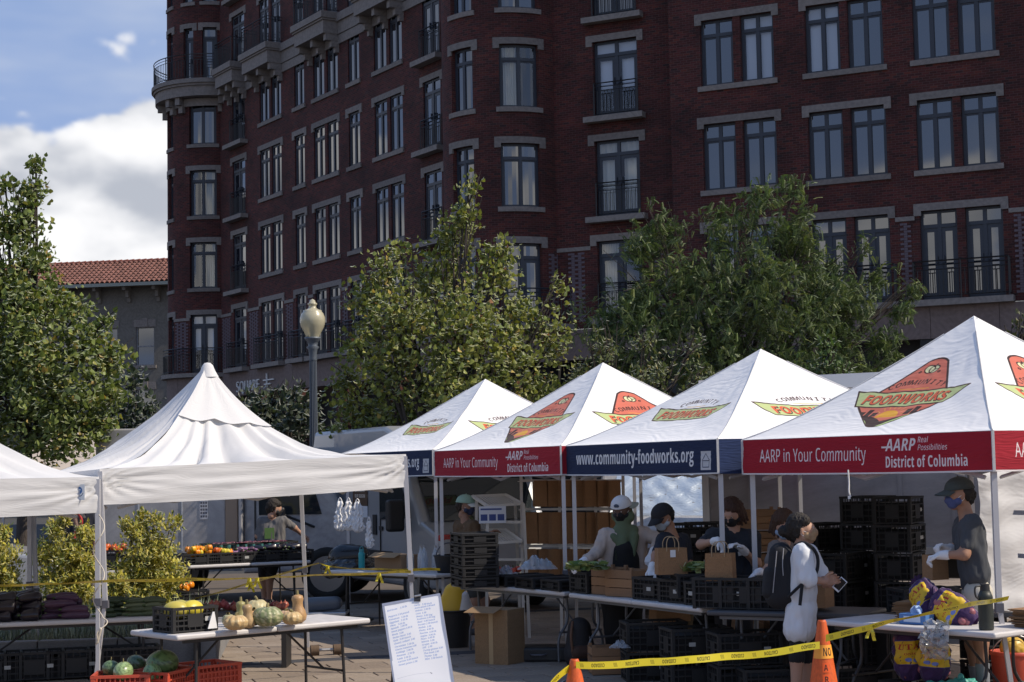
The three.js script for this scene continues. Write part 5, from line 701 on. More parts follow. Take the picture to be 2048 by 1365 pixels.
{
  const r = rng(15), heap = (name, cat, label, u0, u1, L, rad_, m, rows, group, fat) => { const w = (u1 - u0) * T2.L / 2, n = Math.max(1, Math.round(w / L)); for (let k = 0; k < rows; k++) for (let a = 0; a < n; a++) for (let j = 0; j < (k ? 3 : 4); j++) { const p = face(T2, u0 + (a + 0.5 + (r() - 0.5) * 0.5) * (u1 - u0) / n, 0.72 - j * 0.3 - k * 0.1 + (r() - 0.5) * 0.1, k * rad_ * 1.55); longVeg(name, cat, label, p, T2.ang + (r() - 0.5) * (name === 'eggplant' ? 0.9 : 0.35), L * (0.75 + r() * 0.4), rad_ * (0.8 + r() * 0.35), Array.isArray(m) ? m[(r() * m.length) | 0] : m, group, fat); } };
  heap('eggplant', 'eggplant', 'dark purple eggplant heaped at the left of the long left table', -0.98, -0.28, 0.24, 0.055, auber, 3, 'dark eggplants heaped on the left table', 1.4);
  heap('eggplant', 'eggplant', 'slender violet eggplant heaped left of the white tent pole', -0.24, 0.2, 0.3, 0.036, violet, 4, 'violet eggplants on the left table', 1.1);
  heap('zucchini', 'zucchini', 'dark green zucchini piled right of the white tent pole', 0.26, 0.58, 0.24, 0.027, zucM[0], 4, 'dark zucchini on the left table', 1.05);
  heap('zucchini', 'zucchini', 'pale green zucchini piled at the right end of the left table', 0.6, 0.97, 0.2, 0.025, [zucM[1], zucM[2]], 4, 'pale zucchini on the left table', 1.05);
}
// peppers, eggplants and pints of plums on the far table
{
  const r = rng(19), D = 23.4, pep = [mat([0.75, 0.24, 0.01], 0.3), mat([0.8, 0.42, 0.02], 0.3), mat([0.62, 0.5, 0.04], 0.3), mat([0.5, 0.1, 0.02], 0.3)];
  const pepper = (label, p, m, group) => { const t = thing('bell_pepper', label, 'pepper', p, r() * 6, group); part('flesh', t, ribbed(0.045, 1.05, 4, 0.14, [1, 1, 1], [1, 1, 1], r() * 40 | 0, { dent: 0.3 }).translate(0, 0.045, 0), m); part('stem', t, cyl(0.008, 0.006, 0.03, 0, 0.08, 0, 6), calyx); };
  for (let i = 0; i < 26; i++) pepper('orange or yellow bell pepper heaped in the left crate of the far table', face(T3, -0.92 + r() * 0.34, 0.62 - r() * 0.5, 0.09 + r() * 0.1), pep[r() < 0.55 ? 0 : r() < 0.6 ? 1 : 2], 'bell peppers in the left crate of the far table');
  for (let i = 0; i < 9; i++) pepper('bell pepper mixed with onions beside the orange heap', face(T3, -0.54 + r() * 0.28, 0.6 - r() * 0.4, 0.1 + r() * 0.05), pep[[0, 3, 2][i % 3]], 'peppers in the second crate of the far table');
  for (let i = 0; i < 16; i++) longVeg('eggplant', 'eggplant', 'small purple and white eggplant in the middle crate of the far table', face(T3, -0.18 + r() * 0.34, 0.62 - r() * 0.4, 0.11 + r() * 0.06), r() * 3, 0.12, 0.026, i % 3 ? mat([0.3, 0.16, 0.26], 0.35) : violet, 'striped eggplants on the far table', 1.3);
  for (let i = 0; i < 20; i++) longVeg('eggplant', 'eggplant', 'dark eggplant in the two right crates of the far table', face(T3, 0.2 + r() * 0.72, 0.62 - r() * 0.4, 0.11 + r() * 0.05), r() * 3, 0.17, 0.04, auber, 'dark eggplants on the far table', 1.35);
  const pint = mat([0.07, 0.24, 0.23], 0.7), plum = [mat([0.1, 0.025, 0.05], 0.35), mat([0.16, 0.05, 0.06], 0.35)];
  for (let i = 0; i < 9; i++) for (let j = 0; j < 2; j++) {
    const p = face(T3, -0.36 + i * 0.135, -0.12 - j * 0.42, 0.16), t = thing('pint_basket', 'teal pint basket of small plums standing above the eggplant crates', 'basket', p, 0.1 * (r() - 0.5), 'pint baskets on the far table');
    part('basket', t, [new THREE.CylinderGeometry(0.075, 0.058, 0.085, 4, 1, true).rotateY(Math.PI / 4).translate(0, 0.045, 0), box(0.08, 0.004, 0.08, 0, 0.005, 0)], pint); const pl = []; for (let k = 0; k < 11; k++) pl.push(ball(0.021, (r() - 0.5) * 0.08, 0.085 + r() * 0.02, (r() - 0.5) * 0.08, 8)); part('plums', t, pl, plum[(i + j) % 2], 'stuff');
  }
  for (let i = 0; i < 14; i++) pepper('red pepper heaped in the crate between white pole and round shrub', V(at(200 + r() * 44, 1080, 23.5 + (r() - 0.5) * 0.3).x, 0.93 + r() * 0.06, -23.5 - (r() - 0.5) * 0.3), pep[3], 'red peppers left of the round shrub');
  for (let i = 0; i < 7; i++) pepper('orange pepper in the crate beneath the round shrub', V(at(364 + r() * 22, 1080, 22).x, 0.5 + r() * 0.05, -22 - (r() - 0.5) * 0.3), pep[0], 'orange peppers beneath the round shrub');
  // onions in a long red heap behind the squash
  const on_ = [mat([0.26, 0.05, 0.06], 0.4), mat([0.32, 0.09, 0.06], 0.4)]; for (let i = 0; i < 46; i++) { const q = at(400 + r() * 170, 1208 + r() * 10, 17.6 + r() * 0.4), t = thing('red_onion', 'red onion in the low heap behind the squash table', 'onion', q, r() * 6, 'red onions behind the squash table'); part('bulb', t, lathe([[0.001, -0.035], [0.025, -0.03], [0.042, 0], [0.03, 0.028], [0.006, 0.04], [0.003, 0.055]], 12), on_[i % 2]); part('roots', t, ball(0.008, 0, -0.036, 0, 6), stemM); }
  const bed = thing('low_bench', 'low bench carrying the red onions behind the squash table', 'bench', V(at(485, 1210, 17.8).x, 0, -17.8), 0); part('board', bed, rbox(1.1, 0.04, 0.55, 0.01, 0, at(485, 1222, 17.8).y - 0.02, 0), darkTop); for (const x of [-0.45, 0.45]) part('leg', bed, box(0.05, at(485, 1222, 17.8).y - 0.04, 0.4, x, (at(485, 1222, 17.8).y - 0.04) / 2, 0), legM);
}

// ---------------------------------------------------------------- bags, racks and other goods
const kraft = mat([0.36, 0.2, 0.095], 0.85, { map: grainT, bumpMap: creased, bumpScale: 0.004 }), kraftIn = mat([0.22, 0.125, 0.06], 0.9), clearBag = mat([0.75, 0.77, 0.8], 0.3, { transmission: 0.75, clearcoat: 0.5, side: THREE.DoubleSide });
function bagGeo(w, h, d, seed) { return [[-1, 0], [1, 0], [0, 1], [0, -1]].map(([x, z], k) => grid(8, 10, (u, v) => { const a = u - 0.5, o = 1 - 0.05 * v + 0.012 * N2(u * 4 + seed, v * 5 + k); return x ? V(x * w / 2 * o - x * 0.3 * d * Math.max(0, 0.5 - Math.abs(a)) * v * 0.3, v * h, -x * a * d) : V(z * a * w * o, v * h, z * d / 2 * o); })); }
function paperBag(label, p, turn, w, h, d, o = {}) {
  const t = thing('paper_bag', label, 'bag', p, turn, o.group); part('sides', t, bagGeo(w, h, d, o.seed ?? 1), mat([0.36, 0.2, 0.095], 0.85, { map: grainT, bumpMap: creased, bumpScale: 0.004, side: THREE.DoubleSide })); part('bottom', t, box(w * 0.98, 0.004, d * 0.98, 0, 0.004, 0), kraftIn);
  if (o.handles) for (const z of [-1, 1]) part('handle', t, tube([V(-0.055, h - 0.03, z * d / 2), V(-0.055, h + 0.05, z * d / 2), V(-0.03, h + 0.095, z * d * 0.4), V(0.03, h + 0.095, z * d * 0.4), V(0.055, h + 0.05, z * d / 2), V(0.055, h - 0.03, z * d / 2)], 0.0045, 24, 5), mat([0.42, 0.3, 0.18], 0.9));
  if (o.tag) part('tag', t, box(0.05, 0.065, 0.002, 0, h - 0.05, d / 2 + 0.004), mat([0.7, 0.7, 0.7], 0.8)); return t;
}
paperBag('open paper bag with rope handles and white tag before the bearded packer', at(1343, 1149, 15.7), 0.15, 0.28, 0.24, 0.15, { handles: true, tag: true, seed: 2 }); paperBag('open paper bag with handles before the long haired packer', at(1442, 1162, 15.0), -0.35, 0.25, 0.24, 0.15, { handles: true, seed: 3 });
paperBag('paper bag standing on the dark table beside the hip of the woman with the phone', at(1645, 1215, 14.55), 1.0, 0.2, 0.3, 0.14, { seed: 4 }); paperBag('paper bag held open by the capped man in the grey shirt', at(1872, 1160, 13.75), 0.5, 0.17, 0.2, 0.12, { seed: 5 });
paperBag('crumpled paper bag on the ground under the packing table', at(1340, 1243, 16.8), 0.3, 0.36, 0.25, 0.2, { seed: 6 });
// shelf rack hung with rows of brown bags
{
  const d = 20.4, k = d / FPX, x0 = 1040, x1 = 1243, P = (x, y, dz = 0) => at(x, y, d + dz), t = thing('shelf_rack', 'white shelf rack hung with three rows of brown paper bags', 'rack', V(P(1140, 1000).x, 0, -d), 0), L = (v) => v.sub(t.position), wm = mat([0.6, 0.58, 0.55], 0.5);
  for (const x of [1042, 1118, 1190, 1246]) for (const dz of [0, 0.5]) part('upright', t, bar(L(V(P(x, 1000, dz).x, 0, -d - dz)), L(P(x, 950, dz)), 0.035), wm);
  for (const y of [962, 1019, 1093, 1168]) part('shelf', t, [bar(L(P(1040, y)), L(P(1248, y)), 0.03), bar(L(P(1040, y, 0.5)), L(P(1248, y, 0.5)), 0.03), box(1.24, 0.006, 0.5, 0, P(1140, y).y - t.position.y, -0.25)], wm);
  const rows = [[962, 1014, 1068, 7], [1026, 1088, 1050, 8], [1100, 1166, 1050, 8]];
  for (const [ya, yb, xs, n] of rows) for (let i = 0; i < n; i++) { const p = at(xs + (i + 0.5) * (1240 - xs) / n, yb, d - 0.02 + (i % 2) * 0.03), b = paperBag(`${['first', 'second', 'third', 'fourth', 'fifth', 'sixth', 'seventh', 'eighth'][i]} brown bag from the left in the ${['top', 'middle', 'lowest'][rows.findIndex((q) => q[0] === ya)]} row of the rack`, p, 0.25 + (i % 3) * 0.12, (1240 - xs) / n * k * 1.02, (yb - ya) * k, 0.12, { seed: i + 7, group: ['top', 'middle', 'lowest'][rows.findIndex((q) => q[0] === ya)] + ' row of brown bags on the rack' }); }
}
{ // white slatted display stand with two tilted trays
  const d = 20.2, P = (x, y, dz = 0) => at(x, y, d + dz), t = thing('display_stand', 'white wooden stand with two tilted mesh trays beside the bag rack', 'stand', V(P(995, 1000).x, 0, -d), 0), L = (v) => v.sub(t.position), wm = mat([0.55, 0.52, 0.47], 0.7);
  for (const [x, y, dz] of [[953, 996, 0.5], [975, 1010, 0], [1047, 1008, 0], [1030, 1000, 0.5]]) part('post', t, bar(L(V(P(x, y, dz).x + (x > 1000 ? 0.04 : -0.04), 0, -d - dz)), L(P(x, y, dz)), 0.035), wm);
  for (const [ya, yb, nm] of [[993, 1013, 'upper'], [1062, 1088, 'lower']]) { const c = [P(945, ya, 0.55), P(1012, ya - 3, 0.55), P(1045, yb - 5, 0), P(975, yb, 0)].map(L), tr = part('tray', t, [bar(c[0], c[1], 0.03), bar(c[1], c[2], 0.03), bar(c[2], c[3], 0.03), bar(c[3], c[0], 0.03)], wm), g = []; for (let i = 1; i < 12; i++) { g.push(bar(c[0].clone().lerp(c[1], i / 12), c[3].clone().lerp(c[2], i / 12), 0.006)); g.push(bar(c[0].clone().lerp(c[3], i / 12), c[1].clone().lerp(c[2], i / 12), 0.006)); } part('mesh', tr, g, wm, 'stuff'); }
  for (const y of [1045, 1120]) part('rail', t, bar(L(P(972, y, 0)), L(P(1048, y, 0)), 0.03), wm);
  part('notice', t, box(0.32, 0.2, 0.01, L(P(985, 1030)).x, P(985, 1030).y, 0.03), mat([1, 1, 1], 0.7, { map: canvasTex(128, 80, (c) => { c.fillStyle = '#c9ccd4'; c.fillRect(0, 0, 128, 80); c.fillStyle = '#3a4a80'; for (let i = 0; i < 3; i++) c.fillRect(8 + i * 40, 38, 32, 30); c.fillRect(8, 10, 100, 8); }) }));
}
// stacks of flat folded bags on the onion table
function flatStack(label, p, turn, n, w, d) { const t = thing('folded_bags', label, 'bag stack', p, turn), r = rng(n * 7); for (let i = 0; i < n; i++) part('folded_bag', t, rbox(w * (0.94 + r() * 0.1), 0.0075, d * (0.94 + r() * 0.1), 0.003, (r() - 0.5) * 0.05, 0.005 + i * 0.0088, (r() - 0.5) * 0.03, 1).rotateY((r() - 0.5) * 0.12), [kraft, kraftIn][i % 2]); }
flatStack('fanned stack of folded brown bags left of the onion sacks', face(T8, -0.3, -0.4), T8.ang + 0.3, 16, 0.34, 0.26); flatStack('stack of folded brown bags behind the right tent leg', face(T8, 0.96, -0.55), T8.ang, 15, 0.3, 0.26);
// purple mesh sacks of onions with yellow labels
function sack(label, p, turn, sx, sy, sz, lean, seed) {
  const t = thing('onion_sack', label, 'sack', p, turn); t.rotation.z = lean; const r = rng(seed), bulbs = []; for (let i = 0; i < 26; i++) { const a = r() * 6.28, h = r(); bulbs.push(ball(0.034, Math.cos(a) * sx * 0.34 * (0.6 + 0.5 * r()), 0.04 + h * (sy * 0.68), Math.sin(a) * sz * 0.34 * (0.6 + 0.5 * r()), 8)); }
  const shell = (u, v, o = 0) => { const a = u * 2 * Math.PI, w = (v < 0.84 ? Math.pow(Math.sin(Math.PI * (v / 0.84 * 0.72 + 0.1)), 0.5) : lerp(0.74, 0.13, sstep(0.84, 0.93, v)) + (v > 0.94 ? (v - 0.94) * 5 * (1 + 0.5 * Math.sin(a * 9)) : 0)) * (1 + 0.12 * N3(Math.sin(a) * 1.6 + seed, v * 3.2, Math.cos(a) * 1.6) + 0.07 * N3(Math.sin(a) * 5, v * 8 + seed, Math.cos(a) * 5) + 0.05 * v * Math.sin(a * 11 + seed)); return V(Math.sin(a) * (sx / 2 * w + o), v * sy, Math.cos(a) * (sz / 2 * w + o)); };
  part('onions', t, bulbs, mat([0.3, 0.1, 0.12], 0.45), 'stuff'); part('mesh_net', t, grid(40, 26, (u, v) => shell(u, v)), mat([0.055, 0.022, 0.1], 0.95, { transmission: 0.22, side: THREE.DoubleSide, bumpMap: weave, bumpScale: 0.004 }));
  part('label', t, grid(20, 10, (u, v) => shell(lerp(-0.19, 0.19, u), lerp(0.3, 0.76, v), 0.005)), mat([1, 1, 1], 0.6, { side: THREE.DoubleSide, map: canvasTex(256, 256, (c) => { c.fillStyle = '#c9a81f'; c.fillRect(0, 0, 256, 256); c.fillStyle = '#3b2f7a'; c.fillRect(0, 0, 256, 10); c.fillRect(0, 246, 256, 10); c.fillStyle = '#a02222'; c.font = 'bold 74px serif'; c.textAlign = 'center'; c.fillText('UTAH', 128, 96, 220); c.font = 'bold 30px serif'; c.fillText('ONIONS', 128, 150, 200); c.fillStyle = '#6a7fc8'; c.beginPath(); c.arc(90, 200, 22, 0, 7); c.arc(140, 208, 22, 0, 7); c.fill(); }) }));
  return t;
}
sack('purple mesh onion sack with green sticker lying left on the white table', face(T8, 0.04, 0.0, 0.02), T8.ang - 0.3, 0.27, 0.4, 0.2, 0.75, 3); sack('purple mesh onion sack tipped right on the white table', face(T8, 0.42, -0.1, 0.0), T8.ang + 0.3, 0.26, 0.42, 0.19, 1.0, 5);
sack('onion sack standing on a crate under the white table, left one', V(at(1822, 1300, 13.55).x, 0.275, -13.55), 0.1, 0.27, 0.42, 0.22, 0.05, 7); sack('onion sack standing on a crate under the white table, right one', V(at(1866, 1300, 13.42).x, 0.275, -13.42), -0.3, 0.26, 0.38, 0.22, -0.05, 9);
{ const p = face(T8, -0.02, 0.5, 0), t = thing('glove_box', 'light blue box of disposable gloves with a tissue of gloves on top', 'box', p, T8.ang + 0.1); part('carton', t, rbox(0.24, 0.08, 0.12, 0.006, 0, 0.04, 0), mat([0.06, 0.17, 0.42], 0.6)); part('stripe', t, box(0.15, 0.045, 0.002, 0.0, 0.04, 0.062), mat([0.5, 0.6, 0.75], 0.6)); part('glove', t, grid(10, 8, (u, v) => V((u - 0.5) * 0.1 * (1 - v * 0.4), 0.08 + v * 0.06, 0.02 * Math.sin(u * 9 + v * 4))), mat([0.35, 0.5, 0.75], 0.7, { side: THREE.DoubleSide })); }
{ const p = face(T8, 0.79, 0.62), t = thing('flask', 'dark camouflage flask with a handle lid at the right end of the white table', 'bottle', p, 0.4); part('body', t, lathe([[0.001, 0], [0.052, 0.002], [0.055, 0.01], [0.055, 0.24], [0.05, 0.255], [0.038, 0.285], [0.001, 0.285]], 24), mat([0.03, 0.035, 0.028], 0.5, { map: grainT })); part('lid', t, cyl(0.036, 0.034, 0.05, 0, 0.285, 0, 20), blackP); part('handle', t, tube([V(-0.03, 0.32, 0), V(-0.085, 0.315, 0), V(-0.085, 0.25, 0), V(-0.052, 0.22, 0)], 0.007, 16, 6), blackP); }
{ const c = at(1905, 1300, 13.3), t = thing('plastic_bag', 'crumpled teal bag on the crate under the white onion table', 'bag', V(c.x, 0.2, -13.3)), g = nets([[-0.16, 0.02, 0, 0.14, 0.03, 0, 0.07, 0.06], [0.02, 0.06, 0.05, 0.12, 0.07, 0.05, 0.05, 0.04]], 0.012, 0.04), p = g.attributes.position, n = g.attributes.normal; for (let i = 0; i < p.count; i++) { const f = 0.018 * N3(p.getX(i) * 16, p.getY(i) * 18, p.getZ(i) * 16); p.setXYZ(i, p.getX(i) + n.getX(i) * f, p.getY(i) + n.getY(i) * f, p.getZ(i) + n.getZ(i) * f); } g.computeVertexNormals(); part('film', t, g, mat([0.06, 0.33, 0.28], 0.5)); part('knot', t, ball(0.025, 0.05, 0.12, 0.03, 10, 1, 1.3, 1), mat([0.06, 0.33, 0.28], 0.5)); }
{ const a = face(T8, 0.42, 1.0), t = thing('plastic_bag', 'crumpled clear plastic bag hanging over the edge of the white table', 'bag', a, T8.ang); part('film', t, grid(18, 18, (u, v) => V((u - 0.5) * 0.24 + 0.04 * N2(u * 4, v * 4), lerp(0.06, -0.22, v) + 0.03 * N2(u * 5, v * 6 + 3), 0.02 + 0.07 * Math.sin(Math.PI * v) + 0.04 * N2(u * 6 + 5, v * 6))), clearBag); }
for (const [i, [px, py, d, w]] of [[1075, 1142, 17.9, 0.3], [1010, 1152, 18.4, 0.2], [1240, 1300, 15.8, 0.14]].entries()) { const p = at(px, py, d), t = thing('plastic_bag', ['crumpled clear plastic bag on the right folding crates', 'small clear plastic bag by the red peppers', 'plastic wrap lying under the caution tape'][i], 'bag', p); part('film', t, grid(18, 12, (u, v) => V((u - 0.5) * w * 1.4, 0.02 + 0.16 * w * 2 * Math.sin(Math.PI * u) * Math.sin(Math.PI * v) * (1 + N2(u * 5 + i, v * 5)), (v - 0.5) * w + 0.03 * N2(u * 6, v * 6))), clearBag); }
for (let i = 0; i < 5; i++) { const p = at(996 + i * 10, 1143 + (i % 2) * 3, 18.4 + (i % 3) * 0.05), t = thing('bell_pepper', 'red pepper lying in the folding crate before the display stand', 'pepper', p, i, 'red peppers on the folding crates'); part('flesh', t, ribbed(0.038, 1, 4, 0.14, [0.5, 0.05, 0.02], [0.55, 0.08, 0.02], i).translate(0, 0.02, 0), skin); part('stem', t, cyl(0.007, 0.005, 0.03, 0, 0.05, 0, 6), calyx); }
{ // lettuce and greens in crates
  const r = rng(44); for (const [px, py, d, n, w, lab] of [[1172, 1134, 16.6, 240, 0.36, 'pale green lettuce heads in the crate before the woman in the green scarf'], [1408, 1136, 15.7, 160, 0.4, 'green salad leaves in the crate behind the packing table']]) { const c = at(px, py, d), g = []; for (let i = 0; i < n; i++) { const q = new THREE.PlaneGeometry(0.06 * (0.6 + r()), 0.05, 2, 1); q.rotateX(-1.2 + (r() - 0.5) * 2); q.rotateY(r() * 6); q.translate(c.x + (r() - 0.5) * w, c.y + r() * 0.06 - 0.02, c.z + (r() - 0.5) * 0.25); g.push(tint(q, [[0.2, 0.28, 0.05], [0.36, 0.4, 0.12], [0.1, 0.18, 0.03]][(r() * 3) | 0])); } tag(part('salad_greens', scene, g, leafMat, 'stuff'), lab, 'greens'); }
}
{ // cardboard carton under the table, and smaller goods
  const p = at(1000, 1290, 17.7), t = thing('cardboard_box', 'tall brown cardboard box under the table, left of the paired tent legs', 'box', V(p.x, 0, p.z), -0.55), m = mat([0.3, 0.19, 0.1], 0.9, { map: grainT }); part('carton', t, rbox(0.4, 0.56, 0.34, 0.006, 0, 0.28, 0), m); part('flap', t, box(0.36, 0.005, 0.2, -0.03, 0.562, 0.26, 0, 0, 0.25), m); part('tape', t, box(0.05, 0.56, 0.002, 0, 0.281, 0.1715), mat([0.4, 0.28, 0.15], 0.5));
  const q = at(1160, 1310, 17.4), b = thing('backpack', 'black and brown backpack on the ground right of the paired tent legs', 'backpack', V(q.x, 0, q.z), 0.2); part('pack', b, nets([[0, 0.12, 0, 0, 0.36, 0, 0.16, 0.12], [-0.06, 0.1, 0.05, 0.06, 0.1, 0.05, 0.1, 0.1]], 0.02, 0.06), mat([0.02, 0.018, 0.02], 0.8)); part('pocket', b, nets([[-0.05, 0.14, 0.12, 0.05, 0.14, 0.12, 0.075, 0.075]], 0.018), mat([0.06, 0.03, 0.02], 0.8)); part('strap', b, tube([V(-0.08, 0.44, 0.05), V(-0.12, 0.3, 0.14), V(-0.1, 0.1, 0.14)], 0.014, 12, 6), mat([0.14, 0.07, 0.04], 0.8));
  const c = at(905, 1215, 19.4), y = thing('shopping_bag', 'yellow and white shopping bag behind the whiteboard', 'bag', V(c.x, 0.42, c.z)); part('bag', y, nets([[0, 0, 0, 0.02, 0.2, 0, 0.16, 0.1]], 0.02).scale(1.2, 1, 0.8), mat([0.62, 0.4, 0.03], 0.5)); part('white_side', y, nets([[0.12, 0, 0.0, 0.12, 0.14, 0, 0.12, 0.07]], 0.02), mat([0.65, 0.65, 0.66], 0.5)); const k = thing('dark_bin', 'black bin under the yellow shopping bag', 'bin', V(c.x, 0, c.z)); part('bin', k, lathe([[0.17, 0], [0.21, 0.4], [0.225, 0.4], [0.225, 0.42], [0.19, 0.42]], 20), blackP); part('rim', k, new THREE.TorusGeometry(0.22, 0.012, 6, 24).rotateX(Math.PI / 2).translate(0, 0.41, 0), blackP);
  const e = at(1080, 1305, 17.9), f = thing('flat_case', 'flat black case on the ground between carton and tent legs', 'case', V(e.x, 0, e.z), -0.1); part('case', f, rbox(0.6, 0.15, 0.4, 0.03, 0, 0.075, 0), blackP); part('handle', f, tube([V(-0.08, 0.08, 0.2), V(-0.06, 0.08, 0.25), V(0.06, 0.08, 0.25), V(0.08, 0.08, 0.2)], 0.01, 10, 6), greyPlastic);
  for (const [x, y2, dd, l, tn] of [[1222, 1300, 16.6, 'wooden crate on the ground behind the bent table legs', 0.1], [1565, 1270, 15.8, 'upper wooden crate behind the bare legs', 0.1], [1568, 1330, 15.8, 'lower wooden crate behind the bare legs', 0.14]]) woodCrate(l, V(at(x, 1200, dd).x, y2 < 1290 ? 0.29 : 0.01, -dd), tn, 0.44, 0.26, 0.3);
  for (let i = 0; i < 5; i++) woodCrate(['bottom', 'second', 'third', 'fourth', 'topmost'][i] + ' wooden crate of the stack behind the long haired packer', V(at(1515, 1100, 17.6).x, 0.42 + i * 0.225, -17.6), 0.15 + (i % 2) * 0.03, 0.46, 0.21, 0.34);
  for (let i = 0; i < 9; i++) { const o2 = at(1500 + i * 4.2, 1044, 17.55), tt = thing('carrot', 'orange carrot lying in the topmost wooden crate', 'carrot', o2, i, 'carrots in the topmost wooden crate'); part('root', tt, cyl(0.017, 0.004, 0.13, 0, 0, 0, 8).rotateZ(1.4), mat([0.5, 0.16, 0.04], 0.6)); }
  const pl = thing('pallet', 'pallet under the stack of wooden crates', 'pallet', V(at(1515, 1100, 17.6).x, 0, -17.6)); for (let i = 0; i < 5; i++) part('board', pl, box(0.09, 0.02, 0.6, -0.24 + i * 0.12, 0.4, 0), kraftIn); for (const x of [-0.24, 0.24]) part('block', pl, box(0.08, 0.39, 0.5, x, 0.195, 0), kraftIn);
}
{ // litter bin with black sack and white bags hung on it, bottles on the table beside it
  const d = 22.6, p = at(700, 1130, d), t = thing('litter_bin', 'slatted black litter bin with a black liner folded over its rim', 'bin', V(p.x, 0, p.z)); for (let i = 0; i < 22; i++) { const a = i / 22 * 6.283; part('slat', t, box(0.035, 0.72, 0.012, 0, 0.42, 0.29, a), blackP); } part('ring', t, new THREE.TorusGeometry(0.3, 0.018, 6, 30).rotateX(Math.PI / 2).translate(0, 0.8, 0), blackP); part('ring', t, new THREE.TorusGeometry(0.29, 0.018, 6, 30).rotateX(Math.PI / 2).translate(0, 0.06, 0), blackP);
  part('liner', t, grid(60, 14, (u, v) => { const a = u * 6.283, r = 0.3 + 0.06 * v + 0.025 * N2(u * 14, v * 3) + 0.05 * Math.sin(v * Math.PI); return V(Math.cos(a) * r, 0.86 - v * (0.2 + 0.09 * N2(u * 5, 7)), Math.sin(a) * r); }), mat([0.012, 0.012, 0.014], 0.22, { side: THREE.DoubleSide, clearcoat: 0.5 })); part('liner_top', t, nets([[-0.12, 0.86, 0, 0.12, 0.88, 0.02, 0.17, 0.15], [0, 0.95, -0.05, -0.1, 0.98, 0, 0.1, 0.06]], 0.025, 0.05), mat([0.014, 0.014, 0.016], 0.25));
  for (const [i, [x, y, w]] of [[680, 1030, 24], [697, 1030, 22], [715, 1032, 26], [738, 1068, 16]].entries()) { const q = at(x, y, d - 0.3 - i * 0.01), b = thing('carrier_bag', ['left', 'middle', 'right', 'lowest'][i] + ' white carrier bag hanging over the litter bin', 'bag', q), k = w * d / FPX; { const g = nets([[0, 0.14, 0, 0, -0.14, 0, k * 0.26, k * 0.5], [k * 0.2, -0.1, 0, k * 0.3, -0.16, 0, k * 0.25, k * 0.2]], 0.012, 0.03), q = g.attributes.position, n = g.attributes.normal; for (let j = 0; j < q.count; j++) { const f = 0.012 * Math.sin(q.getX(j) * 140 + 3 * N2(q.getY(j) * 9, i)) + 0.012 * N3(q.getX(j) * 20, q.getY(j) * 14, i); q.setXYZ(j, q.getX(j) + n.getX(j) * f, q.getY(j), q.getZ(j) * 0.6 + n.getZ(j) * f); } g.computeVertexNormals(); part('film', b, g, mat([0.72, 0.72, 0.73], 0.55)); } part('handles', b, tube([V(-k * 0.25, 0.13, 0), V(0, 0.22, 0), V(k * 0.25, 0.13, 0)], 0.008, 12, 5), mat([0.7, 0.7, 0.7], 0.7)); }
  const bt = thing('water_bottle', 'teal water bottle with handle lid on the table by the litter bin', 'bottle', face(T4, -0.66, 0.3)); part('body', bt, lathe([[0.001, 0], [0.04, 0.003], [0.042, 0.2], [0.034, 0.22], [0.001, 0.22]], 20), mat([0.02, 0.3, 0.33], 0.35)); part('lid', bt, [cyl(0.033, 0.03, 0.04, 0, 0.22, 0, 16), new THREE.TorusGeometry(0.02, 0.006, 6, 14).translate(0, 0.27, 0)], mat([0.03, 0.25, 0.28], 0.4));
  for (let i = 0; i < 4; i++) { const b = thing('clear_bottle', 'clear plastic bottle standing right of the carton on the far right table', 'bottle', face(T4, 0.22 + i * 0.1, 0.2 - (i % 2) * 0.4), 0, 'clear bottles by the silver van'); part('body', b, lathe([[0.001, 0], [0.045, 0.003], [0.047, 0.18], [0.03, 0.24], [0.015, 0.28], [0.015, 0.3]], 16), mat([0.8, 0.85, 0.9], 0.08, { transmission: 0.7 })); part('cap', b, cyl(0.017, 0.017, 0.02, 0, 0.3, 0, 12), paintW); }
  const cb = thing('carton', 'open brown carton lying on the table right of the teal bottle', 'box', face(T4, -0.12, 0.0), T4.ang); part('carton', cb, rbox(0.5, 0.2, 0.3, 0.006, 0, 0.1, 0), mat([0.25, 0.16, 0.09], 0.9)); part('flap', cb, box(0.5, 0.004, 0.14, 0, 0.2, 0.2, 0, 0, 0.4), mat([0.3, 0.2, 0.11], 0.9));
  const tub = thing('black_tub', 'black tub of rubbish at the right end of the bottle table', 'tub', face(T4, 0.85, 0)); part('tub', tub, lathe([[0.001, 0.003], [0.15, 0], [0.19, 0.2], [0.2, 0.2], [0.2, 0.215], [0.17, 0.215]], 20), blackP); part('handle', tub, new THREE.TorusGeometry(0.16, 0.008, 6, 20, Math.PI).translate(0, 0.2, 0), greyPlastic);
  // hand truck and bright odds and ends under the tables
  const h = thing('hand_truck', 'low metal hand truck under the bottle table', 'cart', V(at(640, 1180, 22).x, 0, -22)); part('deck', h, rbox(0.7, 0.04, 0.5, 0.01, 0, 0.2, 0), alu); for (const x of [-0.28, 0.28]) part('wheel', h, new THREE.TorusGeometry(0.06, 0.03, 8, 16).translate(x, 0.09, 0.2), blackP); part('bundle', h, nets([[-0.2, 0.3, 0, 0.2, 0.32, 0, 0.1, 0.09]], 0.03), mat([0.1, 0.11, 0.13], 0.4));
}
{ // tent weights on the rear leg: two old dumbbells
  const t = thing('tent_weight', 'rusty dumbbell weight at the foot of the leaning tent leg', 'weight', on(652, 1312), 0.25); for (const s of [-1, 1]) part('head', t, new THREE.CylinderGeometry(0.062, 0.062, 0.09, 6).rotateZ(Math.PI / 2).translate(s * 0.125, 0.062, 0), mat([0.13, 0.085, 0.055], 0.85, { map: grainT })); part('bar', t, rod(V(-0.12, 0.062, 0), V(0.12, 0.062, 0), 0.016), zinc);
}

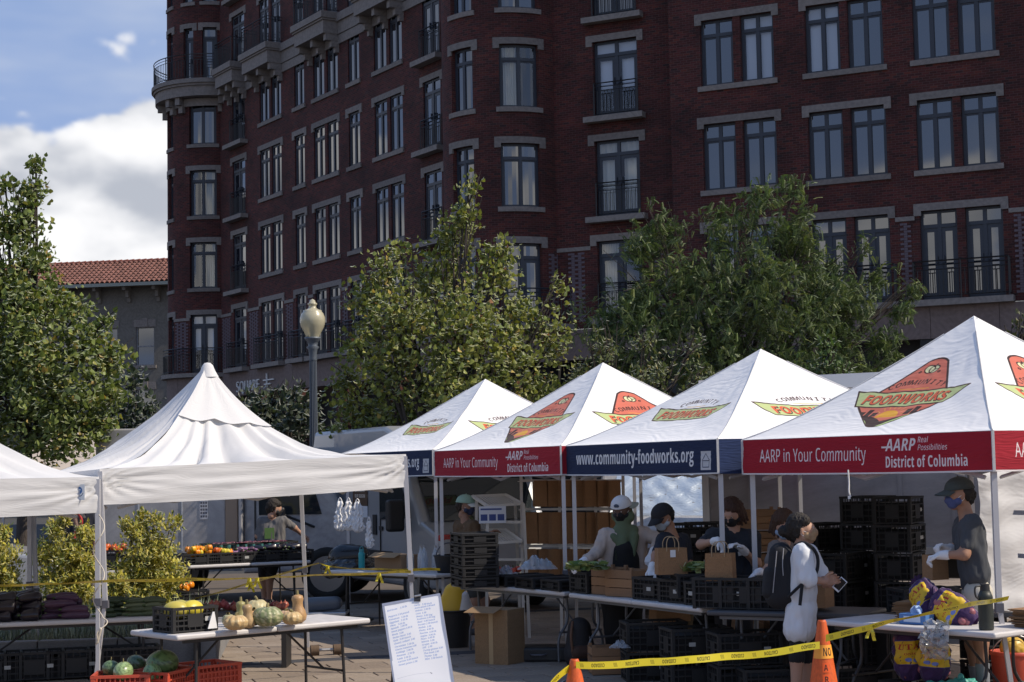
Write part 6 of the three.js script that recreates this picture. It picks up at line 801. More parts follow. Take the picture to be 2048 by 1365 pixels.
// ---------------------------------------------------------------- people
const skinTone = { fair: [0.42, 0.24, 0.165], tan: [0.34, 0.18, 0.115], brown: [0.1, 0.05, 0.033], olive: [0.3, 0.165, 0.11] };
function headMatrix(p, yaw, pitch, roll = 0) { return new THREE.Matrix4().compose(p, new THREE.Quaternion().setFromEuler(new THREE.Euler(pitch, yaw, roll, 'YXZ')), V(1, 1, 1)); }
function crumple(g, amp, fx, fy, seed = 0) { const p = g.attributes.position, n = g.attributes.normal; for (let i = 0; i < p.count; i++) { const k = amp * (N3(p.getX(i) * fx + seed, p.getY(i) * fy, p.getZ(i) * fx) + 0.5 * N3(p.getX(i) * fx * 2.3, p.getY(i) * fy * 2.1 + seed, p.getZ(i) * fx * 2.3)); p.setXYZ(i, p.getX(i) + n.getX(i) * k, p.getY(i) + n.getY(i) * k, p.getZ(i) + n.getZ(i) * k); } g.computeVertexNormals(); return g; }
function handPrims(w, dir, palm, curl, side, r = 0.0092) { // wrist, way the hand points, way the palm faces, bend, thumb side
  const d = dir.clone().normalize(), n = palm.clone().addScaledVector(d, -palm.dot(d)).normalize(), s = d.clone().cross(n).multiplyScalar(side), P = (x, y, z) => w.clone().addScaledVector(s, x).addScaledVector(d, y).addScaledVector(n, z), out = [], seg = (a, b, r0, r1) => out.push([a.x, a.y, a.z, b.x, b.y, b.z, r0, r1]);
  seg(P(0, -0.01, 0), P(0, 0.03, 0), 0.026, 0.028); for (const x of [-0.028, -0.01, 0.01, 0.028]) seg(P(x * 0.8, 0.03, 0), P(x, 0.085, 0.002), 0.016, 0.013);
  for (const [i, x] of [-0.031, -0.0105, 0.0105, 0.031].entries()) { const L = [0.036, 0.045, 0.048, 0.042][side > 0 ? i : 3 - i], c = curl * (1 + i * 0.06), a = P(x, 0.09, 0), b = P(x * 1.04, 0.09 + L * Math.cos(c), L * Math.sin(c)), e = P(x * 1.02, 0.09 + L * Math.cos(c) + L * 0.8 * Math.cos(c * 2.1), L * Math.sin(c) + L * 0.8 * Math.sin(c * 2.1)); seg(a, b, r, r * 0.95); seg(b, e, r * 0.95, r * 0.8); }
  seg(P(0.03, 0.02, 0.004), P(0.052, 0.055, 0.02), 0.013, 0.011); seg(P(0.052, 0.055, 0.02), P(0.055, 0.088, 0.034), 0.0105, 0.009); return out;
}
// j: joints as [x, y in the picture, metres farther than the figure]; every limb tapers, shirt and trousers follow the body
function person(label, d, j, o) {
  const W = (q) => at(q[0], q[1], d + (q[2] ?? 0)), foot = at(j.hipL[0], j.hipL[1], d), base = V(foot.x, 0, -d), t = thing('person', label, 'person', base), L = (q) => W(q).sub(base), J = {}; for (const k in j) J[k] = L(j[k]);
  const g = o.girth ?? 1, mid = (a, b, u = 0.5) => J[a].clone().lerp(J[b], u), cap = (a, b, r0, r1) => [a.x, a.y, a.z, b.x, b.y, b.z, r0, r1], hipC = mid('hipL', 'hipR'), shC = mid('shL', 'shR'), chest = shC.clone().lerp(hipC, 0.28), belly = shC.clone().lerp(hipC, 0.68);
  const torso = (e, sh) => [cap(J.shL.clone().lerp(chest, 0.35), mid('hipL', 'shL', 0.28), 0.088 * g + e, 0.085 * g + e), cap(J.shR.clone().lerp(chest, 0.35), mid('hipR', 'shR', 0.28), 0.088 * g + e, 0.085 * g + e), cap(chest, belly, 0.105 * g + e, 0.1 * g + e), cap(J.shL, J.shR, 0.056 + e, 0.056 + e), cap(belly, sh ? belly.clone().lerp(hipC, 0.45) : hipC, 0.1 * g + e, 0.1 * g + e), ...(sh ? [] : [cap(J.hipL, J.hipR, 0.09 * g + e, 0.09 * g + e)])];
  const arm = (s, e, to) => { const a = J['sh' + s], b = J['el' + s], c = J['wr' + s], out = []; out.push(cap(a, to < 1 ? a.clone().lerp(b, to) : b, 0.052 * g + e, lerp(0.05, 0.041, Math.min(1, to)) + e)); if (to > 1) out.push(cap(b, b.clone().lerp(c, to - 1), 0.041 + e, lerp(0.041, 0.028, to - 1) + e)); return out; };
  const leg = (s, e, to) => { const a = J['hip' + s], b = J['kn' + s], c = J['an' + s], out = [cap(a, to < 1 ? a.clone().lerp(b, to) : b, 0.088 * g + e, lerp(0.088, 0.056, Math.min(1, to)) + e)]; if (to > 1) out.push(cap(b, b.clone().lerp(c, to - 1), 0.056 + e, lerp(0.052, 0.036, to - 1) + e)); return out; };
  const foots = (s) => { const a = J['an' + s], f = V(Math.sin(o.yaw) * 0.16, -0.045, Math.cos(o.yaw) * 0.16); return [cap(V(a.x, Math.max(0.05, a.y - 0.03), a.z), V(a.x + f.x, 0.035, a.z + f.z), 0.04, 0.032)]; };
  const HM = headMatrix(J.head, o.hy ?? o.yaw, o.hp ?? 0, o.hr ?? 0), hp = (x, y, z) => V(x, y, z).applyMatrix4(HM), neck0 = hp(0, -0.06, -0.025);
  // body, one skin: torso, limbs and hands; the head has a finer grid of its own
  const bodyG = [nets([...torso(-0.006), ...arm('L', 0, 2), ...arm('R', 0, 2), ...leg('L', 0, 2), ...leg('R', 0, 2), ...foots('L'), ...foots('R'), cap(shC.clone().add(V(0, 0.0, 0)), neck0, 0.062, 0.054)], 0.016, 0.035)];
  const headG = nets([[0, 0.04, -0.018, 0, 0.03, -0.02, 0.092, 0.09], [-0.018, 0.0, 0.03, 0.018, 0.0, 0.03, 0.062, 0.062], [0, -0.03, 0.03, 0, -0.088, 0.05, 0.056, 0.03], [-0.045, -0.05, 0.0, 0.045, -0.05, 0, 0.035, 0.035], [0, 0.015, 0.088, 0, -0.022, 0.108, 0.009, 0.014], [-0.03, 0.03, 0.078, 0.03, 0.03, 0.078, 0.014, 0.014], [-0.02, -0.055, 0.082, 0.02, -0.055, 0.082, 0.009, 0.009], [-0.083, 0.012, -0.01, -0.083, -0.025, -0.005, 0.016, 0.012], [0.083, 0.012, -0.01, 0.083, -0.025, -0.005, 0.016, 0.012], [0, -0.05, -0.02, 0, -0.11, -0.03, 0.056, 0.056]], 0.009, 0.018).applyMatrix4(HM);
  bodyG.push(headG); const gloves = [];
  for (const s of ['L', 'R']) { const hd = J['hd' + s], w = J['wr' + s]; if (!hd) continue; const pr = handPrims(w, hd.clone().sub(w), o['palm' + s] ?? V(0, -1, 0.2), o['curl' + s] ?? 0.55, s === 'L' ? 1 : -1, o.gloves ? 0.0115 : 0.0092); (o.gloves ? gloves : bodyG).push(nets(o.gloves ? [...pr, cap(w.clone().lerp(J['el' + s], 0.22), w, 0.04, 0.036)] : pr, 0.0062, 0.008)); }
  const body = part('body', t, bodyG, mat(skinTone[o.skin ?? 'fair'], 0.6)); if (gloves.length) { for (const gl of gloves) part('glove', t, gl, mat([0.68, 0.68, 0.7], 0.75)); }
  for (const s of [-1, 1]) { const e = part('eye', t, ball(0.0125, 0, 0, 0, 10).translate(s * 0.031, 0.012, 0.083).applyMatrix4(HM), mat([0.5, 0.48, 0.46], 0.3)); part('iris', e, ball(0.0068, 0, 0, 0, 8).translate(s * 0.031, 0.012, 0.092).applyMatrix4(HM), mat([0.03, 0.02, 0.015], 0.2)); }
  // clothes
  const top = mat(o.shirt, 0.95, { bumpMap: creased, bumpScale: 0.01 }); if (o.shirt) part('shirt', t, crumple(nets([...torso(0.012, o.short), ...arm('L', o.loose ?? 0.013, o.sleeve ?? 0.62), ...arm('R', o.loose ?? 0.013, o.sleeve ?? 0.62), ...(o.hem ? [cap(hipC, V(hipC.x + (o.hemX ?? 0), hipC.y - o.hem, hipC.z), 0.125 * g, 0.135 * g), cap(J.hipL, V(J.hipL.x + (o.hemX ?? 0), J.hipL.y - o.hem, J.hipL.z), 0.115 * g, 0.12 * g), cap(J.hipR, V(J.hipR.x + (o.hemX ?? 0), J.hipR.y - o.hem, J.hipR.z), 0.115 * g, 0.12 * g)] : [])], 0.013, 0.03), o.hem ? 0.009 : 0.009, 11, 4, label.length), top);
  if (o.trousers) part(o.legs < 1.2 ? 'shorts' : 'trousers', t, nets([cap(J.hipL, J.hipR, (o.hem ? 0.085 : 0.1) * g, (o.hem ? 0.085 : 0.1) * g), ...leg('L', o.hem ? 0.004 : 0.016, o.legs), ...leg('R', o.hem ? 0.004 : 0.016, o.legs)], 0.016, 0.03), mat(o.trousers, 0.95));
  for (const s of ['L', 'R']) part('shoe', t, nets(foots(s).map((f) => { const q = f.slice(); q[6] += 0.014; q[7] += 0.014; return q; }), 0.014, 0.02), mat(o.shoes ?? [0.05, 0.05, 0.055], 0.7));
  if (o.mask) { const m = part('mask', t, nets([[-0.02, -0.028, 0.078, 0.02, -0.028, 0.078, 0.034, 0.034], [-0.015, -0.07, 0.062, 0.015, -0.07, 0.062, 0.036, 0.036], [-0.055, -0.045, 0.03, 0.055, -0.045, 0.03, 0.034, 0.034], [0, -0.02, 0.098, 0, -0.04, 0.1, 0.018, 0.02]], 0.009, 0.02).applyMatrix4(HM), o.maskMat ?? mat(o.mask, 0.85)); for (const s of [-1, 1]) part('ear_loop', m, tube([V(s * 0.068, -0.03, 0.05), V(s * 0.09, -0.005, 0.0), V(s * 0.09, -0.03, -0.012), V(s * 0.066, -0.062, 0.035)].map((v) => v.applyMatrix4(HM)), 0.0025, 12, 4), mat([0.6, 0.6, 0.62], 0.8)); }
  if (o.hair && !o.scarved) {
    const hr = rng(label.length * 7), pr = [[0, 0.055, -0.03, 0, 0.04, -0.04, 0.098, 0.096], [-0.05, 0.07, 0.02, 0.05, 0.07, 0.02, 0.05, 0.05], [-0.07, 0.02, -0.03, -0.06, -0.03, -0.05, 0.034, 0.028], [0.07, 0.02, -0.03, 0.06, -0.03, -0.05, 0.034, 0.028], [0, -0.01, -0.08, 0, -0.05, -0.07, 0.06, 0.045]];
    if (o.hairKind === 'long') for (let i = 0; i < 16; i++) { const a = -2.6 + 5.2 * i / 15, x = Math.sin(a) * 0.1, z = -Math.cos(a) * 0.1 * (Math.abs(a) > 1.9 ? 0.6 : 1) - 0.02; pr.push([x * 0.9, 0.05, z, x * 1.12 + (hr() - 0.5) * 0.02, -0.07 - hr() * 0.05, z * 1.05, 0.022, 0.012]); }
    if (o.hairKind === 'bun') pr.push([0, 0.0, -0.12, 0, 0.01, -0.15, 0.052, 0.05], [0.02, -0.03, -0.11, 0.0, -0.05, -0.12, 0.03, 0.02]);
    if (o.hairKind === 'curly') for (let i = 0; i < 26; i++) { const a = hr() * 6.28, e = hr() * 1.4; pr.push([Math.sin(a) * Math.cos(e) * 0.1, 0.055 + Math.sin(e) * 0.1, -0.03 + Math.cos(a) * Math.cos(e) * 0.1 - 0.01, Math.sin(a) * Math.cos(e) * 0.112, 0.055 + Math.sin(e) * 0.108, -0.03 + Math.cos(a) * Math.cos(e) * 0.108 - 0.012, 0.018, 0.012]); }
    if (o.cap) { for (let i = pr.length - 1; i >= 0; i--) if (Math.max(pr[i][1], pr[i][4]) > 0.052) pr.splice(i, 1); pr.push([-0.05, 0.02, -0.06, 0.05, 0.02, -0.06, 0.05, 0.05]); }
    part('hair', t, crumple(nets(pr, 0.007, 0.014), 0.006, 55, 14).applyMatrix4(HM), mat(o.hair, 0.75, { sheen: 0.3 }));
  }
  if (o.cap) {
    const dome = new THREE.SphereGeometry(0.108, 24, 10, 0, Math.PI * 2, 0, Math.PI / 2).scale(0.98, 0.92, 1.1).translate(0, 0.045, -0.012), bill = grid(14, 8, (u, v) => { const a = (u - 0.5) * 2.3; return V(Math.sin(a) * (0.1 + 0.0 * v) * (1 - 0.15 * v), 0.05 - v * 0.028 - 0.02 * Math.sin(a) * Math.sin(a), 0.012 + Math.cos(a) * 0.1 + v * 0.085 * Math.cos(a * 0.85)); });
    const bill2 = bill.clone().translate(0, -0.006, 0), c = part('cap', t, [dome, new THREE.TorusGeometry(0.107, 0.006, 6, 30).rotateX(Math.PI / 2).scale(0.98, 1, 1.1).translate(0, 0.046, -0.012), ball(0.008, 0, 0.145, -0.012, 8)].map((q) => q.applyMatrix4(HM)), mat(o.cap, 0.9, { bumpMap: weave, bumpScale: 0.003, side: THREE.DoubleSide })); part('bill', c, [bill, bill2].map((q) => q.rotateY(o.capTurn ?? 0).applyMatrix4(HM)), mat(o.bill ?? o.cap, 0.9, { side: THREE.DoubleSide })); if (o.badge) part('badge', c, ball(0.03, 0, 0.075, 0.098, 12, 1, 0.8, 0.25).applyMatrix4(HM), mat(o.badge, 0.7));
  }
  return { t, J, HM, L, hipC, shC, chest };
}
const maskPrint = (a, b) => mat([1, 1, 1], 0.9, { map: canvasTex(64, 64, (c) => { c.fillStyle = a; c.fillRect(0, 0, 64, 64); c.fillStyle = b; for (let i = 0; i < 40; i++) c.fillRect((i * 23) % 64, (i * 37) % 64, 7, 5); }) });
// the man at the far right: cap, grey shirt, pale shorts
const P1 = person('man in grey t-shirt and dark cap packing at the right end, in profile', 13.55, { head: [1918, 990], shL: [1945, 1047, -0.15], shR: [1928, 1050, 0.18], elL: [1929, 1110, -0.2], elR: [1915, 1096, 0.2], wrL: [1884, 1111, -0.1], wrR: [1898, 1098, 0.12], hdL: [1862, 1116, -0.06], hdR: [1872, 1088, 0.08], hipL: [1957, 1188, -0.1], hipR: [1953, 1188, 0.1], knL: [1963, 1285, -0.1], knR: [1945, 1288, 0.12], anL: [1968, 1380, -0.1], anR: [1958, 1384, 0.14] },
  { yaw: -1.5, hp: 0.1, shirt: [0.055, 0.06, 0.07], sleeve: 0.7, trousers: [0.5, 0.47, 0.4], legs: 0.75, skin: 'tan', hair: [0.012, 0.01, 0.009], short: true, cap: [0.05, 0.06, 0.055], mask: [0.06, 0.08, 0.2], gloves: true, curlL: 0.9, curlR: 0.9, girth: 1.05 });
{ const { t, J } = P1; for (const s of ['L', 'R']) part('sock', t, rod(J['an' + s].clone().lerp(J['kn' + s], 0.55), J['an' + s], 0.055, 0.048, 14), mat([0.2, 0.22, 0.25], 0.95)); }
// the woman in the white shirt with rucksack and telephone
const P2 = person('woman in long white shirt and black shorts holding a phone, in profile', 14.1, { head: [1606, 1061], shL: [1616, 1106, 0.15], shR: [1606, 1107, -0.17], elL: [1640, 1150, 0.2], elR: [1614, 1158, -0.22], wrL: [1652, 1170, 0.05], wrR: [1648, 1164, -0.16], hdL: [1668, 1162, 0.02], hdR: [1668, 1160, -0.1], hipL: [1606, 1222, 0.09], hipR: [1600, 1222, -0.09], knL: [1612, 1318, 0.1], knR: [1594, 1318, -0.1], anL: [1612, 1400, 0.12], anR: [1592, 1402, -0.1] },
  { yaw: 1.35, hp: -0.12, shirt: [0.62, 0.65, 0.7], sleeve: 1.12, loose: 0.03, hem: 0.15, hemX: -0.02, trousers: [0.01, 0.01, 0.012], legs: 1.05, skin: 'fair', hair: [0.012, 0.009, 0.008], hairKind: 'bun', mask: [0.3, 0.2, 0.12], maskMat: maskPrint('#8a6a4a', '#d8c8b0'), curlR: 0.8, curlL: 0.8, girth: 0.98, palmR: V(0.3, 0.2, 1), palmL: V(0.2, 0.4, 1) });
{ const p = at(1680, 1170, 14.05), ph = thing('phone', 'white framed phone in the hand of the woman in the white shirt', 'phone', p); ph.rotation.set(-0.5, 0.25, -0.75); part('case', ph, rbox(0.068, 0.14, 0.009, 0.004), mat([0.7, 0.7, 0.72], 0.4)); part('screen', ph, box(0.058, 0.112, 0.002, 0, 0, 0.0052), mat([0.008, 0.008, 0.01], 0.1));
  const c = at(1563, 1150, 14.1), b = thing('backpack', 'dark grey backpack on the back of the woman in the white shirt', 'backpack', c, 0.1), m = mat([0.013, 0.014, 0.018], 0.9, { bumpMap: weave, bumpScale: 0.004 }); part('pack', b, nets([[-0.03, -0.17, 0, -0.0, 0.17, 0, 0.112, 0.095], [0.05, -0.16, 0.08, 0.06, 0.12, 0.06, 0.075, 0.06], [0.05, -0.16, -0.08, 0.06, 0.12, -0.06, 0.075, 0.06]], 0.014, 0.05), m); part('pocket', b, nets([[-0.1, -0.14, 0.02, -0.09, 0.02, 0.02, 0.06, 0.05], [-0.1, -0.14, -0.04, -0.09, 0.02, -0.04, 0.06, 0.05]], 0.014, 0.04), m); part('zip', b, tube([V(-0.06, 0.2, 0.11), V(-0.08, 0.05, 0.115), V(-0.1, -0.14, 0.1)], 0.004, 12, 4), mat([0.3, 0.3, 0.32], 0.4)); part('zip', b, tube([V(-0.0, 0.22, 0.1), V(-0.02, 0.1, 0.13), V(-0.02, 0.0, 0.14)], 0.004, 12, 4), mat([0.3, 0.3, 0.32], 0.4));
  const sp = (pts) => tube(pts.map((q) => at(q[0], q[1], 14.1 + q[2]).sub(c)), 0.014, 24, 6); part('strap', b, sp([[1588, 1092, -0.1], [1604, 1086, -0.2], [1622, 1098, -0.24], [1632, 1118, -0.22], [1626, 1150, -0.26], [1600, 1168, -0.27], [1572, 1195, -0.18]]), m); part('strap', b, sp([[1600, 1160, -0.27], [1597, 1185, -0.27], [1594, 1212, -0.27]]), m); }
// the brown haired woman hidden behind her
person('woman with brown hair and pale blue mask behind the backpack', 15.5, { head: [1568, 1052], shL: [1588, 1100, 0.12], shR: [1552, 1098, -0.1], elL: [1600, 1150, 0.1], elR: [1536, 1142, -0.2], wrL: [1600, 1190, 0], wrR: [1516, 1146, -0.35], hdL: [1598, 1205, 0], hdR: [1498, 1157, -0.4], hipL: [1582, 1210, 0.08], hipR: [1560, 1210, -0.05], knL: [1582, 1298, 0.05], knR: [1560, 1298, 0], anL: [1582, 1372, 0.1], anR: [1560, 1374, 0] },
  { yaw: -0.5, hy: 0.15, hp: 0.45, shirt: [0.16, 0.14, 0.13], trousers: [0.02, 0.02, 0.025], legs: 1.9, skin: 'fair', hair: [0.06, 0.03, 0.018], hairKind: 'long', mask: [0.3, 0.4, 0.55], gloves: true });
// the long haired man packing a bag
const P4 = person('man with long brown hair and black mask packing a bag between tent legs', 16, { head: [1464, 1027], shL: [1506, 1074, 0.05], shR: [1428, 1070, 0.05], elL: [1514, 1128, -0.05], elR: [1402, 1090, -0.05], wrL: [1484, 1098, -0.25], wrR: [1436, 1082, -0.25], hdL: [1464, 1086, -0.3], hdR: [1446, 1098, -0.28], hipL: [1490, 1178, 0.05], hipR: [1448, 1178, 0.05], knL: [1490, 1262, 0], knR: [1446, 1262, 0], anL: [1492, 1340, 0.05], anR: [1444, 1342, 0.05] },
  { yaw: -0.25, hy: -0.55, hp: 0.55, shirt: [0.022, 0.026, 0.036], sleeve: 0.75, trousers: [0.05, 0.05, 0.06], legs: 1.9, skin: 'fair', hair: [0.05, 0.022, 0.014], hairKind: 'long', mask: [0.012, 0.012, 0.014], gloves: true, girth: 1.02 });
part('shirt_print', P4.t, box(0.07, 0.04, 0.004, 0, 0, 0).rotateZ(0.2).translate(P4.chest.x + 0.06, P4.chest.y - 0.02, P4.chest.z + 0.125), mat([0.5, 0.5, 0.5], 0.8));
// the bearded man in the dark cap
person('bearded man in dark cap, navy t-shirt and blue mask bending over paper bag', 16.8, { head: [1326, 1036], shL: [1368, 1082, 0.12], shR: [1326, 1080, -0.08], elL: [1378, 1130, 0.05], elR: [1312, 1112, -0.2], wrL: [1372, 1158, -0.15], wrR: [1303, 1138, -0.38], hdL: [1366, 1170, -0.2], hdR: [1304, 1152, -0.45], hipL: [1370, 1190, 0.1], hipR: [1344, 1190, 0], knL: [1370, 1262, 0.1], knR: [1340, 1262, 0], anL: [1372, 1330, 0.1], anR: [1340, 1332, 0] },
  { yaw: -0.8, hy: -0.95, hp: 0.5, shirt: [0.016, 0.02, 0.032], sleeve: 0.7, trousers: [0.12, 0.09, 0.05], legs: 1.9, skin: 'tan', hair: [0.014, 0.011, 0.01], hairKind: 'curly', cap: [0.014, 0.014, 0.018], mask: [0.36, 0.42, 0.5], gloves: true, girth: 1.05 });
// the woman in scarf and white mesh cap
const P6 = person('woman with green scarf, white mesh cap and beige cardigan reaching into crates', 17.4, { head: [1243, 1020], shL: [1284, 1068, 0.08], shR: [1212, 1072, 0.0], elL: [1318, 1080, -0.05], elR: [1192, 1108, -0.12], wrL: [1304, 1108, -0.3], wrR: [1162, 1126, -0.3], hdL: [1296, 1120, -0.4], hdR: [1148, 1134, -0.38], hipL: [1268, 1172, 0.05], hipR: [1222, 1172, 0.05], knL: [1268, 1252, 0.05], knR: [1222, 1252, 0.05], anL: [1268, 1318, 0.05], anR: [1224, 1320, 0.05] },
  { yaw: -0.4, hy: -0.5, hp: 0.35, shirt: [0.42, 0.35, 0.31], sleeve: 1.55, loose: 0.018, trousers: [0.01, 0.01, 0.011], legs: 1.7, skin: 'brown', scarved: true, cap: [0.62, 0.62, 0.64], capTurn: 2.4, bill: [0.3, 0.34, 0.31], badge: [0.05, 0.07, 0.12], mask: [0.01, 0.01, 0.012], gloves: true, girth: 1.22 });
{ const { t, J, HM, chest, hipC, shC } = P6; part('dress', t, nets([[chest.x, chest.y - 0.02, chest.z + 0.1, hipC.x, hipC.y, hipC.z + 0.1, 0.115, 0.13], [chest.x + 0.06, chest.y - 0.1, chest.z + 0.1, hipC.x + 0.08, hipC.y, hipC.z + 0.1, 0.09, 0.1], [hipC.x, hipC.y, hipC.z, hipC.x, hipC.y - 0.45, hipC.z, 0.17, 0.2]], 0.018, 0.04), mat([0.008, 0.008, 0.009], 0.95));
  const sc = mat([0.1, 0.13, 0.075], 0.95, { bumpMap: creased, bumpScale: 0.02, side: THREE.DoubleSide }), w = (x, y, z) => V(x, y, z).applyMatrix4(HM), q = (a, b, r0, r1) => [a.x, a.y, a.z, b.x, b.y, b.z, r0, r1];
  const s = part('scarf', t, nets([q(w(0, 0.02, -0.05), w(0, -0.03, -0.05), 0.088, 0.09), q(w(-0.06, -0.07, -0.01), w(0.06, -0.08, -0.01), 0.065, 0.065), q(w(0, -0.12, 0.03), V(shC.x, shC.y, shC.z + 0.06), 0.07, 0.08), q(V(shC.x - 0.07, shC.y + 0.03, shC.z + 0.04), V(shC.x + 0.09, shC.y + 0.04, shC.z + 0.04), 0.06, 0.06), q(V(shC.x - 0.12, shC.y - 0.02, shC.z + 0.1), V(shC.x + 0.02, shC.y - 0.13, shC.z + 0.15), 0.045, 0.04), q(V(shC.x + 0.1, shC.y - 0.02, shC.z + 0.1), V(shC.x + 0.07, shC.y - 0.24, shC.z + 0.17), 0.05, 0.022), q(V(shC.x - 0.02, shC.y - 0.06, shC.z + 0.11), V(shC.x - 0.06, shC.y - 0.13, shC.z + 0.14), 0.05, 0.035)], 0.012, 0.03), sc); const fr = []; for (let i = 0; i < 14; i++) fr.push(rod(V(shC.x - 0.1 + i * 0.012, shC.y - 0.15, shC.z + 0.17), V(shC.x - 0.105 + i * 0.012, shC.y - 0.25, shC.z + 0.19), 0.004, 0.002, 4)); part('fringe', s, fr, sc, 'stuff'); }
// the man in the green and white cap
person('man in green and white cap and brown shirt behind the dark crate stack', 20.8, { head: [932, 1013], shL: [948, 1052, -0.12], shR: [918, 1052, 0.12], elL: [956, 1092, -0.2], elR: [916, 1096, 0.15], wrL: [976, 1070, -0.2], wrR: [960, 1076, 0.1], hdL: [992, 1060, -0.2], hdR: [978, 1064, 0.1], hipL: [942, 1142, -0.08], hipR: [932, 1142, 0.08], knL: [950, 1200, -0.1], knR: [970, 1200, 0.1], anL: [946, 1262, -0.1], anR: [968, 1262, 0.1] },
  { yaw: 1.2, hp: 0.1, shirt: [0.11, 0.07, 0.04], sleeve: 0.7, trousers: [0.05, 0.05, 0.05], legs: 0.8, skin: 'olive', hair: [0.03, 0.02, 0.015], cap: [0.3, 0.45, 0.36], bill: [0.6, 0.62, 0.6], mask: [0.03, 0.04, 0.09] });
// the man at the far produce table, seen from behind
const P8 = person('dark haired man in grey t-shirt reaching over the plums, seen from behind', 25.2, { head: [549, 1018], shL: [524, 1044, 0.05], shR: [566, 1042, 0.0], elL: [515, 1072, 0.05], elR: [588, 1056, 0.1], wrL: [530, 1092, 0.2], wrR: [604, 1070, 0.25], hdL: [540, 1098, 0.25], hdR: [614, 1076, 0.3], hipL: [528, 1108, 0], hipR: [552, 1108, 0], knL: [526, 1156, 0.05], knR: [540, 1156, 0], anL: [528, 1198, 0.05], anR: [538, 1200, 0] },
  { yaw: 2.6, hy: 2.0, hp: 0.2, shirt: [0.13, 0.125, 0.125], sleeve: 0.8, trousers: [0.015, 0.015, 0.018], legs: 0.9, skin: 'fair', hair: [0.02, 0.014, 0.01], mask: [0.012, 0.012, 0.014] });
part('shirt_print', P8.t, box(0.14, 0.16, 0.004, P8.chest.x - 0.02, P8.chest.y - 0.04, P8.chest.z + 0.125, 0.1), mat([0.09, 0.17, 0.05], 0.9));
person('person in dark clothes behind the shrubs under the left tent', 22, { head: [160, 985], shL: [185, 1018, 0.05], shR: [135, 1018, 0], elL: [190, 1058, 0], elR: [146, 1030, -0.2], wrL: [188, 1090, -0.1], wrR: [154, 1060, -0.3], hdL: [188, 1106, -0.12], hdR: [158, 1078, -0.32], hipL: [172, 1112, 0], hipR: [146, 1112, 0], knL: [172, 1180, 0], knR: [146, 1180, 0], anL: [172, 1236, 0], anR: [146, 1238, 0] },
  { yaw: 0.2, hp: 0.3, shirt: [0.016, 0.018, 0.03], sleeve: 0.8, trousers: [0.014, 0.014, 0.018], legs: 1.9, skin: 'brown', hair: [0.012, 0.01, 0.01], mask: [0.05, 0.05, 0.06] });
{ const p = at(158, 1070, 21.6), t = thing('red_strap', 'red strap hanging from the hand of the person behind the shrubs', 'strap', p); part('strap', t, tube([V(-0.02, 0.3, 0), V(0.03, 0.15, 0), V(-0.06, 0.0, 0), V(-0.02, -0.2, 0)], 0.02, 16, 6), mat([0.4, 0.02, 0.02], 0.6)); part('clip', t, rbox(0.05, 0.06, 0.02, 0.008, -0.02, -0.22, 0), zinc); }

// ---------------------------------------------------------------- cones, caution tape, whiteboard, side wall
const coneM = mat([0.8, 0.13, 0.02], 0.55, { map: grainT }), tapeTex = canvasTex(1024, 64, (c) => { c.fillStyle = '#e8d838'; c.fillRect(0, 0, 1024, 64); c.fillStyle = '#1c1a10'; c.textAlign = 'center'; c.save(); c.translate(512, 32); c.rotate(Math.PI); c.translate(-512, -32); c.font = 'bold 44px sans-serif'; c.fillText('CAUTION', 200, 48, 210); c.fillText('CUIDADO', 700, 48, 210); c.restore(); c.lineWidth = 4; c.strokeStyle = '#1c1a10'; for (const x of [85, 580]) { for (let i = 0; i < 4; i++) { c.beginPath(); c.moveTo(x - 28 + i * 14, 14); c.lineTo(x - 14 + i * 14, 50); c.stroke(); } } });
const tapeM = mat([0.9, 0.9, 0.9], 0.35, { map: tapeTex, side: THREE.DoubleSide, clearcoat: 0.4 });
function cone(label, px, py, d, h, letters) {
  const top = at(px, py, d), t = thing('traffic_cone', label, 'cone', V(top.x, 0, -d)), H = top.y, r = (y) => lerp(0.15, 0.032, Math.min(1, Math.max(0, (y - 0.04) / (H - 0.04))));
  part('cone', t, lathe([[r(0.04), 0.04], [r(H * 0.3), H * 0.3], [r(H * 0.6), H * 0.6], [0.034, H - 0.015], [0.028, H], [0.02, H]], 28), coneM); part('base', t, rbox(0.38, 0.04, 0.38, 0.012, 0, 0.02, 0), coneM);
  if (letters) { const w = (y0, y1, tex, name) => part(name, t, grid(24, 4, (u, v) => { const y = lerp(y0, y1, v), a = (u - 0.5) * 2.6; return V(Math.sin(a) * (r(y) + 0.003), y, Math.cos(a) * (r(y) + 0.003)); }), mat([1, 1, 1], 0.5, { map: tex, transparent: false })); const C2 = (fill, draw) => canvasTex(256, 512, (c) => { c.fillStyle = fill; c.fillRect(0, 0, 256, 512); draw(c); });
    w(H - 0.28, H - 0.18, canvasTex(256, 80, (c) => { c.fillStyle = '#f2a23a'; c.fillRect(0, 0, 256, 80); c.fillStyle = '#1a1208'; c.font = 'bold 66px sans-serif'; c.textAlign = 'center'; c.fillText('NO', 160, 64); }), 'collar');
    for (const [i, ch] of ['P', 'A', 'R', 'K'].entries()) if (i) { const y = H - 0.29 - i * 0.085 + 0.03; part('letter', t, grid(8, 4, (u, v) => { const yy = y - 0.035 + v * 0.07, a = (u - 0.5) * 0.6 + 0.05; return V(Math.sin(a) * (r(yy) + 0.003), yy, Math.cos(a) * (r(yy) + 0.003)); }), mat([1, 1, 1], 0.55, { map: canvasTex(64, 64, (c) => { c.fillStyle = '#e85c1e'; c.fillRect(0, 0, 64, 64); c.fillStyle = '#241008'; c.font = 'bold 58px sans-serif'; c.textAlign = 'center'; c.fillText(ch, 32, 53); }) })); } }
  return t;
}
cone('orange cone with black NO PARKING letters beside the woman with the phone', 1644, 1241, 12.9, 0.9, true); cone('short orange cone at the lower edge carrying the tape end', 1149, 1319, 12.2, 0.7, false);
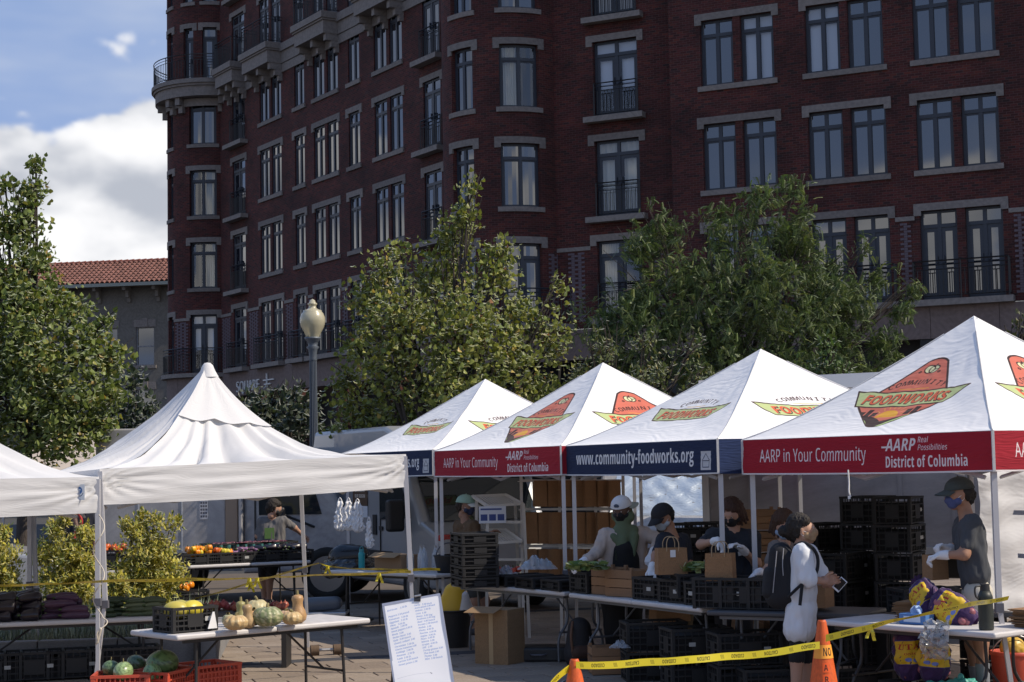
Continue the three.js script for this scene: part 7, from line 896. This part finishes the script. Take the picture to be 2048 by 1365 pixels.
function tape(label, pts, w, o = {}) { // places as [x, y, depth, twist]
  const P = pts.map((q) => at(q[0], q[1], q[2])), cv = new THREE.CatmullRomCurve3(P, false, 'centripetal'), Lc = cv.getLength(), t = thing('caution_tape', label, 'tape', P[0]), n = Math.ceil(Lc / 0.03);
  part('band', t, grid(n, 2, (u, v) => { const p = cv.getPointAt(u), k = u * (pts.length - 1), i = Math.min(pts.length - 2, Math.floor(k)), tw = lerp(pts[i][3] ?? 0, pts[i + 1][3] ?? 0, k - i) + 0.12 * N2(u * Lc * 1.2 + 3, 1), h = (v - 0.5) * w; return V(p.x, p.y + h * Math.cos(tw) + 0.006 * N2(u * Lc * 2, 5), p.z + h * Math.sin(tw)).sub(P[0]); }, (u, v) => [u * Lc / 0.56, v]), tapeM);
  if (o.knots) for (const k of o.knots) { const p = cv.getPointAt(k).sub(P[0]); part('knot', t, [grid(6, 4, (u, v) => V(p.x + (u - 0.5) * 0.025 + 0.03 * v, p.y - v * 0.1, p.z + 0.02 + 0.02 * Math.sin(v * 5))), grid(6, 4, (u, v) => V(p.x + (u - 0.5) * 0.025 - 0.03 * v, p.y - v * 0.08, p.z + 0.03 + 0.02 * Math.cos(v * 4)))], tapeM, 'stuff'); }
  return t;
}
tape('yellow caution tape between the short cone and the tall cone', [[1152, 1332, 12.15, 0.2], [1240, 1329, 12.3, 0.1], [1400, 1319, 12.5, 0], [1530, 1308, 12.7, 0.15], [1640, 1292, 12.75, 0]], 0.054);
tape('yellow caution tape running from the tall cone up to the right tent leg', [[1652, 1278, 12.7, 0.1], [1700, 1264, 12.6, 0.5], [1735, 1256, 12.5, 1.15], [1800, 1240, 12.3, 0.9], [1920, 1215, 12.2, 0.8], [2018, 1197, 12.6, 1.0]], 0.054, { knots: [0.22] });
tape('loose tape end trailing left from the short cone', [[1142, 1336, 12.2, 0.2], [1126, 1346, 12.15, 0.4], [1108, 1362, 12.1, 0.3], [1085, 1395, 12.05, 0.2]], 0.056);
tape('yellow caution tape stretched low across the left tents', [[-30, 1172, 15.2, 1.1], [100, 1169, 15.15, 1.25], [204, 1164, 15.2, 0.9], [400, 1160, 15.6, 1.2], [600, 1153, 16.2, 1.15], [822, 1144, 16.7, 1.0]], 0.05, { knots: [0.595, 0.615, 0.92] });
tape('slack caution tape rising to the leaning rear tent leg', [[390, 1198, 18.3, 1.2], [470, 1176, 18.3, 1.1], [560, 1150, 18.4, 1.2], [638, 1127, 18.5, 1.2]], 0.045, { knots: [0.45] });
tape('caution tape from the leaning rear leg to the front right leg', [[640, 1128, 18.5, 1.1], [675, 1136, 19, 1.2], [760, 1140, 18.6, 1.1], [880, 1140, 18.2, 0.9]], 0.045, { knots: [0.16] });
{ // the handwritten price board, leaning back, with a clip
  const a = at(764, 1209, 13.05), b = at(880, 1188, 13.05), foot = at(804, 1400, 12.85), ux = b.clone().sub(a), W = ux.length(), uy = a.clone().sub(foot), Hh = uy.length(); ux.normalize(); uy.addScaledVector(ux, -uy.dot(ux)).normalize(); const nz = ux.clone().cross(uy), c = a.clone().addScaledVector(ux, W / 2).addScaledVector(uy, -Hh / 2);
  const t = thing('whiteboard', 'white price board handwritten in blue, leaning with a clip on top', 'board', c); t.quaternion.setFromRotationMatrix(new THREE.Matrix4().makeBasis(ux, uy, nz));
  const r = rng(66), left = ['Heirloom     3.50 lb', '', 'Peppers 3.50 pound', 'Tomatoes   3.00 lb', 'Eggplant   2.50 lb', 'Okra    3.00 lb', 'Squash   2.00 lb', 'Sweet peppers 3.00 lb', 'Beets  3.00', 'Swiss chard  3.00', 'Kale  3.00 bunch', 'Chard / collard  3.00', 'Cucumber  2.00 lb', 'Cherry tomatoes 4.00', 'Cabbage  2.00 lb', 'Potatoes   2.50 lb', 'Leek  3.00 lb', 'Carrots 3.00 bunch', 'Sweet potato 2.00'], right = ['Garlic   2.00 each', 'Acorn squash 2.00 each', 'Onions  2.00 lb', 'Corn  1.00', 'Beans  3.00 bag', 'Scallions 2.00 bag', 'Basil  2.00 bunch', 'Parsley 2.00 bunch', 'Radish  2.00', 'Plums  4.00 lb', 'Peaches  4.00 lb', 'Apples  3.00 lb', 'Pears  3.00 lb', 'Melons  5.00', 'Grapes  4.00 lb', 'Dill   2.00', 'Turnip greens 3.00', 'Thai basil 2.00', 'Thyme  2.00', 'Mint  2.00 bunch'];
  const tex = canvasTex(620, 1000, (x) => { x.fillStyle = '#f3f4f8'; x.fillRect(0, 0, 620, 1000); x.fillStyle = '#3f6fc4'; x.font = 'italic 25px serif'; left.forEach((s, i) => { x.save(); x.translate(26 + i * 2.2, 74 + i * 33); x.rotate(-0.05 + (r() - 0.5) * 0.05); x.fillText(s, 0, 0, 235); x.restore(); }); right.forEach((s, i) => { x.save(); x.translate(330 + i * 1.5, 66 + i * 31); x.rotate(0.02 + (r() - 0.5) * 0.05); x.fillText(s, 0, 0, 235); x.restore(); }); x.strokeStyle = '#c9ccd6'; x.lineWidth = 3; x.beginPath(); x.moveTo(30, 800); x.quadraticCurveTo(240, 770, 420, 800); x.stroke(); x.strokeStyle = '#8f93a0'; x.lineWidth = 7; x.beginPath(); x.moveTo(398, 792); x.lineTo(415, 812); x.stroke(); });
  part('board', t, rbox(W, Hh, 0.02, 0.004, 0, 0, -0.012), mat([0.7, 0.7, 0.72], 0.5)); part('writing_face', t, grid(10, 16, (u, v) => V((u - 0.5) * (W - 0.03) - (u < 0.15 ? 0.004 : 0), (v - 0.5) * (Hh - 0.03), 0.003 + 0.006 * Math.sin(u * 5 + v * 4) * Math.sin(v * 7) * 0.5 + 0.003)), mat([1, 1, 1], 0.35, { map: tex }));
  for (const [w, h, x, y, n] of [[W, 0.02, 0, Hh / 2 - 0.008, 'top'], [W, 0.02, 0, -Hh / 2 + 0.008, 'b'], [0.018, Hh - 0.04, W / 2 - 0.008, 0, 'r'], [0.018, Hh - 0.04, -W / 2 + 0.008, 0, 'l']]) part('frame', t, box(w, h, 0.03, x, y, -0.008), mat([0.5, 0.5, 0.55], 0.35, { metalness: 0.6 }));
  const k = part('clip', t, [box(0.05, 0.06, 0.03, 0.05, Hh / 2 + 0.0, 0.0, 0, -0.2), bar(V(0.055, Hh / 2 + 0.02, 0.012), V(0.085, Hh / 2 + 0.15, 0.02), 0.018, 0.008)], blackP); part('spring', k, rod(V(0.03, Hh / 2 + 0.01, 0.018), V(0.08, Hh / 2 + 0.01, 0.018), 0.008), zinc);
  const e = thing('easel', 'dark easel legs behind the leaning price board', 'easel', V(c.x, 0, c.z - 0.25)); for (const s of [-1, 1]) part('leg', e, rod(V(s * 0.18, c.y + 0.1, 0.16), V(s * 0.26, 0, -0.2), 0.012), legM);
}
{ // white side wall at the right edge, tied to the tent leg with blue tape
  const t = thing('tent_side_wall', 'white crumpled side wall sheet hung at the right edge of the tallest tent', 'sheet', V(at(2000, 1000, 14.6).x, 0, -14.6)), P = (u, v) => { const x = lerp(4.62, 6.0, u), d = lerp(17.02, 14.75, u); return V(x + 0.03 * N2(v * 4, u * 3), lerp(0.45 - 0.05 * u, 1.93, v), -d + 0.05 * N2(u * 4, v * 3) + 0.012 * N2(u * 11, v * 8)).sub(t.position); };
  part('sheet', t, grid(40, 40, P), mat([0.78, 0.78, 0.8], 1, { transmission: 0.78, side: THREE.DoubleSide, bumpMap: creased, bumpScale: 0.004 })); for (const v of [0.4, 0.68]) part('tape_strip', t, grid(12, 1, (u, w) => { const q = P(lerp(0.18, 0.6, u), v + w * 0.03); q.z += 0.02; q.x -= 0.02; return q; }), mat([0.5, 0.58, 0.75], 0.6, { side: THREE.DoubleSide }));
  const q = at(2041, 1300, 13.4), b = thing('melon_bucket', 'red bucket with a yellow netted melon at the right edge', 'bucket', V(q.x - 0.0, 0, q.z - 0.2)); part('bucket', b, lathe([[0.001, 0.02], [0.15, 0], [0.17, 0.35], [0.18, 0.35], [0.18, 0.375], [0.155, 0.375], [0.15, 0.3]], 24).scale(1, 1.28, 1), redPlastic); part('handle', b, new THREE.TorusGeometry(0.165, 0.006, 6, 24, Math.PI).rotateX(0.5).translate(0, 0.46, 0), zinc);
  const m = thing('yellow_melon', 'yellow netted melon in the red bucket', 'melon', V(q.x, 0.5, q.z - 0.2)); part('rind', m, ribbed(0.1, 0.95, 10, 0.04, [0.55, 0.34, 0.04], [0.62, 0.42, 0.1], 4), skin); part('stem', m, cyl(0.009, 0.007, 0.02, 0, 0.08, 0, 6), stemM);
  const r0 = thing('tie_rope', 'pale rope wound round the paired white tent poles at left', 'rope', V(at(197, 1150, 15.3).x, 0, -15.3)), pts = []; for (let i = 0; i < 60; i++) { const u = i / 59, p = at(197 + 11 * Math.sin(u * 17) + (u > 0.8 ? 6 * Math.sin(u * 40) : 0), lerp(1030, 1290, u), 15.25 + 0.06 * Math.cos(u * 17)); pts.push(p.sub(r0.position)); } part('rope', r0, tube(pts, 0.006, 160, 5), mat([0.55, 0.5, 0.42], 0.9)); part('knot', r0, nets([[...pts[58].toArray(), ...pts[52].toArray(), 0.014, 0.016]], 0.006), mat([0.55, 0.5, 0.42], 0.9));
  const p0 = at(1697, 955, 13.9), s0 = thing('hanging_strap', 'thin white strap hanging from the frame of the nearest tent', 'strap', p0); part('strap', s0, tube([V(0, 0.06, 0), V(0.004, -0.05, 0), V(0, -0.12, 0.01), V(0.012, -0.16, 0.01)], 0.007, 16, 5), mat([0.7, 0.7, 0.7], 0.8)); part('tip', s0, box(0.02, 0.025, 0.008, 0.0, -0.165, 0.01), mat([0.7, 0.7, 0.7], 0.8));
}
renderer.render(scene, camera);
